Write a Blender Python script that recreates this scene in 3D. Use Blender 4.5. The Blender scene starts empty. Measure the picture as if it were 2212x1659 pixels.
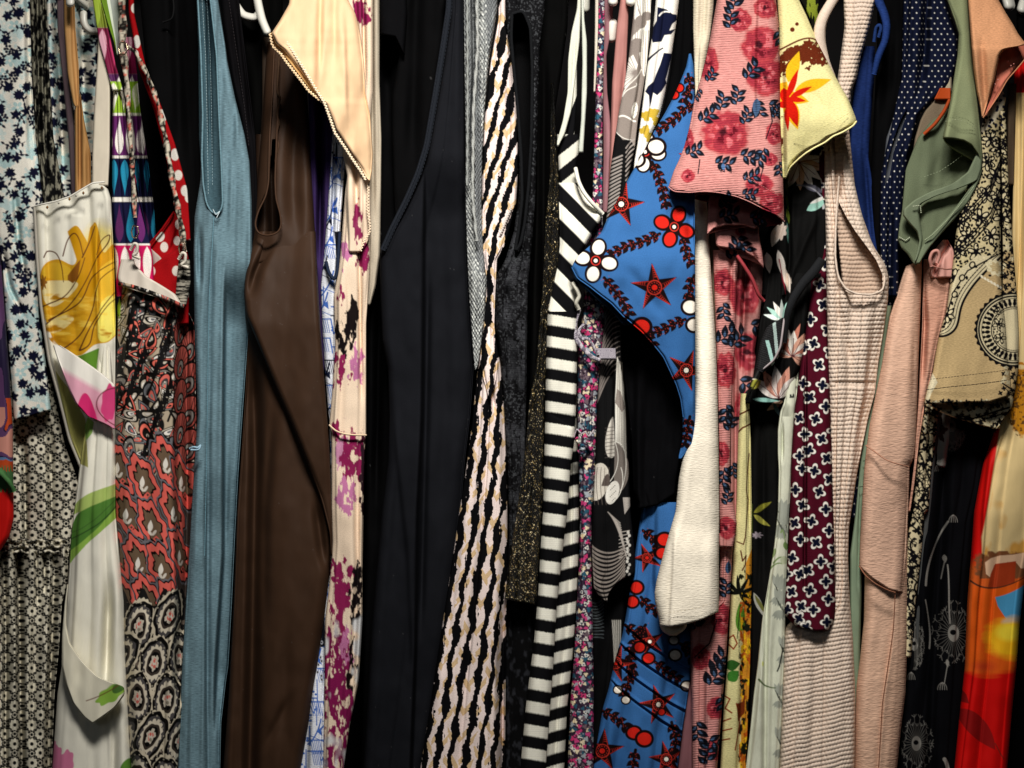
import bpy, math, numpy as np
from mathutils import Vector
C = bpy.context.scene
# ------------------------------------------------------------------ camera, light, exposure
S = 0.00063          # metres per unit on the front plane of the clothes (picture is 2212 units wide)
DIST = 1900.0        # camera distance in units
ZC = 1.30
cam = bpy.data.objects.new('camera', bpy.data.cameras.new('camera')); C.collection.objects.link(cam)
cam.location = (0, -DIST * S, ZC); cam.rotation_euler = (math.pi / 2, 0, 0)
cam.data.sensor_width = 36; cam.data.lens = 36 * DIST / 2212; cam.data.clip_start = .01; cam.data.clip_end = 50
C.camera = cam
w = bpy.data.worlds.new('World'); C.world = w; w.use_nodes = True
w.node_tree.nodes['Background'].inputs[0].default_value = (.8, .9, 1, 1)
w.node_tree.nodes['Background'].inputs[1].default_value = .005
def area(name, loc, aim, sx, sy, e, col, spread=180):
    l = bpy.data.lights.new(name, 'AREA'); l.shape = 'RECTANGLE'; l.size = sx; l.size_y = sy; l.energy = e; l.color = col; l.spread = math.radians(spread)
    o = bpy.data.objects.new(name, l); C.collection.objects.link(o); o.location = loc
    o.rotation_euler = (Vector(aim) - Vector(loc)).to_track_quat('-Z', 'Y').to_euler()
area('ceiling_light', (0.04, -1.05, ZC + 1.10), (0.03, 0, ZC + .0), .42, .22, 13, (1, .955, .89), 98)
area('fill_light', (-.5, -2.6, ZC + .9), (0, 0, ZC),   .9, .5, 2.2, (.93, .97, 1))  # weak fill added from behind the camera, no lamp seen there
C.view_settings.view_transform = 'Standard'; C.view_settings.look = 'None'
C.view_settings.exposure = -0.14; C.view_settings.gamma = 1
C.cycles.max_bounces = 5; C.cycles.use_denoising = True
# ------------------------------------------------------------------ helpers
COL = C.collection
def wp(x, v, y):
    y = np.asarray(y) * 1.6; k = 1 + y / DIST
    return (np.asarray(x) - 1106) * S * k, y * S, ZC - (np.asarray(v) - 829.5) * S * k
def hx(h):
    h = h.lstrip('#'); c = np.array([int(h[i:i + 2], 16) / 255 for i in (0, 2, 4)])
    return np.where(c < .04045, c / 12.92, ((c + .055) / 1.055) ** 2.4)
def rng(s): return np.random.default_rng(s)
_T = {}
def vn(x, y, seed=0):
    x = np.asarray(x, float); y = np.asarray(y, float)
    i = np.floor(x).astype(np.int64); j = np.floor(y).astype(np.int64); fx = x - i; fy = y - j
    fx = fx * fx * (3 - 2 * fx); fy = fy * fy * (3 - 2 * fy)
    T = _T[seed] if seed in _T else _T.setdefault(seed, rng(seed + 991).random((256, 256)))
    g = lambda a, b: T[a % 256, b % 256]
    return (g(i, j) * (1 - fx) + g(i + 1, j) * fx) * (1 - fy) + (g(i, j + 1) * (1 - fx) + g(i + 1, j + 1) * fx) * fy
def fbm(x, y, seed=0, o=3):
    s = 0; a = .5; n = 0
    for k in range(o):
        s = s + a * vn(x * 2 ** k, y * 2 ** k, seed + k); n += a; a *= .55
    return s / n
def thing(name, label, cat, x=1106, v=830, y=60, group='clothes hanging on the rail'):
    o = bpy.data.objects.new(name, None); COL.objects.link(o); o.empty_display_size = .02
    a, b, c = wp(x, v, y); o.location = (float(a), float(b), float(c)); o['label'] = label; o['category'] = cat
    if group: o['group'] = group
    return o
def link(name, me, parent, label=None):
    o = bpy.data.objects.new(name, me); COL.objects.link(o)
    if parent is not None:
        o.parent = parent
        p = parent; m = Vector((0, 0, 0))
        while p is not None: m += Vector(p.location); p = p.parent
        me.transform(__import__('mathutils').Matrix.Translation(-m))
    if label: o['label'] = label
    return o
# ------------------------------------------------------------------ materials: colour is carried by the cloth (attribute "col"), grain and bump are nodes
_m = {}
def mat(kind='cotton'):
    if kind in _m: return _m[kind]
    P = dict(cotton=(.85, .12, .35, (.45, .45), .25), satin=(.62, .02, .05, (.25, .05), .0), crepe=(.85, .10, .9, (.10, .42), .15),
             knit=(.9, .10, .7, (.5, .8), .3), linen=(.9, .2, .5, (.18, .6), .2), plastic=(.35, .0, .0, (.1, .1), 0),
             glitter=(.3, .0, .8, (.6, .6), 0), metal=(.25, 0, 0, (.1, .1), 0), chiffon=(.7, .05, .2, (.3, .08), .1), heather=(.9, .32, .5, (.10, .7), .25),
             lace=(.8, .2, .9, (.25, .9), .2))[kind]
    m = bpy.data.materials.new('cloth_' + kind); m.use_nodes = True; nt = m.node_tree; n = nt.nodes; L = nt.links
    b = n['Principled BSDF']; b.inputs['Roughness'].default_value = P[0]
    b.inputs['Specular IOR Level'].default_value = .5 if kind in ('plastic', 'metal', 'glitter') else (.14 if kind == 'satin' else .02)
    if kind == 'metal': b.inputs['Metallic'].default_value = 1
    if kind == 'glitter': b.inputs['Metallic'].default_value = .6
    at = n.new('ShaderNodeAttribute'); at.attribute_name = 'col'
    cl = n.new('ShaderNodeAttribute'); cl.attribute_name = 'cloth'
    mp = n.new('ShaderNodeMapping'); mp.inputs['Scale'].default_value = (P[3][0], P[3][1], 1); L.new(cl.outputs['Vector'], mp.inputs[0])
    nz = n.new('ShaderNodeTexNoise'); nz.inputs['Scale'].default_value = 1; nz.inputs['Detail'].default_value = 3; L.new(mp.outputs[0], nz.inputs['Vector'])
    mr = n.new('ShaderNodeMapRange'); mr.inputs['From Min'].default_value = .3; mr.inputs['From Max'].default_value = .7
    mr.inputs['To Min'].default_value = 1 - P[1]; mr.inputs['To Max'].default_value = 1 + P[1]; L.new(nz.outputs['Fac'], mr.inputs['Value'])
    vm = n.new('ShaderNodeVectorMath'); vm.operation = 'SCALE'; L.new(at.outputs['Color'], vm.inputs[0]); L.new(mr.outputs[0], vm.inputs['Scale'])
    L.new(vm.outputs[0], b.inputs['Base Color'])
    if P[2]:
        bp = n.new('ShaderNodeBump'); bp.inputs['Strength'].default_value = P[2]; bp.inputs['Distance'].default_value = .0011
        L.new(nz.outputs['Fac'], bp.inputs['Height']); L.new(bp.outputs[0], b.inputs['Normal'])
    _m[kind] = m; return m
def mesh(name, X, Y, Z, faces, col, cloth, kind, parent, label=None):
    me = bpy.data.meshes.new(name); n = len(X); me.vertices.add(n)
    me.vertices.foreach_set('co', np.stack([X, Y, Z], 1).astype(np.float32).ravel())
    nf = len(faces); me.loops.add(nf * 4); me.polygons.add(nf)
    me.loops.foreach_set('vertex_index', faces.astype(np.int32).ravel())
    me.polygons.foreach_set('loop_start', np.arange(0, nf * 4, 4, dtype=np.int32))
    me.polygons.foreach_set('use_smooth', np.ones(nf, bool))
    me.update(calc_edges=True)
    a = me.attributes.new('col', 'FLOAT_COLOR', 'POINT'); c4 = np.ones((n, 4), np.float32); c4[:, :3] = col
    a.data.foreach_set('color', c4.ravel())
    a = me.attributes.new('cloth', 'FLOAT_VECTOR', 'POINT'); c3 = np.zeros((n, 3), np.float32); c3[:, :2] = cloth
    a.data.foreach_set('vector', c3.ravel())
    me.materials.append(mat(kind))
    return link(name, me, parent, label)
def curve_fn(pts, sm=4.0):
    p = np.array(pts, float); 
    if len(p) == 1: return lambda v: np.full_like(np.asarray(v, float), p[0, 0])
    v0, v1 = p[0, 1], p[-1, 1]; vs = np.arange(v0, v1 + 1.0, 1.0); xs = np.interp(vs, p[:, 1], p[:, 0])
    if sm > 0 and len(vs) > 6:
        k = int(3 * sm); g = np.exp(-.5 * (np.arange(-k, k + 1) / sm) ** 2); g /= g.sum()
        a = 2 * xs[0] - xs[1:k + 1][::-1] if len(xs) > k else np.full(k, xs[0]); b = 2 * xs[-1] - xs[-k - 1:-1][::-1] if len(xs) > k else np.full(k, xs[-1])
        xs = np.convolve(np.concatenate([a, xs, b]), g, 'valid')[:len(vs)]
    return lambda v: np.interp(v, vs, xs)
def inpoly(x, y, P):
    P = np.asarray(P, float); r = np.zeros(np.shape(x), bool); q = np.roll(P, -1, 0)
    for (ax, ay), (bx, by) in zip(P, q):
        if ay == by: continue
        c = ((ay > y) != (by > y)) & (x < (bx - ax) * (y - ay) / (by - ay) + ax); r ^= c
    return r
# ------------------------------------------------------------------ one draped piece of cloth: left/right outline, depth, folds; closed behind
_n = [0]
def sheet(g, part, L, R, y=0, D=110, r=11, folds=(), rough=2.2, kind='cotton', pat='808080', res=1.5, top=None, bot=None, hole=None,
          sm=4, warp=.22, disp=None, hem=3, back=True, label=None, slope=0, seed=None, rx=34, rv=260, bulge=0, pleat=1.0):
    _n[0] += 1; sd = _n[0] if seed is None else seed
    fL, fR = curve_fn(L, sm), curve_fn(R, sm)
    v0 = min(L[0][1], R[0][1]) if top is None else None
    v1 = max(L[-1][1], R[-1][1]) if bot is None else None
    vmin = v0 if v0 is not None else min(q[1] for q in top); vmax = v1 if v1 is not None else max(q[1] for q in bot)
    tv = np.linspace(vmin, vmax, 60); wid = np.max(fR(tv) - fL(tv))
    nr = max(6, int((vmax - vmin) / res)); nc = max(8, int(wid / res * 1.15))
    s = .5 - .5 * np.cos(np.linspace(0, 1, nc) * math.pi); s = .55 * np.linspace(0, 1, nc) + .45 * s; t = np.linspace(0, 1, nr)
    vt = np.full(nc, v0) if v0 is not None else np.interp(s, [q[0] for q in top], [q[1] for q in top])
    vb = np.full(nc, v1) if v1 is not None else np.interp(s, [q[0] for q in bot], [q[1] for q in bot])
    V = vt[None] + (vb - vt)[None] * t[:, None]; xl, xr = fL(V), fR(V); Sg = np.broadcast_to(s, V.shape)
    X = xl + (xr - xl) * Sg
    hw = np.maximum((xr - xl) / 2, .5); rr = np.minimum(r, hw); d = np.minimum(X - xl, xr - X); d = np.clip(d, 0, None)
    e = np.where(d < rr, rr - np.sqrt(np.clip(rr ** 2 - (rr - d) ** 2, 0, None)), 0)
    yb = y if np.isscalar(y) else curve_fn([(a, b) for b, a in y], 12)(V)
    F = np.zeros_like(V)
    for f in folds:
        k, pts, amp, wd = f[:4]; xf = curve_fn(pts, 10)(V); a, b = pts[0][1], pts[-1][1]
        fl_ = min(150, .38 * (b - a)) + 1; fade = np.clip((V - a) / fl_ + (a <= vmin + 31), 0, 1) * np.clip((b - V) / fl_ + (b >= vmax - 31), 0, 1)
        fade = fade * fade * (3 - 2 * fade)
        if k == 'v': F += fade * amp * np.exp(-((X - xf) / wd) ** 2)
        elif k == 's': F += fade * amp * .5 * (1 + np.tanh((X - xf) / wd))
    F += rough * 1.9 * (fbm(X / rx + (V) * .0016 + sd * 7.3, V / rv + sd * 3.1, 5, 2) - .5) * 2
    F += rough * .5 * (fbm(X / 34 + sd, V / 60 + sd * 1.7, 9, 2) - .5) * 2
    if D >= 55 and wid > 42 and pleat:
        g_ = rng(sd * 17 + 3)
        npl = max(1, int(wid / (52 if isinstance(pat, str) else 38)))
        for i in range(npl):
            s0 = (i + .5 + g_.uniform(-.35, .35)) / npl; dr = g_.uniform(-.10, .10); am = pleat * g_.uniform(2.5, 7) * (.6 if isinstance(pat, str) else 1); wd_ = g_.uniform(.04, .12) * (1.6 if isinstance(pat, str) else 1); sh = g_.choice([-1, 1])
            u_ = (Sg - s0 - dr * (V - 830) / 900 - .02 * np.sin(V / 170 + i)) / wd_
            F += am * np.exp(-np.where(u_ * sh > 0, u_ * 2.2, u_ * .8) ** 2) * (.35 + .65 * vn(V / 260, V * 0 + i, sd))
    F -= bulge * np.sin(np.pi * Sg)
    Y = yb + e + F * np.clip(d / 4, .25, 1) + slope * (X - (xl + xr) / 2)
    PX = X + warp * F; PV = V
    if disp is not None: Y = Y + disp(PX, PV)
    if hem: Y = Y + hem * np.exp(-((vb[None] - V) / 1.6) ** 2)
    n1 = nc
    if back:
        kb = 13; th = np.linspace(0, math.pi, kb + 2)[1:-1]; xc = (xl[:, -1] + xr[:, -1]) / 2
        ye0, ye1 = Y[:, -1], Y[:, 0]
        cxl, cxr = X[:, 0], X[:, -1]; f = (th / math.pi)
        XB = (cxr + cxl)[:, None] / 2 + ((cxr - cxl) / 2)[:, None] * np.cos(th) * .96
        YB = ye0[:, None] * (1 - f) + ye1[:, None] * f + D * np.sin(th) ** .7
        VB = V[:, -1:] * (1 - f) + V[:, :1] * f
        PB = X[:, -1:] + D * f * 1.5
        X = np.hstack([X, XB]); Y = np.hstack([Y, YB]); V = np.hstack([V, VB]); PX = np.hstack([PX, PB]); PV = np.hstack([PV, VB]); Sg = np.hstack([Sg, np.broadcast_to(1 - f, VB.shape)])
    nC = X.shape[1]; idx = np.arange(nr * nC).reshape(nr, nC)
    if back: a = idx; b = np.roll(idx, -1, 1)
    else: a = idx[:, :-1]; b = idx[:, 1:]
    fc = np.stack([a[:-1], a[1:], b[1:], b[:-1]], -1)
    if hole is not None:
        cx = X[:, :n1]; mc = (cx[:-1, :-1] + cx[1:, 1:]) / 2; mv = (V[:-1, :n1 - 1] + V[1:, 1:n1]) / 2
        hm = np.zeros(fc.shape[:2], bool); hm[:, :n1 - 1] = inpoly(mc, mv, hole); fc = fc[~hm]
    fc = fc.reshape(-1, 4)
    if callable(pat): col = pat(PX, PV, Sg).reshape(-1, 3)
    elif isinstance(pat, Cv): col = pat.sample(PX, PV).reshape(-1, 3)
    else:
        col = hx(pat)[None] * (.88 + .24 * fbm(PX.ravel() / 30, PV.ravel() / 45, 13, 3))[:, None]
        if hx(pat).max() < .06: g_ = rng(sd); q_ = g_.random(X.size) < .0003; col[q_] = col[q_] + .035
    wx, wy, wz = wp(X, V, Y)
    return mesh(part, wx.ravel(), wy.ravel(), wz.ravel(), fc, col, np.stack([PX.ravel(), PV.ravel()], 1), kind, g, label)
def cord(g, part, pts, rad, pat='808080', kind='cotton', res=2.0, flat=1.0, label=None, seg=8, sm=0, closed=False, twist=0):
    P = np.array(pts, float); P = P if P.shape[1] == 3 else np.c_[P, np.zeros(len(P))]
    if closed: P = np.vstack([P, P[:1]])
    d = np.r_[0, np.cumsum(np.linalg.norm(np.diff(P, axis=0), axis=1))]; n = max(6, int(d[-1] / res)); q = np.linspace(0, d[-1], n)
    Q = np.stack([np.interp(q, d, P[:, i]) for i in range(3)], 1)
    if sm:
        k = int(3 * sm); g_ = np.exp(-.5 * (np.arange(-k, k + 1) / sm) ** 2); g_ /= g_.sum()
        for i in range(3):
            c = Q[:, i]
            if len(c) > k: Q[:, i] = np.convolve(np.r_[2 * c[0] - c[1:k + 1][::-1], c, 2 * c[-1] - c[-k - 1:-1][::-1]], g_, 'valid')
    T = np.gradient(Q, axis=0); T /= np.linalg.norm(T, axis=1)[:, None] + 1e-9
    N = np.cross(T, [0, 0, 1.0]); bad = np.linalg.norm(N, axis=1) < .1; N[bad] = [1, 0, 0]; N /= np.linalg.norm(N, axis=1)[:, None]; B = np.cross(T, N)
    R = rad if np.isscalar(rad) else np.interp(q / d[-1], np.linspace(0, 1, len(rad)), rad)
    R = np.broadcast_to(R, (n,)).astype(float)
    if kind == 'plastic' and not closed:
        ee = np.minimum(q, d[-1] - q); R = R * np.sqrt(np.clip(1 - (1 - np.clip(ee / np.maximum(R, .1), 0, 1)) ** 2, .01, 1))
    th = np.linspace(0, 2 * math.pi, seg, endpoint=False)
    rr = R[:, None] * (1 + (twist * np.cos(2 * th[None] + q[:, None] / R.mean() * .55) if twist else 0))
    V3 = Q[:, None] + (rr * np.cos(th))[..., None] * N[:, None] + (rr * np.sin(th) * flat)[..., None] * B[:, None]
    X, V, Y = V3[..., 0], V3[..., 1], V3[..., 2]
    idx = np.arange(n * seg).reshape(n, seg); a = idx; b = np.roll(idx, -1, 1)
    fc = np.stack([a[:-1], b[:-1], b[1:], a[1:]], -1).reshape(-1, 4)
    c0 = np.array([[idx[0, (i) % seg], idx[0, (i + 1) % seg], idx[0, (i + 2) % seg], idx[0, 0]] for i in range(1, seg - 2, 2)]); c1 = np.array([[idx[-1, 0], idx[-1, (i + 2) % seg], idx[-1, (i + 1) % seg], idx[-1, i]] for i in range(1, seg - 2, 2)])
    if not closed: fc = np.vstack([fc, c0, c1])
    if callable(pat): col = pat(X, V, np.broadcast_to(th / 6.283, X.shape)).reshape(-1, 3)
    elif isinstance(pat, Cv): col = pat.sample(X, V).reshape(-1, 3)
    else: col = np.broadcast_to(hx(pat), (X.size, 3))
    wx, wy, wz = wp(X, V, Y)
    return mesh(part, wx.ravel(), wy.ravel(), wz.ravel(), fc, col, np.stack([X.ravel(), V.ravel()], 1), kind, g, label)
def stitches(g, part, pts, col, y=0, dash=4, gap=3, rad=.55):
    """a row of thread stitches: short raised dashes along a line, one mesh"""
    P = np.array(pts, float); d = np.r_[0, np.cumsum(np.linalg.norm(np.diff(P, axis=0), axis=1))]
    Xs, Ys, Zs, F = [], [], [], []; k = 0
    for q in np.arange(0, d[-1] - dash, dash + gap):
        a = np.array([np.interp(q, d, P[:, i]) for i in range(P.shape[1])]); b = np.array([np.interp(q + dash, d, P[:, i]) for i in range(P.shape[1])])
        t = (b - a)[:2]; t = t / (np.linalg.norm(t) + 1e-9); n = np.array([-t[1], t[0]]) * rad
        ya = a[2] if len(a) > 2 else y; yb_ = b[2] if len(b) > 2 else y
        ring = []
        for (p, yy) in ((a, ya), (b, yb_)):
            for (o, dy) in ((n, 0), (n * 0, -rad), (-n, 0), (n * 0, rad)): ring.append((p[0] + o[0], p[1] + o[1], yy + dy))
        for p in ring: Xs.append(p[0]); Zs.append(p[1]); Ys.append(p[2])
        for i in range(4): F.append([k + i, k + (i + 1) % 4, k + 4 + (i + 1) % 4, k + 4 + i])
        k += 8
    wx, wy, wz = wp(Xs, Zs, Ys)
    return mesh(part, wx, wy, wz, np.array(F), np.broadcast_to(hx(col), (k, 3)), np.stack([Xs, Zs], 1), 'cotton', g)
# ------------------------------------------------------------------ printed cloth: motifs are drawn in the cloth's own flat coordinates
class Cv:
    def __init__(s, x0, y0, x1, y1, bg, r=1.6):
        s.x0, s.y0, s.r = x0, y0, r; s.h, s.w = int((y1 - y0) * r), int((x1 - x0) * r)
        s.a = np.empty((s.h, s.w, 3), np.float32); s.a[:] = hx(bg)
        s.done = False
    def box(s, ax, ay, bx, by):
        i0, i1 = max(0, int((ay - s.y0) * s.r) - 2), min(s.h, int((by - s.y0) * s.r) + 3); j0, j1 = max(0, int((ax - s.x0) * s.r) - 2), min(s.w, int((bx - s.x0) * s.r) + 3)
        if i0 >= i1 or j0 >= j1: return None
        yy, xx = np.mgrid[i0:i1, j0:j1]; return (slice(i0, i1), slice(j0, j1)), xx / s.r + s.x0, yy / s.r + s.y0
    def put(s, sl, al, c):
        c = hx(c) if isinstance(c, str) else c; s.a[sl] += (c - s.a[sl]) * al[..., None]
    def ell(s, cx, cy, rx, ry=None, rot=0, c='000000', wob=0, n=7, ph=0):
        ry = rx if ry is None else ry; m = max(rx, ry) * (1 + abs(wob)); b = s.box(cx - m, cy - m, cx + m, cy + m)
        if b is None: return s
        sl, X, Y = b; ca, sa = math.cos(rot), math.sin(rot); u = ((X - cx) * ca + (Y - cy) * sa) / rx; v = (-(X - cx) * sa + (Y - cy) * ca) / ry
        rho = np.hypot(u, v); lim = 1 + (wob * np.cos(n * np.arctan2(v, u) + ph) if wob else 0)
        s.put(sl, np.clip(.5 - (rho - lim) * min(rx, ry) * s.r, 0, 1), c); return s
    def poly(s, P, c):
        P = np.array(P, float); b = s.box(P[:, 0].min(), P[:, 1].min(), P[:, 0].max(), P[:, 1].max())
        if b is None: return s
        sl, X, Y = b; m = sum(inpoly(X + dx / s.r, Y + dy / s.r, P).astype(np.float32) for dx, dy in ((-.25, -.25), (.25, .25))) / 2
        s.put(sl, m, c); return s
    def line(s, P, w, c, w2=None):
        P = np.array(P, float); w2 = w if w2 is None else w2; n = len(P) - 1
        for i in range(n):
            (ax, ay), (bx, by) = P[i], P[i + 1]; wa = w + (w2 - w) * i / n; wb = w + (w2 - w) * (i + 1) / n; m = max(wa, wb) / 2 + 1
            b = s.box(min(ax, bx) - m, min(ay, by) - m, max(ax, bx) + m, max(ay, by) + m)
            if b is None: continue
            sl, X, Y = b; dx, dy = bx - ax, by - ay; q = np.clip(((X - ax) * dx + (Y - ay) * dy) / (dx * dx + dy * dy + 1e-9), 0, 1)
            dd = np.hypot(X - ax - q * dx, Y - ay - q * dy); s.put(sl, np.clip(.5 - (dd - (wa + (wb - wa) * q) / 2) * s.r, 0, 1), c)
        return s
    def leaf(s, x, y, l, w, a, c):
        t = np.linspace(0, 1, 9); o = np.sin(np.pi * t ** .8) * w / 2; ca, sa = math.cos(a), math.sin(a)
        X = np.r_[t * l, (t * l)[::-1]]; Y = np.r_[o, -o[::-1]]; return s.poly(np.stack([x + X * ca - Y * sa, y + X * sa + Y * ca], 1), c)
    def field(s, fn, c, region=None):
        if region is not None:
            R = np.array(region, float); b = s.box(R[:, 0].min(), R[:, 1].min(), R[:, 0].max(), R[:, 1].max())
            if b is None: return s
            sl, X, Y = b; s.put(sl, np.clip(fn(X, Y), 0, 1) * inpoly(X, Y, R), c); return s
        for i0 in range(0, s.h, 400):
            i1 = min(s.h, i0 + 400); yy, xx = np.mgrid[i0:i1, 0:s.w]; X = xx / s.r + s.x0; Y = yy / s.r + s.y0
            s.put((slice(i0, i1), slice(0, s.w)), np.clip(fn(X, Y), 0, 1), c)
        return s
    def sample(s, px, py):
        if not s.done:
            a = s.a; a = (np.roll(a, 1, 0) + 2 * a + np.roll(a, -1, 0)) / 4; s.a = (np.roll(a, 1, 1) + 2 * a + np.roll(a, -1, 1)) / 4; s.done = True
        fx = (px - s.x0) * s.r; fy = (py - s.y0) * s.r; W, H = s.w - 1, s.h - 1
        fx = np.abs(fx) % (2 * W); fx = np.where(fx > W, 2 * W - fx, fx); fy = np.abs(fy) % (2 * H); fy = np.where(fy > H, 2 * H - fy, fy)
        j = np.clip(fx.astype(int), 0, W - 1); i = np.clip(fy.astype(int), 0, H - 1); a = (fx - j)[..., None]; b = (fy - i)[..., None]
        return (s.a[i, j] * (1 - a) + s.a[i, j + 1] * a) * (1 - b) + (s.a[i + 1, j] * (1 - a) + s.a[i + 1, j + 1] * a) * b
def blobpoly(x, y, r, n, wob, seed, k=48, sx=1, sy=1, rot=0):
    g = rng(seed); t = np.linspace(0, 2 * np.pi, k, endpoint=False); q = 1 + wob * np.cos(n * t + g.random() * 6) + wob * .5 * np.cos((n * 2 + 1) * t + g.random() * 6)
    X = np.cos(t) * q * r * sx; Y = np.sin(t) * q * r * sy; return np.stack([x + X * math.cos(rot) - Y * math.sin(rot), y + X * math.sin(rot) + Y * math.cos(rot)], 1)
def scatter(x0, y0, x1, y1, d, seed, jit=.32):
    g = rng(seed); out = []; row = 0; yy = y0
    while yy < y1:
        xx = x0 + (row % 2) * d / 2
        while xx < x1: out.append((xx + g.uniform(-jit, jit) * d, yy + g.uniform(-jit, jit) * d, g.random(), g.random(), g.random())); xx += d
        yy += d * .87; row += 1
    return out
def arc(cx, cy, rx, ry, a0, a1, n=16, rot=0):
    t = np.linspace(a0, a1, n); X, Y = np.cos(t) * rx, np.sin(t) * ry; return np.stack([cx + X * math.cos(rot) - Y * math.sin(rot), cy + X * math.sin(rot) + Y * math.cos(rot)], 1)
def sp(P, n=10, closed=True):
    P = np.array(P, float); m = len(P); out = []; t = np.linspace(0, 1, n, endpoint=False)[:, None]
    for i in range(m if closed else m - 1):
        a, b, c_, d = (P[(i - 1) % m], P[i], P[(i + 1) % m], P[(i + 2) % m]) if closed else (P[max(i - 1, 0)], P[i], P[i + 1], P[min(i + 2, m - 1)])
        out.append(.5 * (2 * b + (c_ - a) * t + (2 * a - 5 * b + 4 * c_ - d) * t ** 2 + (3 * b - a - 3 * c_ + d) * t ** 3))
    return np.vstack(out)
def bez(*P, n=14):
    P = np.array(P, float); t = np.linspace(0, 1, n)[:, None]
    while len(P) > 0:
        from math import comb
        m = len(P) - 1; return sum(comb(m, i) * t ** i * (1 - t) ** (m - i) * P[i] for i in range(m + 1))
# ------------------------------------------------------------------ setting: dark backdrop for the shaded gaps, and rail
def box(name, x0, x1, y0, y1, z0, z1, col, parent=None, kind='cotton'):
    v = [(x, y, z) for x in (x0, x1) for y in (y0, y1) for z in (z0, z1)]; a = np.array(v, float)
    f = np.array([(0, 1, 3, 2), (4, 6, 7, 5), (0, 4, 5, 1), (2, 3, 7, 6), (0, 2, 6, 4), (1, 5, 7, 3)])
    o = mesh(name, a[:, 0], a[:, 1], a[:, 2], f, np.broadcast_to(hx(col), (8, 3)), a[:, :2], kind, parent)
    o.data.polygons.foreach_set('use_smooth', np.zeros(6, bool)); return o
wl = box('dark_backdrop', -1.6, 1.6, .42, .47, .2, 2.3, '1b1a1b'); wl['kind'] = 'structure'  # near-black plane added for the dark gaps, in place of further clothes
r = thing('clothes_rail', 'round metal clothes rail the hangers hook over', 'clothes rail', 1106, -250, 190, None)
cord(r, 'rail_tube', [(-900, -250, 190), (3100, -250, 190)], 20, 'a8a8ac', 'metal', res=20, seg=16)
def hanger(label, pts, rad=9, col='e6e4da', extra=None, x=None):
    g = thing('plastic_hanger', label, 'hanger', pts[0][0], pts[0][1], pts[0][2] if len(pts[0]) > 2 else 0, 'white plastic hangers')
    cord(g, 'shoulder_arm', pts, rad, col, 'plastic', res=2.5, seg=14, sm=4)
    e = pts[-1]
    cord(g, 'hook', [(e[0], e[1], e[2]), (e[0], -200, e[2]), (e[0], -245, e[2] - 26), (e[0], -276, e[2] - 4), (e[0], -250, e[2] + 25)], 4, 'b8b8bc', 'metal', seg=8, sm=5)
    if extra: cord(g, 'strap_hook', extra, rad, col, 'plastic', res=2, seg=14, sm=3)
    return g
hanger('white hanger with a downturned strap hook behind the tan strap at the upper left', [(120, -20, 60), (160, -10, 70), (208, 30, 110), (240, -60, 190)], 8,
       extra=[(181, 22, 62), (180, 42, 60), (184, 58, 62), (196, 68, 68), (214, 66, 82)])
hanger('white hanger tip hanging down in front of the tan strap', [(152, 16, 18), (152, -30, 22), (152, -90, 120), (152, -120, 190)], 9.5)
hanger('curved white hanger between the blue tank top and the cream dress', [(580, 76, 40), (566, 45, 45), (556, 0, 60), (550, -60, 110), (545, -110, 190)], 9,
       extra=[(503, -30, 70), (508, 10, 66), (525, 34, 62), (552, 40, 60), (566, 20, 55)])
hanger('white hanger tip behind the black and white striped straps', [(1262, 30, 90), (1263, -20, 90), (1264, -80, 130), (1265, -120, 190)], 12, 'd8d8ca')
hanger('white hanger with a hanging strap hook left of the dusty pink camisole', [(1324, 14, 40), (1324, -30, 50), (1324, -80, 110), (1324, -120, 190)], 10.5,
       extra=[(1324, 40, 66), (1322, 65, 68), (1320, 92, 74)])
hanger('white hanger tip right of the dusty pink camisole', [(1362, 14, 38), (1362, -30, 46), (1362, -80, 110), (1362, -120, 190)], 10.5)
hanger('white hanger tip at the upper right above the peach sleeve', [(2183, 24, 60), (2176, -5, 60), (2165, -60, 110), (2160, -120, 190)], 13, extra=[(2206, 32, 70), (2212, 10, 70), (2220, -20, 90)])
# ------------------------------------------------------------------ prints for the left third
def navy_floral(x0, y0, x1, y1, seed=3):
    c = Cv(x0, y0, x1, y1, 'eeeade'); 
    c.field(lambda X, Y: (fbm(X / 22, Y / 22, seed + 40, 2) - .58) * 12, 'c3d9d8')
    for (x, y, a, b, d) in scatter(x0, y0, x1, y1, 34, seed):
        for k in range(5):
            t = k * 1.257 + a * 6; c.ell(x + 8 * math.cos(t) + 15, y + 8 * math.sin(t) - 10, 5.5, 4, t, 'b5d2d2' if b > .4 else 'd6e2dc')
    for i, (x, y, a, b, d) in enumerate(scatter(x0, y0, x1, y1, 35, seed + 1)):
        th = a * 6.28; N = '14162c'
        st = bez((x, y), (x + 14 * math.cos(th), y + 14 * math.sin(th)), (x + 22 * math.cos(th + .9), y + 22 * math.sin(th + .9))); c.line(st, 1.5, N)
        for k in (3, 6, 9, 12):
            px, py = st[k]; c.leaf(px, py, 9 + 3 * b, 5.5, th + 1.1 * (-1) ** k + .3, N)
        if b > .25:
            c.poly(blobpoly(x, y, 7.5 + 2.5 * d, 5, .25, i + seed), N)
            for k in range(5): c.leaf(x + 3 * math.cos(th + k * 1.25), y + 3 * math.sin(th + k * 1.25), 10, 5.5, th + k * 1.25, N)
        else:
            for k in range(6): c.ell(st[-1][0] + 7 * math.cos(k * 1.05), st[-1][1] + 7 * math.sin(k * 1.05), 3.2, c=N)
    return c
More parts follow.
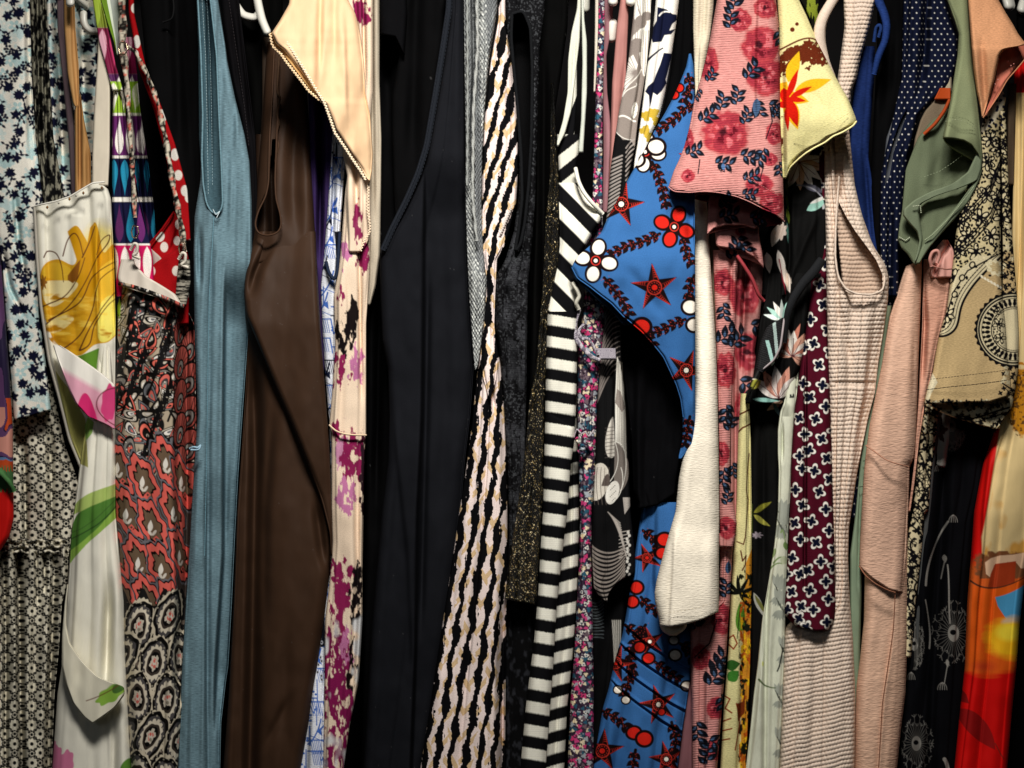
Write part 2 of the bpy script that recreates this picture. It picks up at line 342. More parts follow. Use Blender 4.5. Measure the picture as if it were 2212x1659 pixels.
def geo_floral(x0, y0, x1, y1):
    c = Cv(x0, y0, x1, y1, '0e0e12', 2.0); a, b = 37, 41; cr = 'e2dcc8'
    for j in range(int((y1 - y0) / (b / 2)) + 2):
        for i in range(int((x1 - x0) / a) + 2):
            x = x0 + i * a + (j % 2) * a / 2; y = y0 + j * b / 2 + 3 * math.sin(x * .03)
            c.ell(x + a / 2, y, 9.5, 10, 0, cr, .1, 8)
            for k in range(8): c.ell(x + a / 2 + 7.2 * math.cos(k * .785), y + 7.6 * math.sin(k * .785), 2.7, c='0a0a0d')
            c.ell(x + a / 2, y, 3.6, c='0a0a0d')
    for j in range(int((y1 - y0) / (b / 2)) + 2):
        for i in range(int((x1 - x0) / a) + 2):
            x = x0 + i * a + (j % 2) * a / 2; y = y0 + j * b / 2 + 3 * math.sin(x * .03)
            c.ell(x, y, 12.6, 12.6, 0, '0a0a0d', .06, 9, x); c.ell(x, y, 11.2, 11.4, 0, cr, .1, 9, x); c.ell(x, y, 4.1, c='0a0a0d')
    return c
def lace_busy(x0, y0, x1, y1, dark, light, seed, sx=5, sy=12, th=.5):
    c = Cv(x0, y0, x1, y1, dark); c.field(lambda X, Y: (fbm(X / sx, Y / sy, seed, 3) - th) * 14, light); return c
# 1 navy floral blouse, two layers
g = thing('floral_blouse', 'white blouse with navy leaf sprays and pale aqua blossoms at the far left', 'blouse', 60, 0, 30)
sheet(g, 'body', [(60, -90), (62, 200), (80, 430), (130, 600), (140, 900)], [(206, -90), (212, 120), (214, 400), (210, 640), (200, 900)], y=74, D=60, folds=[('v', [(118, -60), (128, 160), (140, 430)], 30, 9), ('v', [(86, -60), (95, 430)], 26, 10), ('v', [(178, -60), (184, 430)], 30, 12)], pat=navy_floral(50, -90, 330, 900, 9), rough=3)
sheet(g, 'sleeve', [(-40, -90), (-30, 300), (-10, 500), (3, 560), (14, 700), (24, 820), (30, 906)], [(62, -90), (66, 60), (69, 170), (77, 300), (93, 433), (86, 480), (80, 560), (84, 680), (100, 790), (110, 886)], y=18, D=50,
      bot=[(0, 908), (.3, 902), (.7, 893), (1, 886)], folds=[('s', [(52, -90), (60, 300), (76, 433)], 10, 4), ('v', [(28, 380), (40, 520), (62, 640)], 12, 6), ('v', [(0, 500), (20, 620), (60, 700)], 9, 6)], pat=navy_floral(-60, -90, 200, 920), res=1.4)
# busy black and cream chiffon
g = thing('chiffon_scarf', 'dark chiffon top with a busy black and cream print between the floral blouse layers', 'top', 110, 0, 50)
sheet(g, 'body', [(62, -90), (68, 150), (74, 300), (92, 430), (96, 700)], [(98, -90), (104, 120), (116, 300), (140, 430), (150, 700)], y=44, D=60, kind='lace', pat=lace_busy(50, -90, 300, 700, '131314', '93907f', 21, 3.5, 13, .53), folds=[('v', [(80, -60), (86, 300), (110, 430)], 22, 5), ('v', [(92, -60), (104, 430)], 16, 4)])
# 2 geometric dress
g = thing('patterned_dress', 'black dress covered in small cream daisies with black centres at the lower left', 'dress', 70, 1200, 40)
gp = geo_floral(-60, 600, 420, 1900)
sheet(g, 'bodice', [(-50, 820), (-40, 1000), (-30, 1190)], [(110, 820), (140, 960), (173, 1050), (162, 1120), (152, 1190)], y=52, D=110, pat=gp, rough=5, folds=[('v', [(52, 900), (56, 1180)], 16, 6), ('v', [(108, 900), (112, 1180)], 18, 8)], res=1.4)
sheet(g, 'skirt', [(-60, 1176), (-60, 1900)], [(150, 1176), (146, 1263), (134, 1306), (128, 1400), (118, 1500), (112, 1659), (108, 1900)], y=46, D=150, pat=gp, rough=7, rx=18,
      folds=[('v', [(40, 1180), (44, 1400), (50, 1880)], 30, 7), ('v', [(8, 1180), (14, 1500), (12, 1880)], 18, 6), ('v', [(120, 1180), (108, 1500), (100, 1880)], 24, 8), ('v', [(78, 1180), (82, 1330)], 10, 4), ('v', [(96, 1180), (97, 1300)], 10, 4)], res=1.4)
for k, vv in enumerate((1168, 1180, 1192)):
    cord(g, 'waist_gather', [(x, vv + 2.5 * math.sin(x * .21 + k), 50 - 4 * math.cos(x * .5 + k) - 3 + .1 * abs(x - 60)) for x in np.arange(-30, 150, 3)], 3.2, gp, 'cotton', res=2, sm=1)
# 3 multicolour garment at the very edge
def mosaic(px, pv, s):
    o = np.zeros(px.shape + (3,)); o[:] = hx('241c38'); f = fbm(px / 24, pv / 60, 5, 2)
    o[f > .52] = hx('5a3a62'); o[(pv > 860) & (f < .5)] = hx('b5441c'); o[(pv > 880) & (f > .58)] = hx('c98a7c'); o[(pv > 930) & (f > .45) & (f < .5)] = hx('56739a')
    k = (pv > 1012 + 8 * np.sin(px)) ; o[k] = hx('40693e'); o[pv > 1060 + 5 * np.sin(px * .7)] = hx('c01410'); return o
g = thing('patchwork_top', 'purple, orange and red patchwork sleeve with green trim at the left edge', 'top', 5, 900, 0)
sheet(g, 'sleeve', [(-60, 545), (-60, 1190)], [(1, 545), (8, 640), (20, 800), (28, 930), (29, 1060), (30, 1120), (20, 1160), (0, 1190)], y=-6, D=50, pat=mosaic, r=16, kind='satin')
gg = []
cord(g, 'leaf_trim', [(-20, 1008, -12), (5, 1022, -14), (18, 1040, -12), (27, 1062, -6)], 8, '4d7a48', 'knit', res=2, twist=.35)
# 4 straps: tan and mauve
g = thing('tan_camisole', 'tan camisole with a long twisted strap hanging behind the white hanger tip', 'camisole', 165, 200, 30)
sheet(g, 'strap', [(137, -90), (139, 60), (146, 160), (158, 226), (164, 232)], [(158, -90), (163, 60), (170, 140), (172, 225), (170, 232)], y=[(-90, 50), (232, 34)], D=8, r=5, kind='satin', pat='b98d58', folds=[('s', [(152, -60), (156, 120), (166, 232)], 7, 2.5)], rough=1)
sheet(g, 'body', [(163, 218), (161, 250), (162, 440), (160, 700)], [(172, 190), (182, 260), (196, 330), (199, 440), (205, 700)], y=30, D=40, r=7, kind='satin', pat='b08450', folds=[('v', [(172, 215), (173, 440)], 12, 4), ('s', [(186, 300), (188, 440)], 7, 3)], rough=2, top=[(0, 236), (.4, 226), (1, 200)])
g = thing('mauve_camisole', 'dusky mauve strap running beside the tan strap', 'camisole', 140, 200, 50)
sheet(g, 'strap', [(122, -90), (124, 60), (138, 200), (148, 300), (156, 460)], [(138, -90), (139, 60), (150, 180), (160, 260), (166, 460)], y=64, D=10, r=5, kind='satin', pat='5f4f54')
# 5 cream satin dress, yellow flower
c = Cv(60, -60, 420, 1900, 'eeebdc')
yl = 'd6a020'
c.field(lambda X, Y: (.75 - np.hypot((X - 215) / 70, (Y - 560) / 130) + .25 * (fbm(X / 40, Y / 60, 3) - .5)) * 4 * (Y > 470), 'eedf8a')
c.poly(sp([(86, 600), (96, 572), (125, 560), (158, 572), (166, 548), (156, 516), (148, 500), (166, 488), (186, 516), (194, 530), (200, 505), (206, 480), (217, 508), (228, 545), (248, 528), (268, 545), (266, 690), (240, 735), (205, 745), (172, 768), (140, 757), (115, 730), (98, 690), (88, 640)]), yl)
c.poly(sp([(90, 592), (110, 568), (140, 572), (160, 590), (150, 606), (120, 604)]), 'ddb02e'); c.poly(sp([(94, 612), (130, 606), (168, 612), (150, 640), (118, 662), (96, 650)]), 'ecdca4'); c.poly(sp([(100, 700), (140, 680), (160, 690), (130, 716), (108, 718)]), 'ecd890')
c.poly(sp([(204, 600), (246, 560), (268, 570), (268, 640), (235, 660), (214, 650)]), 'ecc23a'); c.poly(sp([(218, 660), (250, 640), (262, 700), (236, 735), (212, 730)]), 'efe06a')
c.poly([(146, 500), (162, 487), (186, 545), (196, 492), (205, 480), (212, 540), (216, 600), (196, 650), (170, 640), (165, 560)], 'cf950f'); c.poly([(203, 480), (214, 500), (226, 560), (208, 600), (198, 560)], 'e0a416')
c.field(lambda X, Y: (fbm(X / 46, Y / 12, 8) - .56) * 6 * (np.hypot((X - 160) / 75, (Y - 670) / 80) < 1), 'ecc44a'); c.field(lambda X, Y: (fbm(X / 40, Y / 15, 18) - .6) * 6 * (np.hypot((X - 170) / 80, (Y - 690) / 70) < 1), 'b8800e')
c.poly([(147, 595), (165, 570), (174, 560), (168, 600), (158, 612), (147, 605)], '8a5416'); c.ell(94, 610, 7, 13, 0, '8a5a1c', .3)
for P in ([(95, 556), (104, 543), (122, 548), (133, 575), (138, 612)], [(136, 553), (146, 520), (160, 504), (172, 520), (180, 553)], [(178, 556), (196, 520), (206, 486)], [(212, 556), (236, 526), (239, 508), (222, 520), (208, 553)],
          [(92, 662), (140, 640), (168, 600), (185, 553)], [(100, 700), (150, 660), (190, 600), (213, 548)], [(105, 692), (170, 655), (200, 600), (226, 580), (262, 560)], [(134, 756), (172, 725), (200, 670), (215, 610), (262, 572)],
          [(172, 757), (188, 720), (212, 680), (240, 645), (266, 618)], [(174, 757), (194, 742), (206, 700), (236, 660), (262, 640)]): c.line(sp(P, 8, False), 3.0, '5a3018', 1.8)
c.poly([(156, 775), (214, 752), (209, 800), (165, 790)], '5f8f2e'); c.poly([(120, 800), (150, 840), (185, 905), (190, 1010), (170, 1000), (140, 900)], 'a9a661')
c.poly([(190, 900), (203, 912), (199, 935), (186, 952), (184, 920)], '8cb85a')
# green leaf band near v 1110
c.poly(bez((152, 1160), (160, 1090), (200, 1085), (262, 1060), n=20).tolist() + bez((262, 1105), (215, 1150), (185, 1165), (152, 1216), n=20).tolist(), '4f7f33')
c.poly(bez((152, 1190), (185, 1165), (215, 1140), (262, 1085), n=20).tolist() + bez((262, 1110), (215, 1155), (190, 1165), (152, 1218), n=20).tolist(), '8fb84e')
c.poly(bez((158, 1100), (175, 1060), (220, 1060), (262, 1040), n=16).tolist() + [(262, 1068), (200, 1092), (160, 1112)], 'a8bf68')
c.line(bez((154, 1165), (190, 1145), (230, 1130), (262, 1078), n=20), 2.5, '2f4f24'); c.line(bez((156, 1150), (190, 1140), (225, 1105), (262, 1068), n=20), 1.5, '3c5f2a')
for (x, y, r_) in ((118, 1640, 19), (142, 1652, 20), (112, 1615, 11), (130, 1680, 30)): c.ell(x, y, r_ * .8, r_ * 1.6, .2, 'dc7fa4', .08)
c.ell(278, 1655, 22, 14, -.8, '5f9038')
cream = c
g = thing('satin_dress', 'cream satin dress printed with a large yellow flower, pink petal and green leaves', 'dress', 190, 800, 0)
sheet(g, 'strap', [(213, 30), (211, 120), (203, 240), (199, 340), (199, 402)], [(226, 30), (238, 110), (238, 240), (237, 340), (234, 402)], y=[(30, 30), (402, -6)], D=5, r=4, kind='satin', pat='d5cbb8', rough=.6, sm=8)
sheet(g, 'bodice', [(72, 440), (80, 560), (88, 660), (106, 780), (128, 860), (150, 950), (176, 1010), (178, 1040)], [(228, 392), (240, 430), (246, 553), (250, 700), (250, 850), (252, 1040)], y=[(400, -8), (600, -2), (760, 12), (1040, 34)], D=70, r=14, kind='satin', pat=cream,
      top=[(0, 448), (.12, 443), (.3, 436), (.5, 424), (.72, 404), (.85, 395), (.94, 394), (1, 408)], folds=[('s', [(216, 430), (212, 553), (217, 750)], 16, 3), ('v', [(150, 420), (165, 470)], 5, 12), ('v', [(205, 900), (200, 1040)], 12, 8)], rough=2.4, res=1.4)
cord(g, 'side_piping', [(74, 446, -9), (80, 560, -4), (88, 660, 0), (106, 780, 8), (128, 860, 18), (150, 950, 26), (174, 1008, 32)], 3.4, 'b5b0a4', 'satin', sm=4)
cord(g, 'neckline_edge', [(72, 446, -8), (92, 441, -16), (120, 435, -17), (150, 425, -17), (180, 407, -17), (200, 395, -17), (226, 393, -14)], 1.8, 'f2efe4', 'satin', sm=2)
for (x, v, cc) in ((102, 446, '8a5a20'), (150, 428, '9a6a28'), (180, 415, '7d4f1c'), (164, 420, 'c9c6b8'), (127, 436, 'd9d6c8'), (220, 404, '7a5222')):
    cord(g, 'bead', [(x - 2.8, v + 2, -27), (x + 2.8, v + 2, -27)], [2.5, 4.4, 2.5], cc, 'plastic', res=.9, seg=10)
low = sheet(g, 'skirt', [(212, 742), (196, 860), (178, 960), (163, 1080), (154, 1150), (149, 1230), (143, 1320), (136, 1420), (124, 1500), (113, 1659), (104, 1900)], [(240, 742), (249, 900), (250, 1000), (250, 1106), (258, 1200), (268, 1300), (270, 1400), (275, 1500), (283, 1659), (290, 1900)],
      y=[(742, 10), (900, 4), (1100, -2), (1900, 4)], D=120, r=20, kind='satin', pat=cream, folds=[('v', [(238, 1230), (232, 1420), (228, 1500)], 18, 9), ('v', [(205, 1500), (200, 1700), (198, 1880)], 7, 14), ('v', [(250, 1480), (240, 1880)], 10, 9), ('s', [(226, 960), (222, 1250)], 5, 8)], rough=2, rv=420, res=1.5)
pc = Cv(100, 730, 270, 960, 'efebe2')
pc.field(lambda X, Y: (Y - (782 + (X - 120) * .58)) / 14, 'e7a9bd'); pc.field(lambda X, Y: (Y - (800 + (X - 120) * .72)) / 16 * (X > 205), 'd4849f')
pc.poly(bez((160, 915), (168, 850), (185, 822), (195, 845), (210, 900), (215, 930), n=20).tolist() + [(190, 930)], 'd42a6e'); pc.ell(236, 870, 17, 40, .1, 'cf3f78', .08)
pc.line(bez((256, 838), (205, 838), (190, 880), (215, 905), (262, 925), n=24), 2.2, '6b2a30'); pc.line(bez((178, 888), (205, 915), (240, 925), n=14), 2.5, 'a02050')
sheet(g, 'pink_flap', [(115, 748), (124, 775), (138, 812), (150, 845), (163, 872), (190, 900), (225, 915), (246, 927)], [(130, 746), (150, 758), (190, 785), (228, 812), (249, 832), (249, 870), (248, 927)], y=-14, D=10, r=5, kind='satin', pat=pc, rough=2, sm=3, back=True, slope=.05)
tc = Cv(120, 1240, 300, 1600, 'e6e1cc'); tc.ell(238, 1500, 16, 34, 1.0, '8db848', .1); tc.ell(262, 1478, 12, 26, .8, '4b7032'); tc.line(bez((186, 1514), (215, 1505), (245, 1490), (268, 1470), n=14), 2.0, '6b3a28')
sheet(g, 'drape_fold', [(145, 1262), (139, 1310), (134, 1370), (133, 1440), (142, 1480), (156, 1518), (182, 1550), (200, 1563)], [(148, 1262), (144, 1300), (143, 1350), (152, 1390), (178, 1428), (212, 1462), (246, 1477), (268, 1480), (270, 1500), (250, 1528), (222, 1548), (200, 1563)], y=-22, D=10, r=5, kind='satin', pat=tc, rough=3, sm=4)
# 6 drop print dress
DP = [(-90, 60, '7d8a30', ['9ab23a'], 0), (60, 160, '7a1a40', ['c23a6a', 'd9a5b5']), (160, 200, '5b2a5c', ['e6e0da']), (176, 244, '9cc33a', ['f0ede0']), (250, 336, '6a2c6a', ['f1ece6']), (342, 426, '1b1c3c', ['2b93b8', 'c81848', '2b93b8']), (436, 526, '1b1c3c', ['6a2c6a', '9cc33a', 'd8c832', '5a2a5a', '2b93b8']), (530, 640, 'c81a5c', ['f0ebe4']), (640, 700, '1b1c3c', ['9cc33a'])]
def drop_cv(x0, x1, ph=0):
    c = Cv(x0, -90, x1, 720, 'f2eee6', 2)
    for i, (a, b, bg, dr, *_) in enumerate(DP):
        c.poly([(x0, a), (x1, a), (x1, b), (x0, b)], bg); k = 0; x = x0 - 10 + ph + (i % 2) * 12
        while x < x1 + 20:
            cc = dr[k % len(dr)]; up = (i % 2 == 0); L_ = b - a - 4; m = (a + b) / 2
            t = np.linspace(0, 1, 14); wv = 9.5 * np.sin(np.pi * t ** 1.8) ** .8
            yy = a + 2 + t * L_ if up else b - 2 - t * L_
            c.poly(np.stack([np.r_[x - wv, (x + wv)[::-1]], np.r_[yy, yy[::-1]]], 1), cc); x += 24; k += 1
    return c
g = thing('halter_dress', 'halter dress with rows of pointed drops in lime, crimson, purple and blue', 'dress', 270, 300, 30)
dc = drop_cv(190, 460, 6)
sheet(g, 'neck_strap', [(197, -90), (200, 0), (206, 40), (214, 90), (228, 140), (238, 180), (243, 196)], [(214, -90), (217, 0), (228, 40), (240, 90), (250, 140), (262, 180), (266, 196)], y=[(-90, 30), (196, 4)], D=8, r=4, kind='satin', pat=dc, rough=1, folds=[('v', [(210, -60), (224, 60), (252, 190)], 6, 3)])
sheet(g, 'back_strap', [(215, -90), (217, 0), (232, 50), (246, 92), (252, 120)], [(270, -90), (264, 0), (262, 60), (258, 98), (256, 120)], y=34, D=8, r=4, kind='satin', pat=lambda px, pv, s: np.where((s < .3)[..., None], hx('6d8f24'), np.where((s < .45)[..., None], hx('e6eedd'), hx('a9b0a8'))), rough=2)
sheet(g, 'bodice', [(245, 180), (242, 300), (242, 450), (248, 553), (256, 720)], [(262, 180), (270, 220), (276, 300), (296, 400), (312, 470), (330, 553), (340, 720)], y=14, D=60, r=10, pat=dc, rough=3, folds=[('s', [(262, 200), (278, 330), (290, 450), (300, 560)], 22, 5)], res=1.2)
sheet(g, 'side_panel', [(262, 80), (272, 200), (282, 350), (300, 560)], [(290, 80), (302, 230), (320, 350), (334, 460), (340, 560)], y=200, D=60, pat=drop_cv(250, 480, 0), rough=6, pleat=3, folds=[('v', [(300, 120), (318, 330), (330, 520)], 50, 8), ('v', [(284, 120), (300, 330), (312, 520)], 44, 7), ('v', [(316, 120), (340, 330), (352, 520)], 50, 8)])
# 8 red polka
c = Cv(250, -60, 500, 760, 'a01318', 2)
for (x, y, a, b, d) in scatter(262, -40, 500, 760, 60, 14, .12): c.ell(x, y, 8.5, 11, 0, 'ddd6cc')
c.ell(296, 90, 8, 14, 0, 'd8d4cc'); c.ell(352, 250, 8, 14, 0, 'd8d4cc'); c.ell(378, 334, 9, 13, 0, 'd8d4cc'); c.ell(400, 412, 9, 12, 0, 'd8d4cc'); c.ell(346, 512, 9, 11, .5, 'd8d4cc'); c.ell(384, 520, 8, 10, 0, 'd8d4cc')
g = thing('polka_dress', 'red halter dress with white polka dots behind the braided straps', 'dress', 340, 300, 50)
sheet(g, 'neck_strap', [(276, -90), (278, 30), (300, 150), (330, 230), (356, 330), (380, 460), (392, 520)], [(288, -90), (290, 30), (314, 140), (345, 220), (378, 310), (405, 410), (412, 520)], y=56, D=12, r=5, pat=c, rough=1.5)
sheet(g, 'bodice', [(376, 458), (350, 498), (318, 536), (300, 560), (296, 660)], [(378, 458), (392, 500), (402, 560), (404, 660)], y=40, D=50, pat=c, rough=3, folds=[('s', [(390, 470), (360, 560)], 10, 4)], sm=3)
cord(g, 'bodice_edge', [(300, 556, 34), (318, 533, 32), (350, 495, 32), (377, 456, 34)], 2.4, '8c1014')
sheet(g, 'bodice_front', [(398, 524), (366, 548), (334, 566), (318, 600), (316, 700)], [(400, 524), (408, 560), (408, 640), (408, 700)], y=22, D=20, pat=c, rough=3, sm=3)
# 7 paisley dress
def tear(x, y, s_, a, bend=.5, n=26):
    t = np.linspace(0, 2 * np.pi, n, endpoint=False); X = s_ * (np.cos(t) * 1.15 - .2); Y = s_ * .72 * np.sin(t) * np.sin(t / 2) ** 1.1
    X = -X; th = bend * (X / s_) ** 2 * np.sign(X) * (X > 0); Y = Y + s_ * .35 * bend * np.clip(X / s_, 0, 2) ** 2
    return np.stack([x + X * math.cos(a) - Y * math.sin(a), y + X * math.sin(a) + Y * math.cos(a)], 1)
PC = ['eee8de', 'e8705f', '6f7074', '14130f', 'd96a5e', 'c9bfae', '8a857e']
def paisley_cv():
    c = Cv(235, 600, 520, 1900, 'b3a48e', 2.0); K = '080707'
    c.field(lambda X, Y: (fbm(X / 20, Y / 40, 77, 2) - .60) * 14 * (Y < 1030), '0c0a0b')
    def pz(x, y, s_, a, i, b):
        for q, cc in ((1.22, K), (1.0, PC[i % 7]), (.72, K if i % 2 else '3c3a3c'), (.5, PC[(i + 2) % 7]), (.24, PC[(i + 4) % 7])): c.poly(tear(x, y, s_ * q, a, b), cc)
    for i, (x, y, a, b, d) in enumerate(scatter(240, 620, 520, 1010, 27, 31)): pz(x, y, 14 + 8 * d, a * 6.28, int(b * 7), .6)
    for (x, y, a, b, d) in scatter(240, 620, 520, 1020, 15, 32):
        if a > .45: c.ell(x, y, 2.6, c='100e0e').ell(x, y, 1.8, c=('d96a5e', 'ddd6cc', 'c9bfae')[int(b * 3)])
    for (x, y, a, b, d) in scatter(240, 640, 520, 1010, 84, 33):      # spiky black flames
        t = .25 + .5 * (a - .5)
        for k in range(6):
            bx, by = x + k * 7, y - k * 17; c.poly([(bx - 5, by + 13), (bx + 2, by - 22), (bx + 8, by + 6), (bx + 13, by - 14), (bx + 11, by + 10)], K)
        c.line(bez((x - 14, y + 52), (x + 6, y), (x + 24, y - 52), (x + 60, y - 96)), 5, K, 2)
    for k in range(15):                                               # fan feathers on the shaded side
        x, y = 398 + 22 * (k % 2), 640 + k * 36; c.ell(x, y, 21, 40, .25, K); c.ell(x, y, 18, 36, .25, 'b4584e')
        for j in range(-4, 5): c.line([(x, y + 14), (x + 26 * math.sin(j * .35), y - 34 * math.cos(j * .35))], 1.4, K)
        c.ell(x, y + 12, 10, 21, .25, K); c.ell(x, y + 12, 7.5, 17, .25, '88857f'); c.ell(x, y + 14, 4, 11, .25, K); c.ell(x, y + 15, 2, 7, .25, 'c4645a')
    c.poly([(235 + k * 6, 1018 + 22 * math.sin(k * .9)) for k in range(48)] + [(520, 1300), (235, 1300)], '4a3f3a')
    for i, (x, y, a) in enumerate([(258, 1010, .5), (312, 1040, .2), (362, 1000, .3), (406, 1040, .4), (276, 1110, .6), (330, 1135, .3), (380, 1105, .4), (250, 1190, .5), (302, 1215, .4), (352, 1228, .4), (400, 1200, .4), (266, 1290, .5), (322, 1300, .5), (376, 1310, .4)]):
        for q, cc in ((1.22, '6c6a70'), (1.13, K), (1.05, 'e0655a'), (.72, K), (.6, '6b5744')): c.poly(blobpoly(x, y, 36 * q, 6, .10 if q > .8 else .16, i, sx=.66, sy=1.55, rot=-.4, k=72), cc)
        c.leaf(x - 5, y + 14, 26, 11, -1.5, 'e8e2d8'); c.ell(x + 4, y + 16, 3, 7, .6, 'd8d0c4'); c.ell(x - 5, y + 16, 3, 7, -.6, 'd8d0c4')
        c.poly([(x + 8, y + 22), (x + 15, y + 29), (x + 8, y + 36), (x + 1, y + 29)], 'e0655a'); c.poly([(x + 8, y + 26), (x + 11, y + 29), (x + 8, y + 32), (x + 5, y + 29)], '4a3a30')
    for k in range(0): x = 250 + k * 28; c.poly([(x, 1040), (x + 8, 1010), (x + 12, 1036), (x + 20, 1012), (x + 22, 1042)], K)
    c.poly([(235 + k * 6, 1290 + 20 * math.sin(k * .8 + 1)) for k in range(48)] + [(520, 1900), (235, 1900)], '151313')
    c.field(lambda X, Y: (fbm(X / 12, Y / 12, 88, 2) - .56) * 10 * (Y > 1300), '6a5e54')
    for i, (x, y) in enumerate([(300, 1352), (368, 1330), (262, 1420), (334, 1432), (396, 1420), (296, 1508), (362, 1510), (262, 1600), (326, 1590), (390, 1600), (296, 1680), (360, 1690), (330, 1770), (280, 1800)]):
        for q, cc, n_, wb in ((1.36, 'd2c7b0', 22, .03), (1.24, K, 4, .06), (1.02, '4a4748', 4, .06), (.86, 'd6ccb8', 14, .07), (.66, '3a322c', 3, .06), (.52, K, 3, .05), (.36, 'c9bfae', 5, .16), (.2, 'd0655a', 3, .2)):
            c.poly(blobpoly(x, y, 34 * q, n_, wb, i * 3, sx=.74, sy=1.32, rot=.2 + .25 * math.sin(i), k=110), cc)
        for k in range(18): c.ell(x + 34 * 1.12 * .74 * math.cos(k * .349), y + 34 * 1.12 * 1.32 * math.sin(k * .349), 1.8, c='9c9484')
        c.ell(x, y, 4, 9, 0, 'd0c8ba'); c.ell(x, y - 4, 2.5, 4, 0, 'd0655a'); c.ell(x, y + 8, 3, 4, 0, 'c7655a' if i % 2 else '8f8878')
    return c
pz = paisley_cv()
g = thing('paisley_dress', 'coral, grey and black paisley dress with braided straps and a cream lined cup', 'dress', 330, 900, 0)
sheet(g, 'body', [(257, 618), (254, 700), (250, 860), (248, 1000), (250, 1106), (258, 1200), (266, 1300), (271, 1450), (276, 1550), (283, 1659), (290, 1900)], [(398, 655), (420, 700), (424, 900), (424, 1100), (416, 1250), (404, 1400), (394, 1520), (384, 1659), (378, 1900)],
      y=[(618, 2), (800, -4), (1900, 2)], D=130, r=24, pat=pz, top=[(0, 614), (.35, 624), (.65, 642), (1, 662)], folds=[('s', [(386, 640), (378, 1000), (384, 1300), (374, 1560)], 45, 6), ('v', [(402, 700), (405, 1100), (398, 1400)], 26, 8), ('v', [(318, 690), (308, 860), (300, 1000)], 8, 14)], rough=3, res=1.1, kind='satin')
sheet(g, 'cup_lining', [(262, 560), (256, 585), (254, 602), (262, 618), (330, 640), (385, 656)], [(290, 560), (292, 572), (318, 598), (352, 618), (380, 636), (392, 656)], y=[(560, -4), (656, -10)], D=12, r=7, kind='satin', pat='d8cfc2', rough=3, sm=3)
sheet(g, 'cup_inside', [(284, 530), (284, 560), (290, 600), (330, 645)], [(318, 530), (345, 553), (375, 590), (386, 645)], y=26, D=20, r=6, kind='satin', pat='b9b0a6', rough=3, sm=3, folds=[('v', [(318, 540), (336, 640)], 12, 7)])
sheet(g, 'side_gather', [(386, 560), (382, 600), (378, 655)], [(410, 560), (412, 610), (402, 662)], y=-2, D=16, r=7, kind='knit', pat=lace_busy(370, 540, 430, 680, '1a1918', 'a9a496', 4, 12, 2.2), rough=2)
cord(g, 'rim_binding', [(256, 612, -8), (290, 620, -18), (326, 632, -22), (362, 646, -22), (396, 662, -8)], 4.5, pz, 'satin', sm=3)
bd = lace_busy(200, -90, 460, 700, '1b1918', 'cfc6b2', 6, 3.5, 7, .48); bd.field(lambda X, Y: (fbm(X / 5, Y / 9, 61, 2) - .66) * 14, 'd0705f')
cord(g, 'braided_strap', [(262, -90, 20), (264, 20, 14), (266, 80, 8), (262, 100, 4), (268, 125, 2), (274, 180, -4), (282, 300, -10), (288, 400, -14), (292, 470, -18)], [8, 9, 7, 5, 5, 5], bd, 'knit', twist=.28, sm=3)
cord(g, 'braided_strap', [(268, 96, 40), (290, 110, 46), (318, 160, 44), (340, 220, 36), (358, 300, 26), (374, 400, 14), (392, 490, 2), (399, 545, -4)], [4, 5, 6, 6, 6], bd, 'knit', twist=.28, sm=3)
for (x, v, w_) in ((292, 500, 8), (266, 104, 10), (394, 535, 8)):
    o = cord(g, 'strap_ring', [(x - w_, v, -20), (x - w_ * .5, v - 13, -20), (x + w_ * .6, v - 11, -20), (x + w_, v + 3, -20), (x + w_ * .3, v + 14, -20), (x - w_ * .7, v + 12, -20)], 1.5, 'b9a88c', 'metal', closed=True, res=1)
for (x, v) in ((290, 540), (394, 560)):
    cord(g, 'thread_knot', [(x - 8, v, -14), (x, v - 15, -20), (x + 7, v - 12, -20), (x + 6, v + 6, -18), (x - 4, v + 12, -18), (x + 12, v + 18, -14)], 3.6, 'e2dacb', 'knit', sm=1.5)
# ------------------------------------------------------------------ middle left
g = thing('black_tank', 'plain black tank top in the gap left of the light blue tank', 'tank top', 370, 200, 80)
sheet(g, 'body', [(294, -90), (316, 150), (346, 300), (372, 430), (392, 520), (396, 1000)], [(424, -90), (434, 200), (438, 460), (434, 1000)], y=92, D=90, pat='0c0c0d', folds=[('v', [(380, -60), (390, 380)], 20, 14)], res=4)  # left edge widened, so black cloth stands in for shade over the drop print
cord(g, 'armhole_binding', [(368, -60, 78), (376, 20, 74), (372, 42, 74), (352, 48, 80)], 2, '1c1c1d', sm=3)
g = thing('blue_tank', 'light blue heathered tank top with a long narrow armhole', 'tank top', 470, 700, 10)
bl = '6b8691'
AH = [(424, -60), (434, 120), (438, 250), (436, 340), (439, 400), (446, 440), (456, 458), (466, 463), (476, 458), (481, 440), (479, 380), (473, 250), (468, 120), (458, 30), (448, -60)]
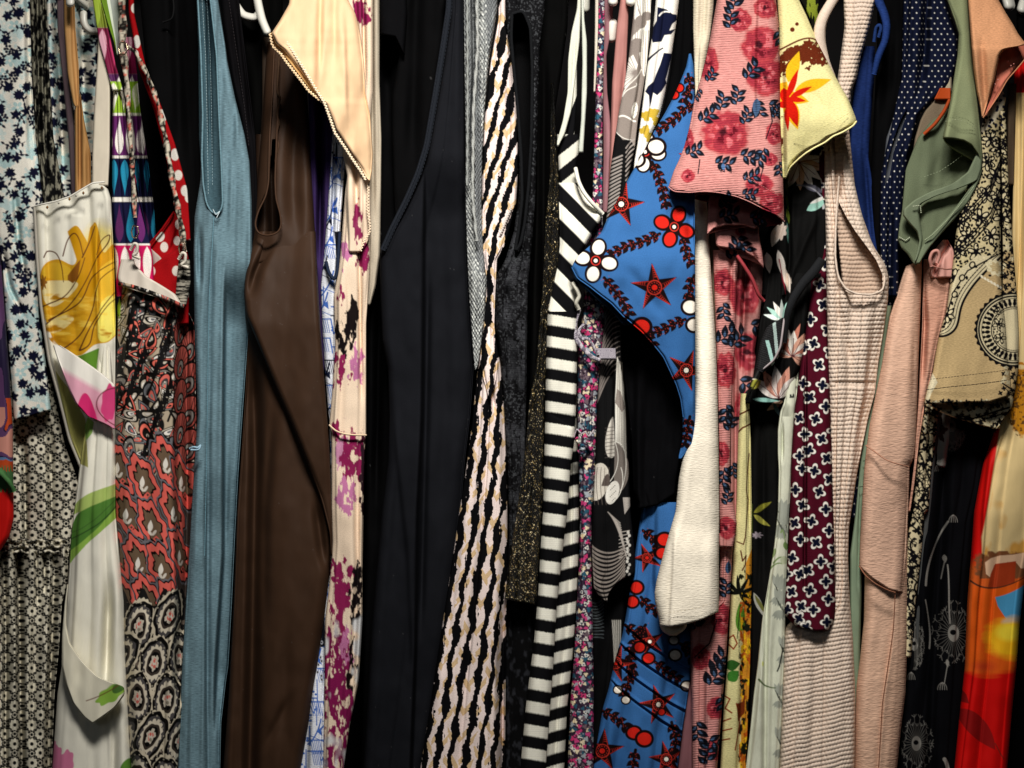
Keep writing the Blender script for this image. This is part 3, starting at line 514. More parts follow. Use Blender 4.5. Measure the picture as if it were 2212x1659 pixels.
sheet(g, 'body', [(421, -90), (428, 60), (436, 150), (435, 300), (433, 390), (420, 470), (418, 553), (420, 700), (427, 900), (420, 1000), (408, 1200), (394, 1420), (384, 1659), (380, 1900)],
      [(466, -90), (471, 0), (487, 100), (491, 133), (508, 213), (528, 290), (539, 350), (544, 440), (545, 553), (538, 700), (527, 853), (515, 1020), (508, 1150), (501, 1300), (493, 1440), (488, 1473), (478, 1560), (476, 1659), (476, 1900)], y=10, D=150, r=16, kind='heather', pat=bl, pleat=.35, hole=AH,
      folds=[('s', [(486, 560), (483, 900), (482, 1200), (466, 1450), (462, 1600)], 52, 2.5), ('v', [(458, 480), (453, 700), (449, 1100), (446, 1600), (444, 1880)], 7, 6), ('s', [(446, 1000), (444, 1400), (450, 1880)], 14, 3), ('v', [(430, 470), (432, 640)], 12, 6)], rough=3.5, rx=18, rv=330, res=1.8)
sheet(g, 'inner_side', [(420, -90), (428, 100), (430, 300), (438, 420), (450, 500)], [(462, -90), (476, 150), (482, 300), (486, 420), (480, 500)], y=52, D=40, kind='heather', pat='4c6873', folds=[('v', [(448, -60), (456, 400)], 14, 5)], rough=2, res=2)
cord(g, 'armhole_binding', [(x, v, 4 if x < 450 else 6) for x, v in AH], 2.2, '6f909c', 'heather', sm=3)
stitches(g, 'stitching', [(434, -40, 38), (444, 120, 38), (447, 240, 38), (450, 420, 36)], 'b9d3da', dash=4, gap=2.5); stitches(g, 'stitching', [(444, -40, 38), (454, 120, 38), (457, 240, 38), (459, 400, 38)], 'a9c5ce', dash=4, gap=2.5)
cord(g, 'side_seam', [(462, 466, 2), (458, 540, -1), (452, 640, -1), (449, 800, -1), (446, 1000, 0), (442, 1200, 0)], 1.0, '6f97a6', 'heather', sm=4)
cord(g, 'loose_thread', [(410, 969, -6), (418, 965, -12), (428, 968, -12), (434, 960, -8), (430, 972, -12), (412, 972, -10)], 2.3, '9fc0d4', 'knit', sm=1.5)
cord(g, 'loose_thread', [(460, 452, 2), (466, 464, -2), (475, 456, 2), (468, 470, -2)], .8, 'd5e5ea', 'knit')
g = thing('black_camisole', 'black camisole with a stitched edge right of the light blue tank', 'tank top', 510, 150, 40)
sheet(g, 'body', [(466, -90), (480, 50), (498, 160), (520, 260), (534, 340), (530, 380), (534, 640)], [(508, -90), (520, 30), (532, 130), (540, 200), (552, 300), (556, 400), (560, 640)], y=30, D=80, pat='0e0d0f', rough=3, folds=[('s', [(506, -60), (524, 120), (545, 330)], 24, 3), ('v', [(495, 0), (525, 250)], 8, 6)], res=2.5)
sheet(g, 'painted_shadow', [(500, -90), (540, 200), (548, 400), (548, 640)], [(610, -90), (612, 200), (600, 400), (600, 640)], y=90, D=60, pat='060606', rough=4, res=4)  # near-black sheet, the shade behind the camisole put into its colour
stitches(g, 'stitching', [(490, -30, 26), (512, 120, 26), (528, 230, 24), (538, 320, 24)], '3b3638')
# brown satin
g = thing('brown_dress', 'plain dark brown satin dress with a keyhole armhole and a diagonal fold', 'dress', 620, 800, 10)
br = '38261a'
sheet(g, 'body', [(574, 90), (568, 240), (555, 400), (545, 505), (534, 560), (527, 620), (530, 690), (534, 720), (530, 850), (520, 1000), (512, 1110), (505, 1300), (494, 1500), (482, 1659), (476, 1900)],
      [(650, 90), (664, 200), (675, 400), (684, 553), (690, 700), (702, 850), (710, 960), (716, 1106), (716, 1190), (712, 1240), (700, 1340), (686, 1440), (668, 1560), (650, 1659), (630, 1900)], y=[(90, 60), (400, 24), (640, 16), (760, 20), (1200, 10), (1900, 8)], D=160, r=28, pleat=.5, kind='satin', pat=br,
      hole=[(588, 300), (580, 400), (558, 450), (549, 480), (553, 500), (575, 508), (598, 504), (607, 490), (604, 460), (594, 420), (592, 380), (596, 300)],
      folds=[('v', [(546, 720), (552, 1000), (545, 1400), (535, 1880)], 40, 15), ('v', [(528, 760), (524, 1100), (505, 1880)], 10, 12), ('v', [(590, 860), (572, 1100), (570, 1400)], 12, 11), ('v', [(680, 1060), (700, 1220), (712, 1250)], 16, 10),
             ('v', [(575, 560), (540, 600), (534, 650)], 24, 9), ('v', [(640, 200), (634, 420), (650, 560)], 14, 20), ('v', [(640, 1480), (600, 1560), (560, 1640)], 5, 12), ('v', [(620, 1300), (612, 1880)], 6, 16)], rough=3, rx=60, rv=500, res=2.0)
sheet(g, 'draped_front', [(556, 500), (536, 560), (528, 610), (527, 640), (532, 682), (550, 724), (575, 785), (602, 850), (632, 920), (664, 1000), (694, 1080), (712, 1150), (715, 1200)], [(682, 500), (686, 600), (692, 700), (703, 850), (711, 960), (717, 1106), (718, 1200)], y=[(500, 26), (560, 8), (700, -10), (1000, -10), (1200, 2)], D=20, r=13, kind='satin', pat=br, rough=2.5, rx=60, rv=400, sm=8, folds=[('v', [(585, 520), (552, 590), (538, 650)], 16, 10)], res=1.8)
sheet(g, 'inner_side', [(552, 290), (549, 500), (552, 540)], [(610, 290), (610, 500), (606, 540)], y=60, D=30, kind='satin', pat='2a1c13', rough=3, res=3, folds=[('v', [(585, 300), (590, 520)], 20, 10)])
cord(g, 'armhole_binding', [(604, 130, 50), (600, 240, 30), (596, 340, 16), (594, 390, 10), (596, 430, 6), (606, 465, 4), (608, 490, 2), (600, 504, 0), (576, 510, -1), (556, 504, 2), (550, 485, 4), (558, 455, 6), (574, 425, 10), (580, 395, 14), (582, 300, 24), (588, 200, 36), (592, 110, 50)], 2.1, '412c1e', 'satin', sm=4)
cord(g, 'strap_ruching', [(x, v, 30) for x, v in [(603, 120), (598, 200), (606, 210), (597, 250), (603, 262), (596, 300), (602, 312), (594, 350), (599, 362)]], 2.2, '4b3626', 'satin', sm=2)
g = thing('dark_camisole', 'near black camisole strap hanging left of the brown armhole', 'camisole', 570, 300, 60)
sheet(g, 'strap', [(566, 80), (566, 240), (558, 360), (552, 470)], [(586, 80), (584, 240), (578, 340), (566, 470)], y=70, D=20, r=5, kind='satin', pat='2e241c', res=2.5)
# purple
g = thing('purple_dress', 'deep purple garment with two vertical folds under the cream sleeve edge', 'dress', 690, 400, 50)
sheet(g, 'body', [(664, 120), (666, 220), (672, 400), (680, 553), (690, 800)], [(716, 120), (722, 240), (722, 320), (712, 450), (702, 553), (704, 800)], y=42, D=70, r=10, pat='34264f', folds=[('v', [(692, 130), (692, 400), (690, 600)], 40, 6)], rough=2, res=2)
# blue white print
c = Cv(620, 200, 820, 1900, 'dfe3ec', 2.2)
for (x, y, a, b, d) in scatter(625, 220, 800, 1900, 34, 51, .4):
    t = a * 3.14; B = ('4a6db4', '3f66b4', '151d33')[int(b * 2.5)]
    if d < .4:
        for k in range(6): c.line([(x + k * 4 - 12, y - 12), (x + k * 4 - 6, y + 16)], 1.5, B)
        c.line([(x - 18, y - 14), (x + 16, y - 14), (x + 22, y + 18)], 3, B)
    elif d < .7:
        c.line(bez((x - 20, y + 24), (x, y), (x + 6, y - 30)), 3.2, B); c.poly([(x - 5, y - 4), (x + 6, y - 12), (x + 8, y + 6)], B); c.line([(x - 16, y + 6), (x + 14, y + 20)], 1.6, B)
    else:
        for k in range(5): c.ell(x + 6 * math.cos(t + k), y + k * 6 - 12, 2.6, c=B)
        c.line([(x + 9, y - 20), (x + 9, y + 22)], 2.4, B)
c.poly([(640, 1310), (702, 1290), (702, 1395), (690, 1400), (640, 1480)], '14161e')
for k in range(22): c.ell(688 + 7 * math.sin(k * 1.3), 1300 + k * 8, 3.2, 4, 0, 'b9bcc6'); c.ell(688 + 7 * math.sin(k * 1.3), 1300 + k * 8, 1.6, 2.4, 0, '14161e')
c.poly([(722, 500), (736, 500), (740, 585), (728, 590)], '14161e'); 
for k in range(6): c.line([(724, 560 + 0 * k), (738, 560 - k * 9)], 1.3, 'dfe3ec')
g = thing('blue_print_top', 'white top with blue and black tribal line drawing between purple and cream', 'top', 715, 700, 30)
sheet(g, 'body', [(722, 200), (716, 330), (708, 450), (700, 553), (693, 620), (697, 720), (704, 830), (712, 920), (716, 1060), (700, 1200), (694, 1320), (680, 1440), (660, 1540), (640, 1659), (632, 1900)], [(744, 200), (748, 330), (738, 450), (732, 553), (728, 640), (728, 760), (722, 900), (722, 1060), (718, 1200), (706, 1340), (704, 1500), (702, 1659), (700, 1900)],
      y=[(200, 40), (600, 22), (1000, 40), (1400, 34), (1900, 26)], D=90, r=9, kind='linen', pat=c, folds=[('v', [(726, 260), (720, 430), (716, 560)], 20, 4), ('s', [(684, 1400), (672, 1520), (660, 1800)], -16, 4)], rough=3, res=1.3)
cord(g, 'neck_binding', [(734, 500, 18), (730, 560, 12), (728, 590, 10), (722, 606, 10), (710, 590, 12), (704, 565, 16)], 4, '232b3e', sm=3)
# cream dress with magenta brush strokes
c = Cv(690, -90, 900, 1900, 'e6d0b8', 2.0)
def brush(X, Y, seed, sx=9, sy=26): return fbm(X / sx, Y / sy, seed, 4)
def blot(x, y, rx, ry, cc, seed, k=10):
    c.field(lambda X, Y: (.26 + 1.9 * (fbm(X / 8, Y / 22, seed, 4) - .47) - .40 * np.hypot((X - x) / rx, (Y - y) / ry) ** 2) * k, cc, [(x - 2.2 * rx, y - 2.0 * ry), (x + 2.2 * rx, y - 2.0 * ry), (x + 2.2 * rx, y + 2.0 * ry), (x - 2.2 * rx, y + 2.0 * ry)])
for (x, y, rx, ry, cc) in [(735, 640, 12, 24, '84204e'), (748, 715, 26, 46, '141012'), (768, 680, 12, 44, '1a1414'), (735, 796, 24, 36, '84204e'), (770, 790, 16, 40, 'b8709a'), (733, 930, 14, 26, '84204e'), (738, 985, 15, 40, 'c084a4'), (762, 990, 26, 60, '84204e'), (745, 1070, 20, 40, 'b8709a'),
                           (785, 1030, 7, 90, '2c1a22'), (738, 1260, 26, 50, '84204e'), (716, 1220, 10, 26, '84204e'), (736, 1310, 20, 50, '84204e'), (772, 1290, 16, 60, '1a1416'), (725, 1400, 30, 44, '7c1a4c'), (750, 1400, 16, 40, 'b8709a'), (764, 1440, 20, 60, '16100f'), (722, 1470, 34, 50, '7c1a4c'), (745, 1530, 30, 50, '7c1a4c'), (720, 1600, 34, 70, '7c1a4c'), (750, 1680, 30, 80, '7c1a4c'), (786, 556, 16, 30, '84204e'), (782, 20, 24, 30, '84204e'), (745, 556, 12, 34, 'b8709a'), (772, 480, 10, 44, '84204e')]:
    blot(x, y, rx, ry, cc, int(x + y))
c.field(lambda X, Y: (fbm(X / 22, Y / 50, 66, 2) - .62) * 8 * (Y > 1280), 'cfcfd0')
mg = c
g = thing('cream_dress', 'cream dress with magenta and black brush marks and a picot edged shoulder ruffle', 'dress', 740, 600, 0)
sheet(g, 'body', [(762, 280), (745, 420), (735, 553), (721, 640), (724, 750), (717, 853), (711, 920), (716, 940), (716, 1106), (718, 1173), (712, 1256), (702, 1340), (700, 1500), (698, 1659), (694, 1900)],
      [(800, 280), (800, 420), (802, 500), (798, 600), (791, 700), (791, 910), (791, 938), (788, 970), (785, 1106), (783, 1240), (783, 1340), (775, 1473), (755, 1573), (743, 1659), (730, 1900)], y=[(280, 16), (600, 2), (1900, 10)], D=110, r=14, pat=mg, rough=3, rx=22,
      folds=[('s', [(744, 550), (752, 700), (768, 760), (780, 800)], 4, 3), ('v', [(776, 420), (778, 700), (782, 910)], 10, 5), ('s', [(730, 1000), (742, 1200), (738, 1340)], -6, 8), ('v', [(770, 960), (772, 1250), (755, 1560)], 10, 7)], res=1.3)
cord(g, 'peplum_hem', [(711, 918, 8), (726, 932, -3), (746, 938, -6), (770, 940, -4), (791, 940, 6)], 2.0, 'e0c6a8', sm=3)
sheet(g, 'side_fold', [(772, -90), (780, 100), (786, 300), (790, 500), (790, 660)], [(820, -90), (820, 180), (824, 300), (823, 420), (821, 553), (812, 620), (800, 660)], y=34, D=60, r=12, pat='b5aa98', rough=3, res=2, folds=[('v', [(802, -60), (806, 500)], 12, 5)])
sheet(g, 'print_side', [(740, -90), (744, 60), (752, 200), (780, 300)], [(806, -90), (806, 60), (806, 200), (796, 300)], y=14, D=30, r=10, pat=mg, rough=3, res=1.5, folds=[('v', [(784, -60), (788, 220)], 16, 4), ('v', [(766, -60), (776, 200)], 10, 5)])
# shoulder ruffle
FL = [(636, -90), (624, 10), (604, 45), (586, 72), (596, 95), (612, 108), (630, 132), (650, 158), (668, 184), (684, 212), (702, 224), (713, 250), (724, 280), (742, 308), (760, 336), (778, 362), (792, 386), (799, 392)]
RT = [(748, -90), (752, 0), (768, 30), (778, 70), (786, 130), (790, 200), (800, 250), (806, 333), (804, 370), (799, 392)]
sheet(g, 'shoulder_ruffle', FL, RT, y=[(-90, 10), (0, -30), (80, -50), (240, -36), (392, -16)], D=16, r=12, kind='satin', pat='e0bd96', rough=5, rx=48, rv=160, sm=2.5, slope=.28, folds=[('v', [(694, -60), (690, 100), (686, 210)], 9, 7), ('s', [(744, 0), (748, 130), (752, 300)], 9, 4), ('v', [(722, -60), (724, 160)], 5, 8)], res=1.5)
UN = [(586, 72), (603, 72), (618, 82), (636, 110), (662, 150), (684, 188), (704, 218), (700, 222), (690, 216), (672, 202), (652, 176), (622, 132), (592, 100)]
sheet(g, 'ruffle_underside', [(585, 72), (591, 98), (608, 112), (622, 132), (652, 170), (668, 192), (690, 212), (702, 220)], [(604, 70), (616, 80), (634, 106), (660, 148), (684, 188), (698, 214), (704, 220)], y=-60, D=6, r=3, pat='c9a068', rough=2, sm=2)
def picot(path, y, amp=2.4, per=6.5):
    P = np.array(path, float); d = np.r_[0, np.cumsum(np.linalg.norm(np.diff(P, axis=0), axis=1))]; q = np.arange(0, d[-1], .9)
    X = np.interp(q, d, P[:, 0]); V = np.interp(q, d, P[:, 1]); tx = np.gradient(X); tv = np.gradient(V); n = np.hypot(tx, tv); w_ = np.abs(np.sin(q * math.pi / per)) * amp * 2
    return [(x - b / m * ww, v + a / m * ww, y) for x, v, a, b, m, ww in zip(X, V, tx, tv, n, w_)]
cord(g, 'picot_edge', picot([(586, 72), (591, 98), (608, 114), (622, 134), (652, 172), (668, 194), (690, 212), (702, 220)], -62), 1.9, 'ecd0a8', res=.9, seg=6)
cord(g, 'picot_edge', picot([(604, 72), (616, 82), (634, 108), (660, 150), (684, 190), (704, 222), (716, 256), (726, 286), (744, 312), (762, 340), (780, 366), (793, 388)], -66), 1.9, 'f2dfc2', res=.9, seg=6)
sheet(g, 'lower_ruffle', [(738, 300), (742, 340), (750, 380), (748, 430), (752, 520)], [(800, 300), (800, 400), (800, 460), (801, 495), (795, 525), (782, 545)], y=0, D=10, r=6, kind='satin', pat=mg, rough=3, sm=3, folds=[('v', [(768, 330), (772, 500)], 14, 6), ('s', [(782, 360), (784, 530)], 6, 3)])
cord(g, 'picot_edge', picot([(799, 385), (798, 420), (797, 450), (802, 490), (800, 505), (790, 520), (781, 543)], -6), 1.5, 'f2dcc0', res=.9, seg=6)
# black group
g = thing('black_polo', 'black short sleeved top behind the navy tank with its sleeve edge at the top', 'top', 850, 80, 40)
sheet(g, 'body', [(800, -90), (806, 200), (804, 500), (796, 700), (790, 1100), (775, 1900)], [(960, -90), (955, 300), (930, 700), (880, 1200), (840, 1900)], y=76, D=100, pat='070708', rough=5, folds=[('v', [(830, -60), (840, 300)], 22, 12), ('v', [(822, 560), (812, 1100)], 30, 8)], res=4)
sheet(g, 'sleeve', [(818, -90), (820, 20), (822, 72)], [(876, -90), (880, 30), (874, 110)], y=34, D=24, pat='0b0b0d', rough=3, bot=[(0, 74), (.6, 80), (1, 120)], res=2.5)
sheet(g, 'front_panel', [(880, -90), (862, 120), (846, 210), (846, 300), (850, 420), (855, 480)], [(970, -90), (958, 80), (940, 200), (920, 320), (900, 400), (880, 480)], y=50, D=50, pat='09090a', rough=4, folds=[('v', [(900, -60), (890, 400)], 14, 14)], res=4)
g = thing('navy_tank', 'charcoal navy tank dress with a broad curved armhole edge', 'dress', 920, 700, 0)
nv = '17181c'
sheet(g, 'body', [(966, -90), (964, 20), (952, 100), (936, 200), (916, 317), (898, 375), (874, 430), (842, 494), (820, 545), (822, 650), (826, 736), (838, 800), (841, 900), (838, 1000), (825, 1106), (812, 1250), (800, 1400), (785, 1659), (778, 1900)],
      [(1004, -90), (1003, 100), (1006, 400), (1010, 553), (1018, 700), (1024, 790), (1016, 900), (1004, 1000), (996, 1100), (984, 1200), (965, 1350), (944, 1500), (915, 1659), (890, 1900)], y=[(-90, 16), (500, 0), (1900, 4)], D=160, r=22, pat=nv, rough=3.5, rx=60, rv=600,
      folds=[('s', [(918, 330), (916, 553), (912, 900), (902, 1106), (898, 1400), (880, 1880)], 30, 3), ('v', [(925, 560), (920, 900), (908, 1400)], 12, 7), ('s', [(846, 850), (858, 1000), (880, 1200), (892, 1500)], -9, 5), ('v', [(960, 500), (962, 900), (950, 1200)], 6, 16)], res=2.2)
E = [(966, -60), (964, 20), (952, 100), (936, 200), (916, 317), (898, 375), (874, 430), (842, 494), (822, 540)]
cord(g, 'armhole_binding', [(x + 5, v, -1 + .01 * v * 0) for x, v in E], 6.5, '1e2127', flat=.35, sm=4)
stitches(g, 'stitching', [(x + 12, v, -7) for x, v in E], '262a31', dash=5, gap=3, rad=.8); stitches(g, 'stitching', [(x + 2, v, -7) for x, v in E], '2c3038', dash=5, gap=3, rad=.6)
# grey lace tank
c = Cv(990, -90, 1200, 900, '6d7072', 2.2)
c.field(lambda X, Y: (fbm(X / 14, Y / 40, 12, 3) - .5) * 5, '8b8f90')
for (x, y, a, b, d) in scatter(995, -90, 1190, 880, 7, 61, .2):
    if (abs((x - 1030 - .05 * (y - 300)) % 46 - 23) < 11) or y > 590: c.ell(x, y, 2.6, 3.2, 0, 'b9bcb9'); c.ell(x, y, 2.0, 2.6, 0, '9a9e9c' if a > .4 else 'c9ccc8')
for k in range(6): c.line([(1006 + k * 14, -90), (1010 + k * 11, 500)], 1.1, '54585a')
g = thing('grey_tank', 'silver grey tank top with raised cable lace texture', 'tank top', 1040, 300, 10)
sheet(g, 'body', [(1001, -90), (1003, 133), (1006, 300), (1006, 450), (1009, 553), (1014, 650), (1022, 760), (1026, 800)], [(1076, -90), (1074, 20), (1056, 133), (1047, 233), (1042, 333), (1040, 440), (1044, 520), (1050, 580), (1052, 610), (1046, 703), (1033, 786), (1027, 800)], y=8, D=60, r=11, kind='lace', pat=c,
      folds=[('v', [(1020, -60), (1024, 150), (1018, 300), (1022, 460)], 24, 4), ('v', [(1034, -60), (1034, 60)], 12, 4), ('s', [(1012, 540), (1026, 700)], -5, 4), ('v', [(1042, 60), (1030, 260), (1034, 420)], 7, 4)], rough=4, rx=14, res=1.3, disp=lambda px, pv: 1.3 * np.sin(px * 1.1) * np.sin(pv * .55))
cord(g, 'lace_cord', [(1029, -60, 0), (1032, 100, -3), (1023, 233, -6), (1022, 330, -6), (1021, 430, -6), (1030, 520, -6)], 3.2, 'a5a8a5', 'lace', twist=.35, sm=4)
cord(g, 'lace_cord', [(1009, -60, 4), (1010, 100, 0), (1010, 250, 0), (1009, 400, 0)], 2.6, '8f9391', 'lace', twist=.35, sm=4)
# zebra dress
def zebra(px, pv, s):
    n = (fbm(px / 5, pv / 6, 71, 2) - .5) * 2; n2 = fbm(px / 30, pv / 90, 72, 2) - .5
    x0 = np.interp(pv, [0, 300, 550, 700, 800, 1100, 1300, 1659, 1900], [1085, 1072, 1048, 1050, 1040, 1004, 972, 918, 880])
    q = (px - x0) / np.interp(pv, [0, 550, 800, 1100, 1659], [25, 25, 26, 28, 30]) + .11 * n + .4 * n2 + .0016 * (np.minimum(pv, 900) - 500) + .0065 * (np.minimum(pv, 560) - 560) + .10 * np.sin(pv * .09 + np.floor(px / 24) * 1.7)
    f = np.abs(q - np.floor(q) - .5); blk = f < .24 + .05 * np.sin(pv * .05 + np.floor(q) * 2.1)
    dd = np.where(np.floor(q) % 2 > 0, 1, -1); di = ((pv + dd * 1.3 * (px - x0)) / 58 + np.floor(q + .5) * .37) % 1
    o = np.empty(px.shape + (3,)); o[:] = hx('e6d5d0'); o[di < .27] = hx('cfb28a'); o[(di > .26) & (di < .285)] = hx('c7a47a'); o[blk] = hx('0d0d0f'); return o
g = thing('zebra_dress', 'black, blush and gold jagged stripe dress widening toward the bottom', 'dress', 1030, 1000, 0)
sheet(g, 'skirt', [(1048, 620), (1042, 730), (1030, 810), (1019, 920), (1006, 1020), (992, 1106), (976, 1220), (960, 1320), (942, 1440), (924, 1560), (908, 1659), (880, 1900)], [(1062, 620), (1070, 730), (1082, 790), (1090, 900), (1094, 1000), (1096, 1106), (1096, 1250), (1092, 1440), (1091, 1659), (1090, 1900)], y=[(620, 24), (730, 14), (860, 0), (1100, -6), (1900, 0)], D=130, r=26, pat=zebra, rough=3, rx=40, rv=400,
      folds=[('v', [(1062, 740), (1064, 860), (1072, 920)], 14, 5), ('s', [(1080, 1240), (1074, 1450), (1078, 1880)], 22, 5), ('v', [(1086, 1300), (1084, 1880)], 10, 4)], res=1.1)
sheet(g, 'bodice', [(1077, -90), (1077, 40), (1060, 133), (1048, 240), (1042, 350), (1040, 480), (1042, 553), (1052, 610), (1044, 720), (1036, 780), (1044, 820), (1056, 860)], [(1090, -90), (1092, 40), (1103, 100), (1110, 150), (1119, 240), (1119, 370), (1114, 450), (1100, 500), (1088, 540), (1074, 560), (1070, 640), (1068, 703), (1076, 780), (1072, 820), (1060, 860)], y=[(-90, 22), (700, 4), (860, -8)], D=60, r=10, pat=zebra, rough=3,
      folds=[('v', [(1094, 60), (1100, 300), (1090, 440)], 6, 6), ('v', [(1058, 560), (1056, 780)], 7, 5)], res=1.1)
cord(g, 'overlock_stitch', [(1084 + 3.2 * (-1) ** k + (496 - v) * .42, v, 4) for k, v in enumerate(np.arange(505, 440, -2.6))], .9, 'd9d2cc', res=1)
# black lace tank
c = Cv(1060, -90, 1240, 1900, '121214', 2.2)
yy0 = lambda X, Y: (fbm(X / 30, Y / 45, 15, 3) - .47) * 9 * (.55 + .45 * np.sin(Y * 1.6)) * (Y > 420)
c.field(yy0, '35363a'); c.field(lambda X, Y: (np.abs(fbm(X / 10, Y / 13, 16, 2) - .5) < .035) * 1.0 * (Y > 440), '0b0b0c'); c.field(lambda X, Y: (fbm(X / 3, Y / 3, 17, 2) - .62) * 12, '3e4043')
g = thing('lace_tank', 'black floral lace tank top with a long bound armhole', 'tank top', 1120, 400, 10)
AH = [(1106, 30), (1104, 80), (1110, 150), (1119, 240), (1126, 340), (1128, 430), (1120, 500), (1112, 545), (1124, 530), (1134, 480), (1142, 400), (1148, 300), (1150, 150), (1146, 60), (1130, 22)]
sheet(g, 'body', [(1094, -90), (1092, 20), (1096, 80), (1112, 180), (1120, 300), (1121, 420), (1110, 500), (1092, 560), (1070, 600), (1070, 700), (1082, 786), (1090, 900), (1096, 1000), (1099, 1106), (1098, 1300), (1094, 1659), (1092, 1900)], [(1180, -90), (1176, 30), (1166, 100), (1160, 300), (1156, 440), (1146, 560), (1140, 620), (1138, 800), (1134, 1000), (1128, 1106), (1136, 1300), (1140, 1900)],
      y=[(-90, 4), (1000, 14), (1300, 40), (1900, 44)], D=90, r=12, kind='lace', pat=c, hole=AH, folds=[('s', [(1118, 640), (1108, 760), (1120, 900)], -8, 5), ('v', [(1100, 600), (1092, 700)], 10, 7)], rough=4, res=1.4)
sheet(g, 'inner_side', [(1100, -40), (1110, 300), (1110, 560)], [(1156, -40), (1156, 300), (1136, 560)], y=60, D=30, kind='lace', pat='0b0b0c', res=4)
cord(g, 'armhole_binding', [(x, v, 2) for x, v in AH], 3.6, '17181a', 'lace', sm=4, flat=.7, closed=True)
g = thing('black_jumper', 'plain black top with a soft shoulder between the lace and glitter tops', 'top', 1180, 100, 40)
sheet(g, 'body', [(1158, -90), (1160, 100), (1158, 400), (1150, 600), (1140, 1000)], [(1232, -90), (1226, 60), (1212, 160), (1196, 260), (1192, 400), (1186, 600), (1180, 1000)], y=44, D=70, pat='070707', rough=4, folds=[('v', [(1176, 80), (1172, 900)], 22, 9)], res=4)
# glitter top
def glit(px, pv, s):
    o = np.empty(px.shape + (3,)); o[:] = hx('0c0b09'); r1 = vn(px * .9, pv * .9, 5) * .6 + .4 * vn(px * .43, pv * .4, 6)
    dens = np.interp(pv, [200, 420, 600, 1300], [.84, .74, .74, .71]); q = r1 > dens; o[q] = hx('a88d4a'); o[r1 > dens + .06] = hx('fff2cc'); return o
g = thing('glitter_top', 'black top shot through with gold glitter, ending in a straight hem', 'top', 1150, 900, 10)
sheet(g, 'body', [(1190, 180), (1188, 380), (1178, 480), (1172, 620), (1158, 786), (1143, 865), (1135, 970), (1120, 1080), (1106, 1173), (1089, 1296)], [(1196, 180), (1202, 330), (1212, 440), (1208, 550), (1196, 640), (1180, 786), (1176, 880), (1172, 1080), (1166, 1173), (1158, 1306)], y=[(180, 30), (500, 12), (1300, -2)], D=70, r=9, kind='glitter', pat=glit, bot=[(0, 1293), (.4, 1300), (1, 1306)], rough=3, rx=16, folds=[('v', [(1158, 900), (1150, 1080), (1140, 1290)], 5, 6)], res=1.0, disp=lambda px, pv: 1.2 * np.sin(px * 1.7) * np.sin(pv * .8))
g = thing('velvet_dress', 'crushed black velvet dress showing below the glitter top hem', 'dress', 1120, 1450, 50)
c = Cv(1060, 1200, 1260, 1900, '0b0b0c'); c.field(lambda X, Y: (fbm(X / 8, Y / 14, 19, 3) - .56) * 8, '25262a')
sheet(g, 'body', [(1092, 1180), (1090, 1900)], [(1180, 1180), (1160, 1400), (1150, 1900)], y=34, D=90, pat=c, rough=4, res=2.2)
# ------------------------------------------------------------------ middle right
def bands(v, per, wf, x=None):
    q = v / per; f = q - np.floor(q); return np.clip((wf - f) * 12, 0, 1) * np.clip(f * 12 + .5, 0, 1)
WH, BK = hx('ebe9db'), hx('101012')
def mixc(m, a, b): return a * m[..., None] + b * (1 - m[..., None])
_vv = np.arange(-100, 2000.); _q = np.cumsum(1 / np.interp(_vv, [600, 900, 1150, 1300, 1659], [47, 46.5, 51.5, 51, 49.5])); _q -= np.interp(678, _vv, _q)
def stripes(x0f, droop, ph=0):
    def f(px, pv, s):
        jag = (vn(px * .9, pv * 0 + 3, 4) - .5) * 1.6
        q = np.interp(pv - droop * (px - np.interp(pv, x0f[1], x0f[0])) + jag, _vv, _q) + ph; fr = q - np.floor(q)
        return mixc(np.clip((.53 - fr) * 14, 0, 1) * np.clip(fr * 14 + .5, 0, 1), WH * (1 - .10 * (np.sin(pv * 1.5) > .55)[..., None]), BK)
    return f
def diag(px, pv, s):
    q = (pv - 1.02 * (px - 1203) + 14) / 74; fr = q - np.floor(q); return mixc(np.clip((.5 - fr) * 20, 0, 1) * np.clip(fr * 20 + .5, 0, 1), WH, BK)
g = thing('striped_dress', 'black and cream horizontally striped ribbed knit dress with cream shoulder straps', 'dress', 1210, 900, 0)
xl = [(1183, 673), (1180, 760), (1177, 920), (1173, 1106), (1169, 1156), (1163, 1273), (1153, 1390), (1136, 1523), (1124, 1659), (1104, 1900)]
X0 = ([p[0] for p in xl], [p[1] for p in xl])
sheet(g, 'skirt_side', [(1205, 800), (1200, 1100), (1185, 1300), (1165, 1500), (1150, 1900)], [(1244, 800), (1246, 900), (1249, 1000), (1251, 1106), (1250, 1200), (1246, 1300), (1239, 1400), (1226, 1523), (1219, 1659), (1206, 1900)], y=24, D=120, r=14, kind='knit', pat=stripes(X0, -.28, -.22), rough=2, res=1.4, slope=.2)
sheet(g, 'skirt', xl, [(1248, 673), (1246, 800), (1244, 890), (1240, 960), (1233, 1003), (1226, 1106), (1219, 1156), (1203, 1306), (1195, 1440), (1179, 1659), (1160, 1900)], y=[(673, -14), (900, -12), (1900, -8)], D=40, r=14, kind='knit', pat=stripes(X0, .16), rough=2, folds=[('s', [(1180, 890), (1210, 905), (1236, 930)], 2, 3)], res=1.3, slope=-.12, bulge=4)
sheet(g, 'bodice', [(1206, 395), (1209, 530), (1203, 580), (1190, 640), (1183, 674), (1182, 690)], [(1250, 395), (1284, 440), (1302, 462), (1296, 480), (1260, 540), (1250, 580), (1248, 690)], y=[(395, 8), (470, -10), (690, -6)], D=40, r=12, kind='knit', pat=diag, rough=3, folds=[('s', [(1218, 560), (1232, 610), (1240, 660)], 8, 5)], sm=3, res=1.3)
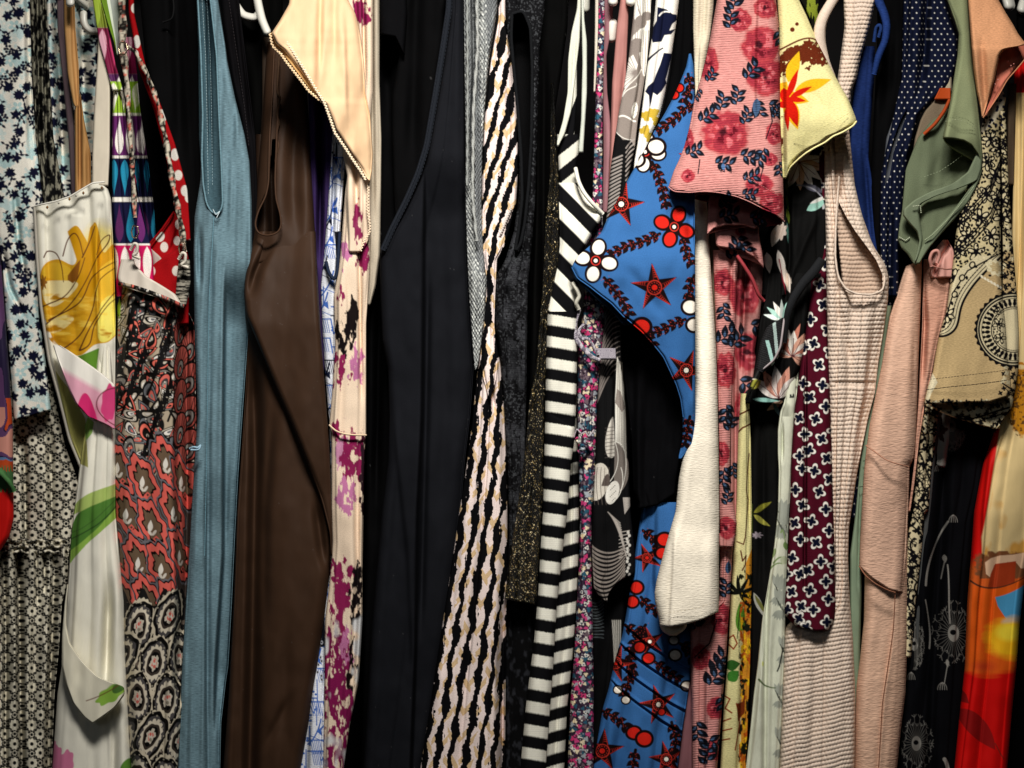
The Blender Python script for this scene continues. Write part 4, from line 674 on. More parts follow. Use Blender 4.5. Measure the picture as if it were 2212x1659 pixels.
sheet(g, 'upper_bodice', [(1203, 290), (1206, 350), (1209, 410), (1222, 455), (1230, 500)], [(1252, 290), (1250, 330), (1244, 366), (1250, 400), (1256, 500)], y=16, D=30, r=8, kind='knit', pat=lambda px, pv, s: mixc((((pv + .8 * px) / 62) % 1 < .5) * 1., WH * .8, BK), rough=2)
cord(g, 'neck_binding', [(1243, 362, 0), (1249, 392, -10), (1262, 418, -14), (1282, 442, -14), (1302, 462, -4)], 4.5, 'e4e3d6', 'knit', sm=4)
sheet(g, 'strap', [(1252, -90), (1246, 20), (1234, 70), (1227, 130), (1226, 200), (1216, 260), (1203, 305)], [(1254, -90), (1255, 20), (1252, 90), (1243, 160), (1234, 240), (1220, 290), (1206, 316)], y=[(-90, 26), (310, 4)], D=6, r=4, kind='knit', pat='d3d5c6', rough=1.5, sm=5, folds=[('v', [(1243, 60), (1236, 240)], 4, 4)])
sheet(g, 'strap', [(1255, -90), (1256, 30), (1258, 140), (1255, 260), (1250, 320)], [(1262, -90), (1262, 40), (1268, 90), (1268, 200), (1261, 310), (1260, 330)], y=[(-90, 34), (320, 12)], D=6, r=4, kind='knit', pat='c2c7bc', rough=1.2, sm=5)
sheet(g, 'twisted_strap', [(1240, 130), (1232, 240), (1216, 330), (1207, 400)], [(1246, 130), (1246, 230), (1240, 300), (1236, 400)], y=22, D=6, r=4, kind='knit', pat=lambda px, pv, s: mixc((((pv + 2.6 * px) / 130) % 1 < .5) * 1., WH * .75, BK), rough=2)
cord(g, 'knit_knot', [(1236, 610, -14), (1246, 625, -18), (1252, 640, -16), (1244, 655, -14), (1250, 668, -10)], 4.6, 'cfccbd', 'knit', sm=1.5)
# purple ditsy
c = Cv(1200, -90, 1400, 1900, '37293a', 2.4); 
for i, (x, y, a, b, d) in enumerate(scatter(1200, -90, 1400, 1900, 10.5, 81, .42)):
    cc = ('d9d3cb', 'c23a6e', '9fa6ad', '2a5468', 'e0cfae', '6b5a62', 'c0447a')[int(a * 7)]; c.poly(blobpoly(x, y, 3.2 + 2.4 * b, 3, .28, i), cc)
    if a < .15: c.ell(x, y, 1.6, c='2a5468')
for i, (x, y, a, b, d) in enumerate(scatter(1200, -90, 1400, 1900, 15, 82, .4)): c.leaf(x, y, 7, 3, a * 6, '1f1824'); c.ell(x + 5, y, 1.3, c='a9a2a6')
dt = c
g = thing('ditsy_dress', 'dark plum dress with tiny pink and white flowers and frayed grey ribbon trim', 'dress', 1270, 900, 0)
sheet(g, 'placket', [(1294, -90), (1292, 60), (1287, 200), (1283, 340), (1278, 480), (1272, 560)], [(1306, -90), (1306, 60), (1303, 180), (1301, 300), (1302, 480), (1304, 560)], y=12, D=40, r=5, pat=dt, rough=1.5, res=1.2)
sheet(g, 'lining', [(1286, -90), (1285, 60), (1284, 120), (1282, 200)], [(1298, -90), (1297, 40), (1290, 140), (1286, 200)], y=20, D=20, r=4, pat='c8beb0', rough=1)
sheet(g, 'body', [(1264, 610), (1256, 700), (1248, 780), (1247, 900), (1250, 1000), (1253, 1106), (1252, 1200), (1246, 1306), (1240, 1420), (1232, 1520), (1226, 1659), (1218, 1900)], [(1292, 610), (1305, 660), (1306, 700), (1298, 780), (1290, 860), (1287, 960), (1284, 1040), (1278, 1106), (1277, 1206), (1280, 1350), (1283, 1500), (1282, 1659), (1280, 1900)], y=[(610, 4), (1900, 4)], D=120, r=12, pat=dt, rough=3, folds=[('v', [(1278, 800), (1274, 1000)], 7, 3)], res=1.1)
rb = lambda px, pv, s: mixc(((np.sin(px * 2.4) * np.sin(pv * 2.4)) > 0) * 1., hx('b9b3ba'), hx('6a6370'))
sheet(g, 'ribbon_trim', [(1286, 756), (1290, 777)], [(1330, 752), (1331, 774)], y=-12, D=5, r=2, pat=rb, rough=1.5, sm=1, res=1.2)
cord(g, 'ribbon_ruffle', [(1252, 668, -4), (1243, 690, -10), (1238, 712, -12), (1246, 735, -14), (1262, 756, -16), (1278, 772, -16), (1296, 778, -14)], [4, 6, 7, 5, 5, 4], rb, 'lace', sm=3, flat=.4)
cord(g, 'ribbon_ruffle', [(1262, 700, -8), (1248, 716, -12), (1258, 734, -16), (1270, 730, -18), (1282, 748, -16), (1292, 766, -14)], 3.6, rb, 'lace', sm=2, flat=.5)
cord(g, 'ribbon_ruffle', [(1240, 944, -6), (1246, 926, -10), (1256, 938, -12), (1264, 932, -12), (1272, 944, -12), (1284, 928, -10)], 1.6, 'b0a8ae', 'lace', sm=1)
for (x, v) in ((1250, 950), (1260, 966), (1272, 952), (1256, 975)): cord(g, 'rosette', [(x - 6, v, -6), (x, v - 6, -11), (x + 6, v, -8), (x, v + 6, -11), (x - 5, v + 1, -8)], 3.2, dt, 'lace', sm=1)
# dusty pink camisole
g = thing('pink_camisole', 'dusty rose camisole with two soft folds under the white hanger hooks', 'camisole', 1330, 200, 40)
sheet(g, 'front_fold', [(1338, -90), (1340, 0), (1332, 60), (1322, 180), (1318, 300), (1312, 460)], [(1352, -90), (1358, 30), (1354, 120), (1350, 200), (1340, 260), (1332, 460)], y=42, D=60, r=9, kind='satin', pat='a8746e', rough=2.5, folds=[('s', [(1346, 120), (1334, 300)], 7, 3)], res=1.8)
sheet(g, 'back_fold', [(1300, -90), (1302, 60), (1302, 200), (1303, 350), (1300, 460)], [(1330, -90), (1322, 60), (1310, 120), (1312, 200), (1322, 290), (1326, 360), (1322, 460)], y=58, D=60, r=9, kind='satin', pat='94686e', rough=2.5, res=2)
# grey poppy line drawing dress
c = Cv(1260, -90, 1460, 1360, '8a8079', 2.2); W_ = 'e9e6dd'; K = '131314'; GR = '857b75'
c.poly([(1365, -90), (1420, -90), (1412, 60), (1400, 100), (1370, 40)], W_)
for k in range(9): c.line([(1392 - k * 3, 55 - k * 3), (1378 - k * 1, 20 - k * 10)] if k < 3 else [(1384 + (k - 3) * 6, 40), (1378 + (k - 3) * 7, -90)], 1.5, GR)
c.ell(1385, 48, 14, 15, 0, GR); c.ell(1398, 35, 12, 10, 0, GR)
c.poly([(1366, 78), (1384, 62), (1410, 55), (1404, 160), (1392, 165), (1380, 110), (1362, 100)], W_)
for k in range(8): c.line([(1368 + k * 5, 66), (1362 + k * 5.4, 160)], 1.5, GR)
c.poly([(1355, 95), (1372, 82), (1386, 84), (1386, 112), (1362, 120), (1350, 130)], GR)
c.poly([(1340, 190), (1352, 130), (1368, 118), (1378, 140), (1370, 165), (1352, 190)], W_)
for k in range(12): a = 2.2 + k * .2; c.line([(1376, 158), (1376 + 60 * math.cos(a), 158 + 48 * math.sin(a))], 1.5, GR)
c.line(bez((1336, 240), (1342, 180), (1372, 180), (1388, 150), n=14), 2, W_); c.line(bez((1345, 208), (1355, 185), (1382, 190), (1375, 180), n=14), 2, W_)
c.line(bez((1338, 252), (1350, 244), (1364, 262), (1374, 262), n=12), 3.5, W_); c.ell(1372, 238, 7, 18, .15, W_)
for k in range(12): c.ell(1368 + (k * 7) % 10, 226 + k * 2.4, .9, c=K)
c.poly([(1300, 300), (1332, 285), (1345, 302), (1364, 302), (1372, 320), (1372, 480), (1280, 480)], K); c.line(bez((1332, 286), (1345, 302), (1364, 302)), 1.5, W_)
for k in range(16): c.line(bez((1344 - k * .6, 336 + k * 8), (1325, 344 + k * 8), (1306, 352 + k * 8.5)), 3.4, '9a928c'); c.line(bez((1372, 300 + k * 10), (1362, 306 + k * 10), (1352, 320 + k * 10)), 2.6, '9a928c')
c.poly([(1260, 480), (1460, 480), (1460, 1360), (1260, 1360)], K)
for k in range(22): c.line(bez((1284 + k * .3, 880 - k * 11), (1304, 830 - k * 12), (1318, 800 - k * 12), (1336, 792 - k * 11)), 4.2, '7d7570', 2)
c.poly(bez((1330, 770), (1345, 790), (1352, 900), (1353, 1000), n=12).tolist() + [(1340, 1010), (1325, 960), (1326, 860)], 'd9d6cc')
for k in range(6): c.line([(1331 + k * 3.6, 782), (1332 + k * 4, 1000)], 1.2, '8a8378')
c.poly([(1330, 840), (1338, 846), (1350, 882), (1340, 890), (1326, 870)], '8a8079')
c.poly(bez((1322, 900), (1304, 930), (1300, 980), (1312, 1000), (1325, 985), n=16), 'c9c4ba')
for k in range(9): c.line([(1306, 925 + k * 8), (1324, 922 + k * 8)], 1.3, '4c4744')
c.poly(bez((1325, 955), (1350, 960), (1370, 1010), (1362, 1040), (1345, 1075), (1325, 1060), n=20), '7a726c'); c.line(bez((1325, 955), (1340, 990), (1332, 1020), (1316, 1040)), 1.6, W_); c.line(bez((1330, 955), (1360, 960), (1355, 1030), (1340, 1060)), 1.6, W_)
c.poly(bez((1280, 1010), (1300, 985), (1330, 1000), (1322, 1060), (1300, 1090), (1276, 1080), n=20), 'cfc9bd'); c.poly(bez((1298, 1050), (1305, 1020), (1318, 1010), (1316, 1050), n=12), '574d48')
for k in range(5): c.line(bez((1282 + k * 8, 1010), (1276 + k * 9, 1040), (1284 + k * 8, 1090)), 1.2, '5a524c')
c.ell(1322, 1064, 14, 26, .3, W_)
for k in range(14): c.ell(1316 + (k * 11) % 14, 1046 + k * 3, 1.1, c='4a4440')
c.line(bez((1310, 1085), (1340, 1090), (1352, 1040), (1340, 1010)), 1.6, W_)
for k in range(16): c.line([(1312 + k * 1.4, 1106 + k * 1.5), (1340 + k * .9, 1130 + k * 5)], 1.6, 'b5aea6'); c.line([(1346 + k * 1.2, 1075), (1350 + k * 1.3, 1110 - k * 2)], 1.1, 'c5beb6')
for k in range(8): c.line([(1338, 1150 + k * 8), (1360, 1146 + k * 7)], 1.6, 'b5aea6')
for k in range(12): c.line(bez((1276, 1176 + k * 9), (1296, 1200 + k * 10), (1330, 1200 + k * 9), (1350, 1180 + k * 6)), 5.2, '8a817a', 2)
for k in range(14): c.ell(1357 + 3 * math.sin(k * 2), 1150 + k * 7, 3, 3.6, 0, 'c9c6bf'); c.ell(1361, 1154 + k * 7, 1.4, c=K)
pp = c
g = thing('poppy_dress', 'grey, black and white dress with large line drawn poppies under the blue sleeve', 'dress', 1340, 700, 20)
sheet(g, 'bodice', [(1376, -90), (1372, 0), (1365, 60), (1357, 133), (1347, 190), (1337, 240), (1326, 310), (1318, 370), (1311, 460), (1300, 560), (1290, 640)], [(1410, -90), (1407, 0), (1403, 80), (1396, 150), (1388, 200), (1378, 260), (1372, 317), (1360, 370), (1350, 420), (1345, 500), (1340, 640)], y=[(-90, 26), (640, 30)], D=90, r=9, pat=pp, rough=2, folds=[('s', [(1394, -60), (1388, 60), (1376, 200), (1366, 250), (1352, 360)], 9, 2.5)], res=1.3)
sheet(g, 'skirt', [(1300, 620), (1294, 760), (1287, 900), (1283, 1000), (1278, 1106), (1278, 1200), (1282, 1270), (1300, 1300)], [(1340, 620), (1344, 700), (1346, 800), (1354, 920), (1358, 1000), (1362, 1106), (1372, 1200), (1372, 1240), (1350, 1252), (1330, 1290)], y=16, D=80, r=12, pat=pp, rough=4, sm=3, bot=[(0, 1290), (.4, 1304), (.7, 1270), (1, 1240)], folds=[('s', [(1327, 640), (1326, 860), (1318, 1000), (1310, 1080)], -12, 3), ('v', [(1350, 760), (1354, 1080)], 8, 4)], res=1.2)
g = thing('dark_print_dress', 'dark dress with faint white line print glimpsed below the poppy dress hem', 'dress', 1310, 1450, 60)
c = Cv(1260, 1240, 1420, 1900, '0d0d0e'); 
for k in range(12): c.line(bez((1276, 1300 + k * 7), (1290, 1310 + k * 6), (1304, 1290 + k * 8)), 1.2, '60686b')
for k in range(5): c.line([(1324 + k * 4, 1340), (1328 + k * 3, 1430)], 2, 'b9b6ac')
sheet(g, 'body', [(1268, 1240), (1268, 1900)], [(1352, 1240), (1350, 1330), (1336, 1450), (1320, 1560), (1310, 1900)], y=50, D=70, pat=c, rough=4, res=2)
# navy mustard
c = Cv(1340, -90, 1520, 600, 'f1efe6', 2.2); N = '141830'
c.poly([(1418, 45), (1420, 15), (1440, 20), (1452, 30), (1462, 32), (1462, 44), (1452, 52), (1446, 66), (1460, 62), (1450, 74), (1436, 76), (1430, 90), (1410, 92), (1404, 70)], N)
c.line(bez((1424, 34), (1432, 22), (1446, 26)), 3, 'f1efe6'); c.line(bez((1398, 132), (1412, 116), (1432, 104)), 5, N, 3)
c.poly([(1434, 114), (1452, 116), (1444, 150), (1438, 172), (1440, 180), (1430, 196), (1420, 206), (1412, 200), (1408, 220), (1404, 234), (1402, 206), (1394, 198), (1400, 186), (1412, 176), (1418, 160), (1426, 140)], N)
for (x, y, a) in ((1396, 250, .2), (1412, 244, -.3), (1394, 282, .1), (1420, 262, .4), (1404, 296, 0)): c.poly(blobpoly(x, y, 11, 3, .18, int(x)), 'c6a83c')
for k in range(10): c.line([(1424 + k * 4.6, -90), (1424 + k * 4.2, 16)], .7, 'c9c4b4')
c.poly([(1380, 340), (1400, 320), (1396, 380), (1370, 420)], N)
g = thing('navy_print_top', 'white knit top with bold navy leaves and mustard petals', 'top', 1420, 150, 20)
sheet(g, 'body', [(1424, -90), (1417, 0), (1410, 70), (1397, 150), (1390, 210), (1384, 260), (1377, 310), (1370, 350), (1360, 500)], [(1474, -90), (1467, 0), (1461, 50), (1452, 110), (1444, 160), (1436, 205), (1428, 240), (1420, 268), (1408, 290), (1400, 330), (1390, 500)], y=18, D=70, r=12, kind='knit', pat=c, rough=2, res=1.2, slope=.15)
g = thing('black_shirt', 'plain black shirt behind the blue printed sleeve with its hem visible below', 'shirt', 1420, 900, 30)
sheet(g, 'shoulder', [(1466, -90), (1460, 60), (1446, 170), (1428, 260), (1420, 400)], [(1500, -90), (1500, 120), (1494, 200), (1480, 400)], y=34, D=80, pat='070708', rough=3, res=3)
sheet(g, 'body', [(1328, 560), (1338, 700), (1352, 850), (1364, 950), (1368, 1060), (1378, 1086)], [(1500, 560), (1500, 900), (1490, 950), (1472, 990), (1463, 1040), (1460, 1070)], y=26, D=60, pat='0a0a0c', rough=4, folds=[('s', [(1376, 640), (1372, 900), (1376, 1080)], -16, 5), ('v', [(1400, 760), (1398, 1070)], 6, 12)], bot=[(0, 1100), (.5, 1092), (1, 1066)], res=2.5)
# blue dress
K, RD, CRm = '170d0e', 'c8241a', 'efe6d8'
def star(c, x, y, r, a, cen='d8281c'):
    P = [(x + (r if k % 2 == 0 else r * .38) * math.sin(a + k * math.pi / 5), y - (r if k % 2 == 0 else r * .38) * math.cos(a + k * math.pi / 5)) for k in range(10)]; c.poly(P, K)
    for k in range(0, 10, 2):
        t = a + k * math.pi / 5; ux, uy = math.sin(t), -math.cos(t)
        for q in np.arange(.42, .88, .085): w_ = r * .30 * (1 - q) * .9; c.line([(x + ux * r * q - uy * w_ * .25, y + uy * r * q + ux * w_ * .25), (x + ux * r * q - uy * w_, y + uy * r * q + ux * w_)], 1.5, 'b83026')
        c.line([(x + ux * r * .3, y + uy * r * .3), (x + ux * r * .95, y + uy * r * .95)], .9, '7d2420')
        t2 = a + (k + 1) * math.pi / 5; vx, vy = x + r * .33 * math.sin(t2), y - r * .33 * math.cos(t2); c.line([(vx, vy), (x + ux * r * .92, y + uy * r * .92)], 1.2, 'c03428')
    c.ell(x, y, r * .30, c='c03428'); c.ell(x, y, r * .26, c=K)
    for k in range(12): c.ell(x + r * .2 * math.cos(k * .52), y + r * .2 * math.sin(k * .52), 1.1, c='c03428')
    c.ell(x, y, r * .11, c=cen)
def flower(c, x, y, r, a, pet):
    for k in range(4): t = a + k * math.pi / 2; c.ell(x + r * math.cos(t), y + r * math.sin(t), r * .78, r * .66, t, K)
    for k in range(4): t = a + k * math.pi / 2; c.ell(x + r * 1.05 * math.cos(t), y + r * 1.05 * math.sin(t), r * .56, r * .46, t, pet)
    c.ell(x, y, r * .48, c=K); c.ell(x, y, r * .38, c='c03428'); c.ell(x, y, r * .3, c=K); c.ell(x, y, r * .15, c=CRm)
def petal(c, x, y, r, pet): c.ell(x, y, r * 1.4, r * 1.3, 0, K); c.ell(x, y, r, r * .9, 0, pet)
def garland(c, P, w_=7, lf=20):
    P = np.array(P, float); d = np.r_[0, np.cumsum(np.linalg.norm(np.diff(P, axis=0), axis=1))]; c.line(P, w_, K)
    for i, q in enumerate(np.arange(6, d[-1], 17)):
        x, y = np.interp(q, d, P[:, 0]), np.interp(q, d, P[:, 1]); x2, y2 = np.interp(q + 3, d, P[:, 0]), np.interp(q + 3, d, P[:, 1]); a = math.atan2(y2 - y, x2 - x)
        for s_ in (-1, 1): c.leaf(x, y, lf, 11.5, a + s_ * .75, K)
    for i, q in enumerate(np.arange(3, d[-1], 5)):
        x, y = np.interp(q, d, P[:, 0]), np.interp(q, d, P[:, 1])
        for k in range(3): c.ell(x + 9 * math.sin(i * 2.4 + k * 2.1), y + 7 * math.cos(i * 1.7 + k * 2.6), .8, c='a8382c')
c = Cv(1210, 60, 1540, 1900, '35649c', 2.2)
for P in ([(1500, 225), (1478, 235), (1450, 262), (1420, 282)], [(1408, 350), (1424, 385), (1436, 430), (1440, 450)], [(1478, 508), (1482, 545), (1494, 570)], [(1500, 595), (1490, 620), (1488, 650)], [(1425, 505), (1390, 522), (1345, 535), (1318, 550)], [(1305, 600), (1325, 625), (1345, 650), (1358, 676)], [(1480, 690), (1455, 700), (1430, 712), (1405, 722)], [(1395, 720), (1410, 745)], [(1490, 900), (1480, 960)], [(1486, 160), (1492, 190), (1478, 220)],
          [(1390, 1146), (1410, 1160), (1424, 1190)], [(1385, 1290), (1400, 1310), (1420, 1322)], [(1395, 1350), (1375, 1380), (1360, 1410), (1366, 1450)], [(1415, 1430), (1440, 1450), (1470, 1470)], [(1470, 1390), (1488, 1400), (1496, 1420)], [(1370, 1440), (1355, 1480), (1350, 1500)], [(1300, 1535), (1330, 1550), (1352, 1570)], [(1372, 1620), (1366, 1660), (1350, 1700)], [(1452, 1560), (1462, 1600), (1450, 1650)], [(1350, 1350), (1372, 1366), (1392, 1372)], [(1300, 1700), (1340, 1720), (1380, 1760)]): garland(c, P)
for (x, y, r, a, cn) in ((1342, 441, 52, .22, CRm), (1414, 621, 54, -.12, RD), (1482, 800, 48, .35, CRm), (1502, 345, 40, 1.3, RD), (1422, 1522, 46, -.25, CRm), (1302, 1622, 50, .1, RD), (1404, 1386, 34, 1.0, CRm), (1330, 1432, 44, .3, RD), (1440, 1640, 42, -.2, CRm), (1398, 1205, 34, .9, RD), (1370, 1820, 50, .2, CRm)): star(c, x, y, r, a, cn)
flower(c, 1457, 490, 27, .35, RD); flower(c, 1287, 563, 28, .2, CRm); flower(c, 1394, 328, 26, .15, CRm)
petal(c, 1417, 317, 16, CRm); petal(c, 1376, 345, 14, CRm)
petal(c, 1386, 706, 17, RD); petal(c, 1491, 663, 15, CRm); petal(c, 1499, 702, 14, CRm); petal(c, 1466, 190, 9, RD); petal(c, 1455, 205, 9, RD)
for (x, y, r, p_) in ((1375, 1269, 13, RD), (1366, 1300, 12, RD), (1433, 1166, 14, RD), (1428, 1195, 12, RD), (1382, 1398, 11, RD), (1401, 1422, 11, RD), (1457, 1383, 9, CRm), (1460, 1415, 11, CRm), (1484, 1482, 10, CRm), (1369, 1583, 13, RD), (1391, 1596, 15, RD), (1430, 1538, 7, RD), (1335, 1490, 8, CRm), (1352, 1512, 8, CRm)): petal(c, x, y, r, p_)
bc = c
g = thing('blue_dress', 'bright blue dress printed with black and red stars, garlands and round petalled flowers', 'dress', 1400, 700, 0)
bw = curve_fn([(1383, 1120), (1374, 1180), (1364, 1256), (1350, 1340), (1340, 1400), (1314, 1490), (1300, 1545), (1287, 1606), (1281, 1659), (1268, 1900)], 4)
sheet(g, 'body', [(1386, 1085), (1383, 1120), (1374, 1180), (1364, 1256), (1352, 1330), (1344, 1373), (1330, 1420), (1314, 1490), (1302, 1530), (1290, 1600), (1281, 1659), (1262, 1900)], [(1500, 1085), (1500, 1250), (1492, 1340), (1491, 1470), (1484, 1520), (1474, 1580), (1464, 1659), (1450, 1900)], y=[(1085, 36), (1340, 16), (1900, 10)], D=90, r=22, pat=bc, rough=4,
      folds=[('s', [(1418, 1100), (1412, 1250), (1420, 1330)], -12, 4)] + [('v', [(1448 + 0 * k, 1330), (1440, 1900)], 0, 5) for k in range(1)], res=1.2,
      disp=lambda px, pv: sum(-4.5 * np.exp(-(((pv - (a + .72 * (px - 1330) - .0014 * (px - 1400) ** 2)) / 4.5) ** 2)) * .9 + 3.5 * np.exp(-(((pv - 5 - (a + .72 * (px - 1330) - .0014 * (px - 1400) ** 2)) / 3.0) ** 2)) for a in (1338, 1385, 1432, 1482)) * np.clip((px - 1300) / 40, 0, 1))
sheet(g, 'sleeve', [(1488, 116), (1482, 145), (1468, 180), (1452, 215), (1436, 245), (1415, 280), (1395, 318), (1370, 364), (1355, 390), (1340, 420), (1315, 465), (1300, 500), (1275, 530), (1246, 555), (1235, 576), (1246, 600), (1272, 618), (1292, 634), (1320, 655), (1345, 682), (1362, 692), (1385, 715), (1412, 745), (1432, 770), (1446, 800), (1460, 830), (1470, 862), (1475, 900), (1474, 950), (1466, 985)],
      [(1493, 116), (1498, 140), (1500, 170), (1500, 300), (1502, 600), (1502, 780), (1502, 900), (1498, 960), (1472, 990)], y=[(116, 20), (300, -20), (560, -52), (700, -50), (990, -20)], D=14, r=9, pat=bc, rough=4, rx=60, rv=180, slope=-.10, sm=2.2, folds=[('v', [(1450, 170), (1408, 300), (1370, 400)], 5, 5), ('v', [(1496, 300), (1490, 600)], 9, 10), ('v', [(1345, 560), (1400, 640), (1440, 700)], 3, 16)], res=1.15, hem=0)
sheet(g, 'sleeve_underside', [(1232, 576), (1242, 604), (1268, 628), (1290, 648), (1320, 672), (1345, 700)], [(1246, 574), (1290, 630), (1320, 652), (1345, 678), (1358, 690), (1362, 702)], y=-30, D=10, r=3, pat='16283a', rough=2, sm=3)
cord(g, 'sleeve_hem', [(1235, 577, -50), (1247, 601, -52), (1273, 619, -53), (1293, 635, -52), (1321, 656, -52), (1346, 683, -52), (1386, 716, -52), (1413, 746, -50), (1433, 771, -48), (1447, 801, -44), (1461, 831, -40), (1471, 863, -36), (1476, 900, -32)], 1.3, bc, sm=2)
# cream crepe
cf = 'f0e7d5'
g = thing('cream_shirt', 'cream crepe top with a long sleeve hanging between the blue and pink prints', 'top', 1500, 800, 0)
sheet(g, 'shoulder', [(1498, -90), (1497, 60), (1500, 160), (1504, 300)], [(1546, -90), (1541, 20), (1534, 80), (1520, 160), (1512, 300)], y=16, D=60, r=14, kind='crepe', pat='cdc3ac', rough=3, res=2, folds=[('v', [(1524, -60), (1518, 120)], 9, 8)])
sheet(g, 'sleeve', [(1502, 280), (1498, 420), (1496, 553), (1498, 680), (1500, 760), (1501, 830), (1497, 886), (1486, 940), (1477, 975), (1466, 1036), (1459, 1106), (1449, 1140), (1436, 1185), (1426, 1223), (1418, 1255), (1414, 1280), (1415, 1300), (1420, 1325), (1424, 1340), (1425, 1352)],
      [(1526, 280), (1524, 400), (1530, 480), (1534, 560), (1542, 680), (1547, 760), (1550, 860), (1552, 960), (1554, 1106), (1553, 1200), (1553, 1303), (1552, 1322), (1550, 1330), (1548, 1356)], y=[(280, 16), (600, -8), (1100, -34), (1352, -46)], D=50, r=24, kind='crepe', pat=cf, rough=3, sm=3, folds=[('s', [(1456, 1130), (1452, 1240), (1446, 1330)], -6, 3), ('v', [(1520, 500), (1516, 800)], 5, 12)], res=1.8, bot=[(0, 1352), (.2, 1354), (.5, 1347), (.75, 1338), (1, 1322)], rx=60)
sheet(g, 'cuff', [(1424, 1338), (1426, 1355), (1432, 1366), (1446, 1373)], [(1486, 1334), (1484, 1352), (1478, 1362), (1462, 1372)], y=-30, D=30, r=12, kind='crepe', pat='d8cab0', rough=2, sm=3, res=1.6)
stitches(g, 'hem_stitching', [(1430, 1326, -56), (1470, 1320, -60), (1510, 1312, -60), (1548, 1300, -56)], 'cfc3aa', dash=5, gap=3)
# rose print
def rose(c, x, y, r, seed, sq=1.0):
    reg = [(x - 1.5 * r, y - 1.5 * r * sq), (x + 1.5 * r, y - 1.5 * r * sq), (x + 1.5 * r, y + 1.5 * r * sq), (x - 1.5 * r, y + 1.5 * r * sq)]
    def rad(X, Y): return np.hypot((X - x) / r, (Y - y) / (r * sq)) + .38 * (fbm(X / (r * .35), Y / (r * .35), seed, 3) - .5)
    sw = lambda X, Y: .55 * np.sin(np.arctan2(Y - y, X - x) * 2 + rad(X, Y) * 6 + seed) + 3.4 * (fbm(X / (r * .22), Y / (r * .22), seed + 9, 3) - .5)
    c.field(lambda X, Y: (1.0 - rad(X, Y)) * 6, 'a63c42', reg)
    c.field(lambda X, Y: (.92 - rad(X, Y)) * 5 * (sw(X, Y) > -.2), '94303c', reg)
    c.field(lambda X, Y: (.78 - rad(X, Y)) * 4 * (sw(X, Y) < -.55), 'c0646a', reg)
    c.field(lambda X, Y: (.62 - rad(X, Y)) * 4 * (sw(X, Y) > .6), '5c1420', reg)
    c.field(lambda X, Y: (.2 - rad(X + r * .1, Y)) * 8, '3c141c', reg)
def sprig(c, x, y, s_, a, n=5):
    s_ = s_ * 1.45
    c.line([(x, y), (x + s_ * 1.6 * math.cos(a), y + s_ * 1.6 * math.sin(a))], 2, '15171f')
    for k in range(n):
        px, py = x + s_ * .35 * k * math.cos(a), y + s_ * .35 * k * math.sin(a); t = a + (.9 if k % 2 else -.9)
        c.leaf(px, py, s_ * 1.1, s_ * .6, t, '15171f'); c.leaf(px + 2 * math.cos(t), py + 2 * math.sin(t), s_ * .5, s_ * .2, t, '3f5675')
c = Cv(1420, -90, 1720, 1900, 'be827d', 2.0)
c.field(lambda X, Y: (fbm(X / 6, Y * .7, 34, 2) - .5) * 1.2, 'dca29a')
RS = [(1600, 43, 20, 1), (1529, 137, 20, 1.4), (1567, 287, 42, .95), (1653, 17, 20, 1), (1643, 98, 32, 1.1), (1655, 167, 34, .95), (1673, 290, 16, 1.2), (1640, 400, 26, .8), (1668, 440, 22, 1), (1487, 380, 12, 1), (1486, 300, 12, 1.6), (1665, 345, 12, 1)]
for i, (x, y, r, q) in enumerate(RS): rose(c, x, y, r * 1.32, i + 5, q)
for (x, y, s_, a) in ((1577, 60, 15, -1.5), (1584, 20, 17, -1.4), (1530, 176, 11, -1.0), (1514, 262, 15, -.6), (1556, 238, 14, -1.3), (1590, 226, 14, -1.4), (1607, 268, 13, -1.2), (1612, 170, 16, -.9), (1600, 335, 15, .2), (1545, 352, 15, .1), (1484, 334, 14, -.4), (1608, 390, 14, -.4), (1604, 420, 12, 0), (1632, 220, 13, 1.2), (1660, 225, 15, .5), (1652, 320, 14, 2.0), (1680, 60, 15, 1.3), (1684, 350, 12, 1.5), (1512, 192, 9, 2), (1672, 255, 10, -1.2)): sprig(c, x, y, s_, a)
c.leaf(1557, 350, 22, 16, 1.57, '15171f'); c.leaf(1561, 353, 16, 9, 1.4, '4d6c96'); c.leaf(1634, 212, 42, 16, 1.6, '3f5675')
for P in ([(1512, 345), (1508, 375)], [(1650, 360), (1641, 392)], [(1662, 230), (1668, 262), (1655, 300)]): c.line(P, 2.6, '15171f')
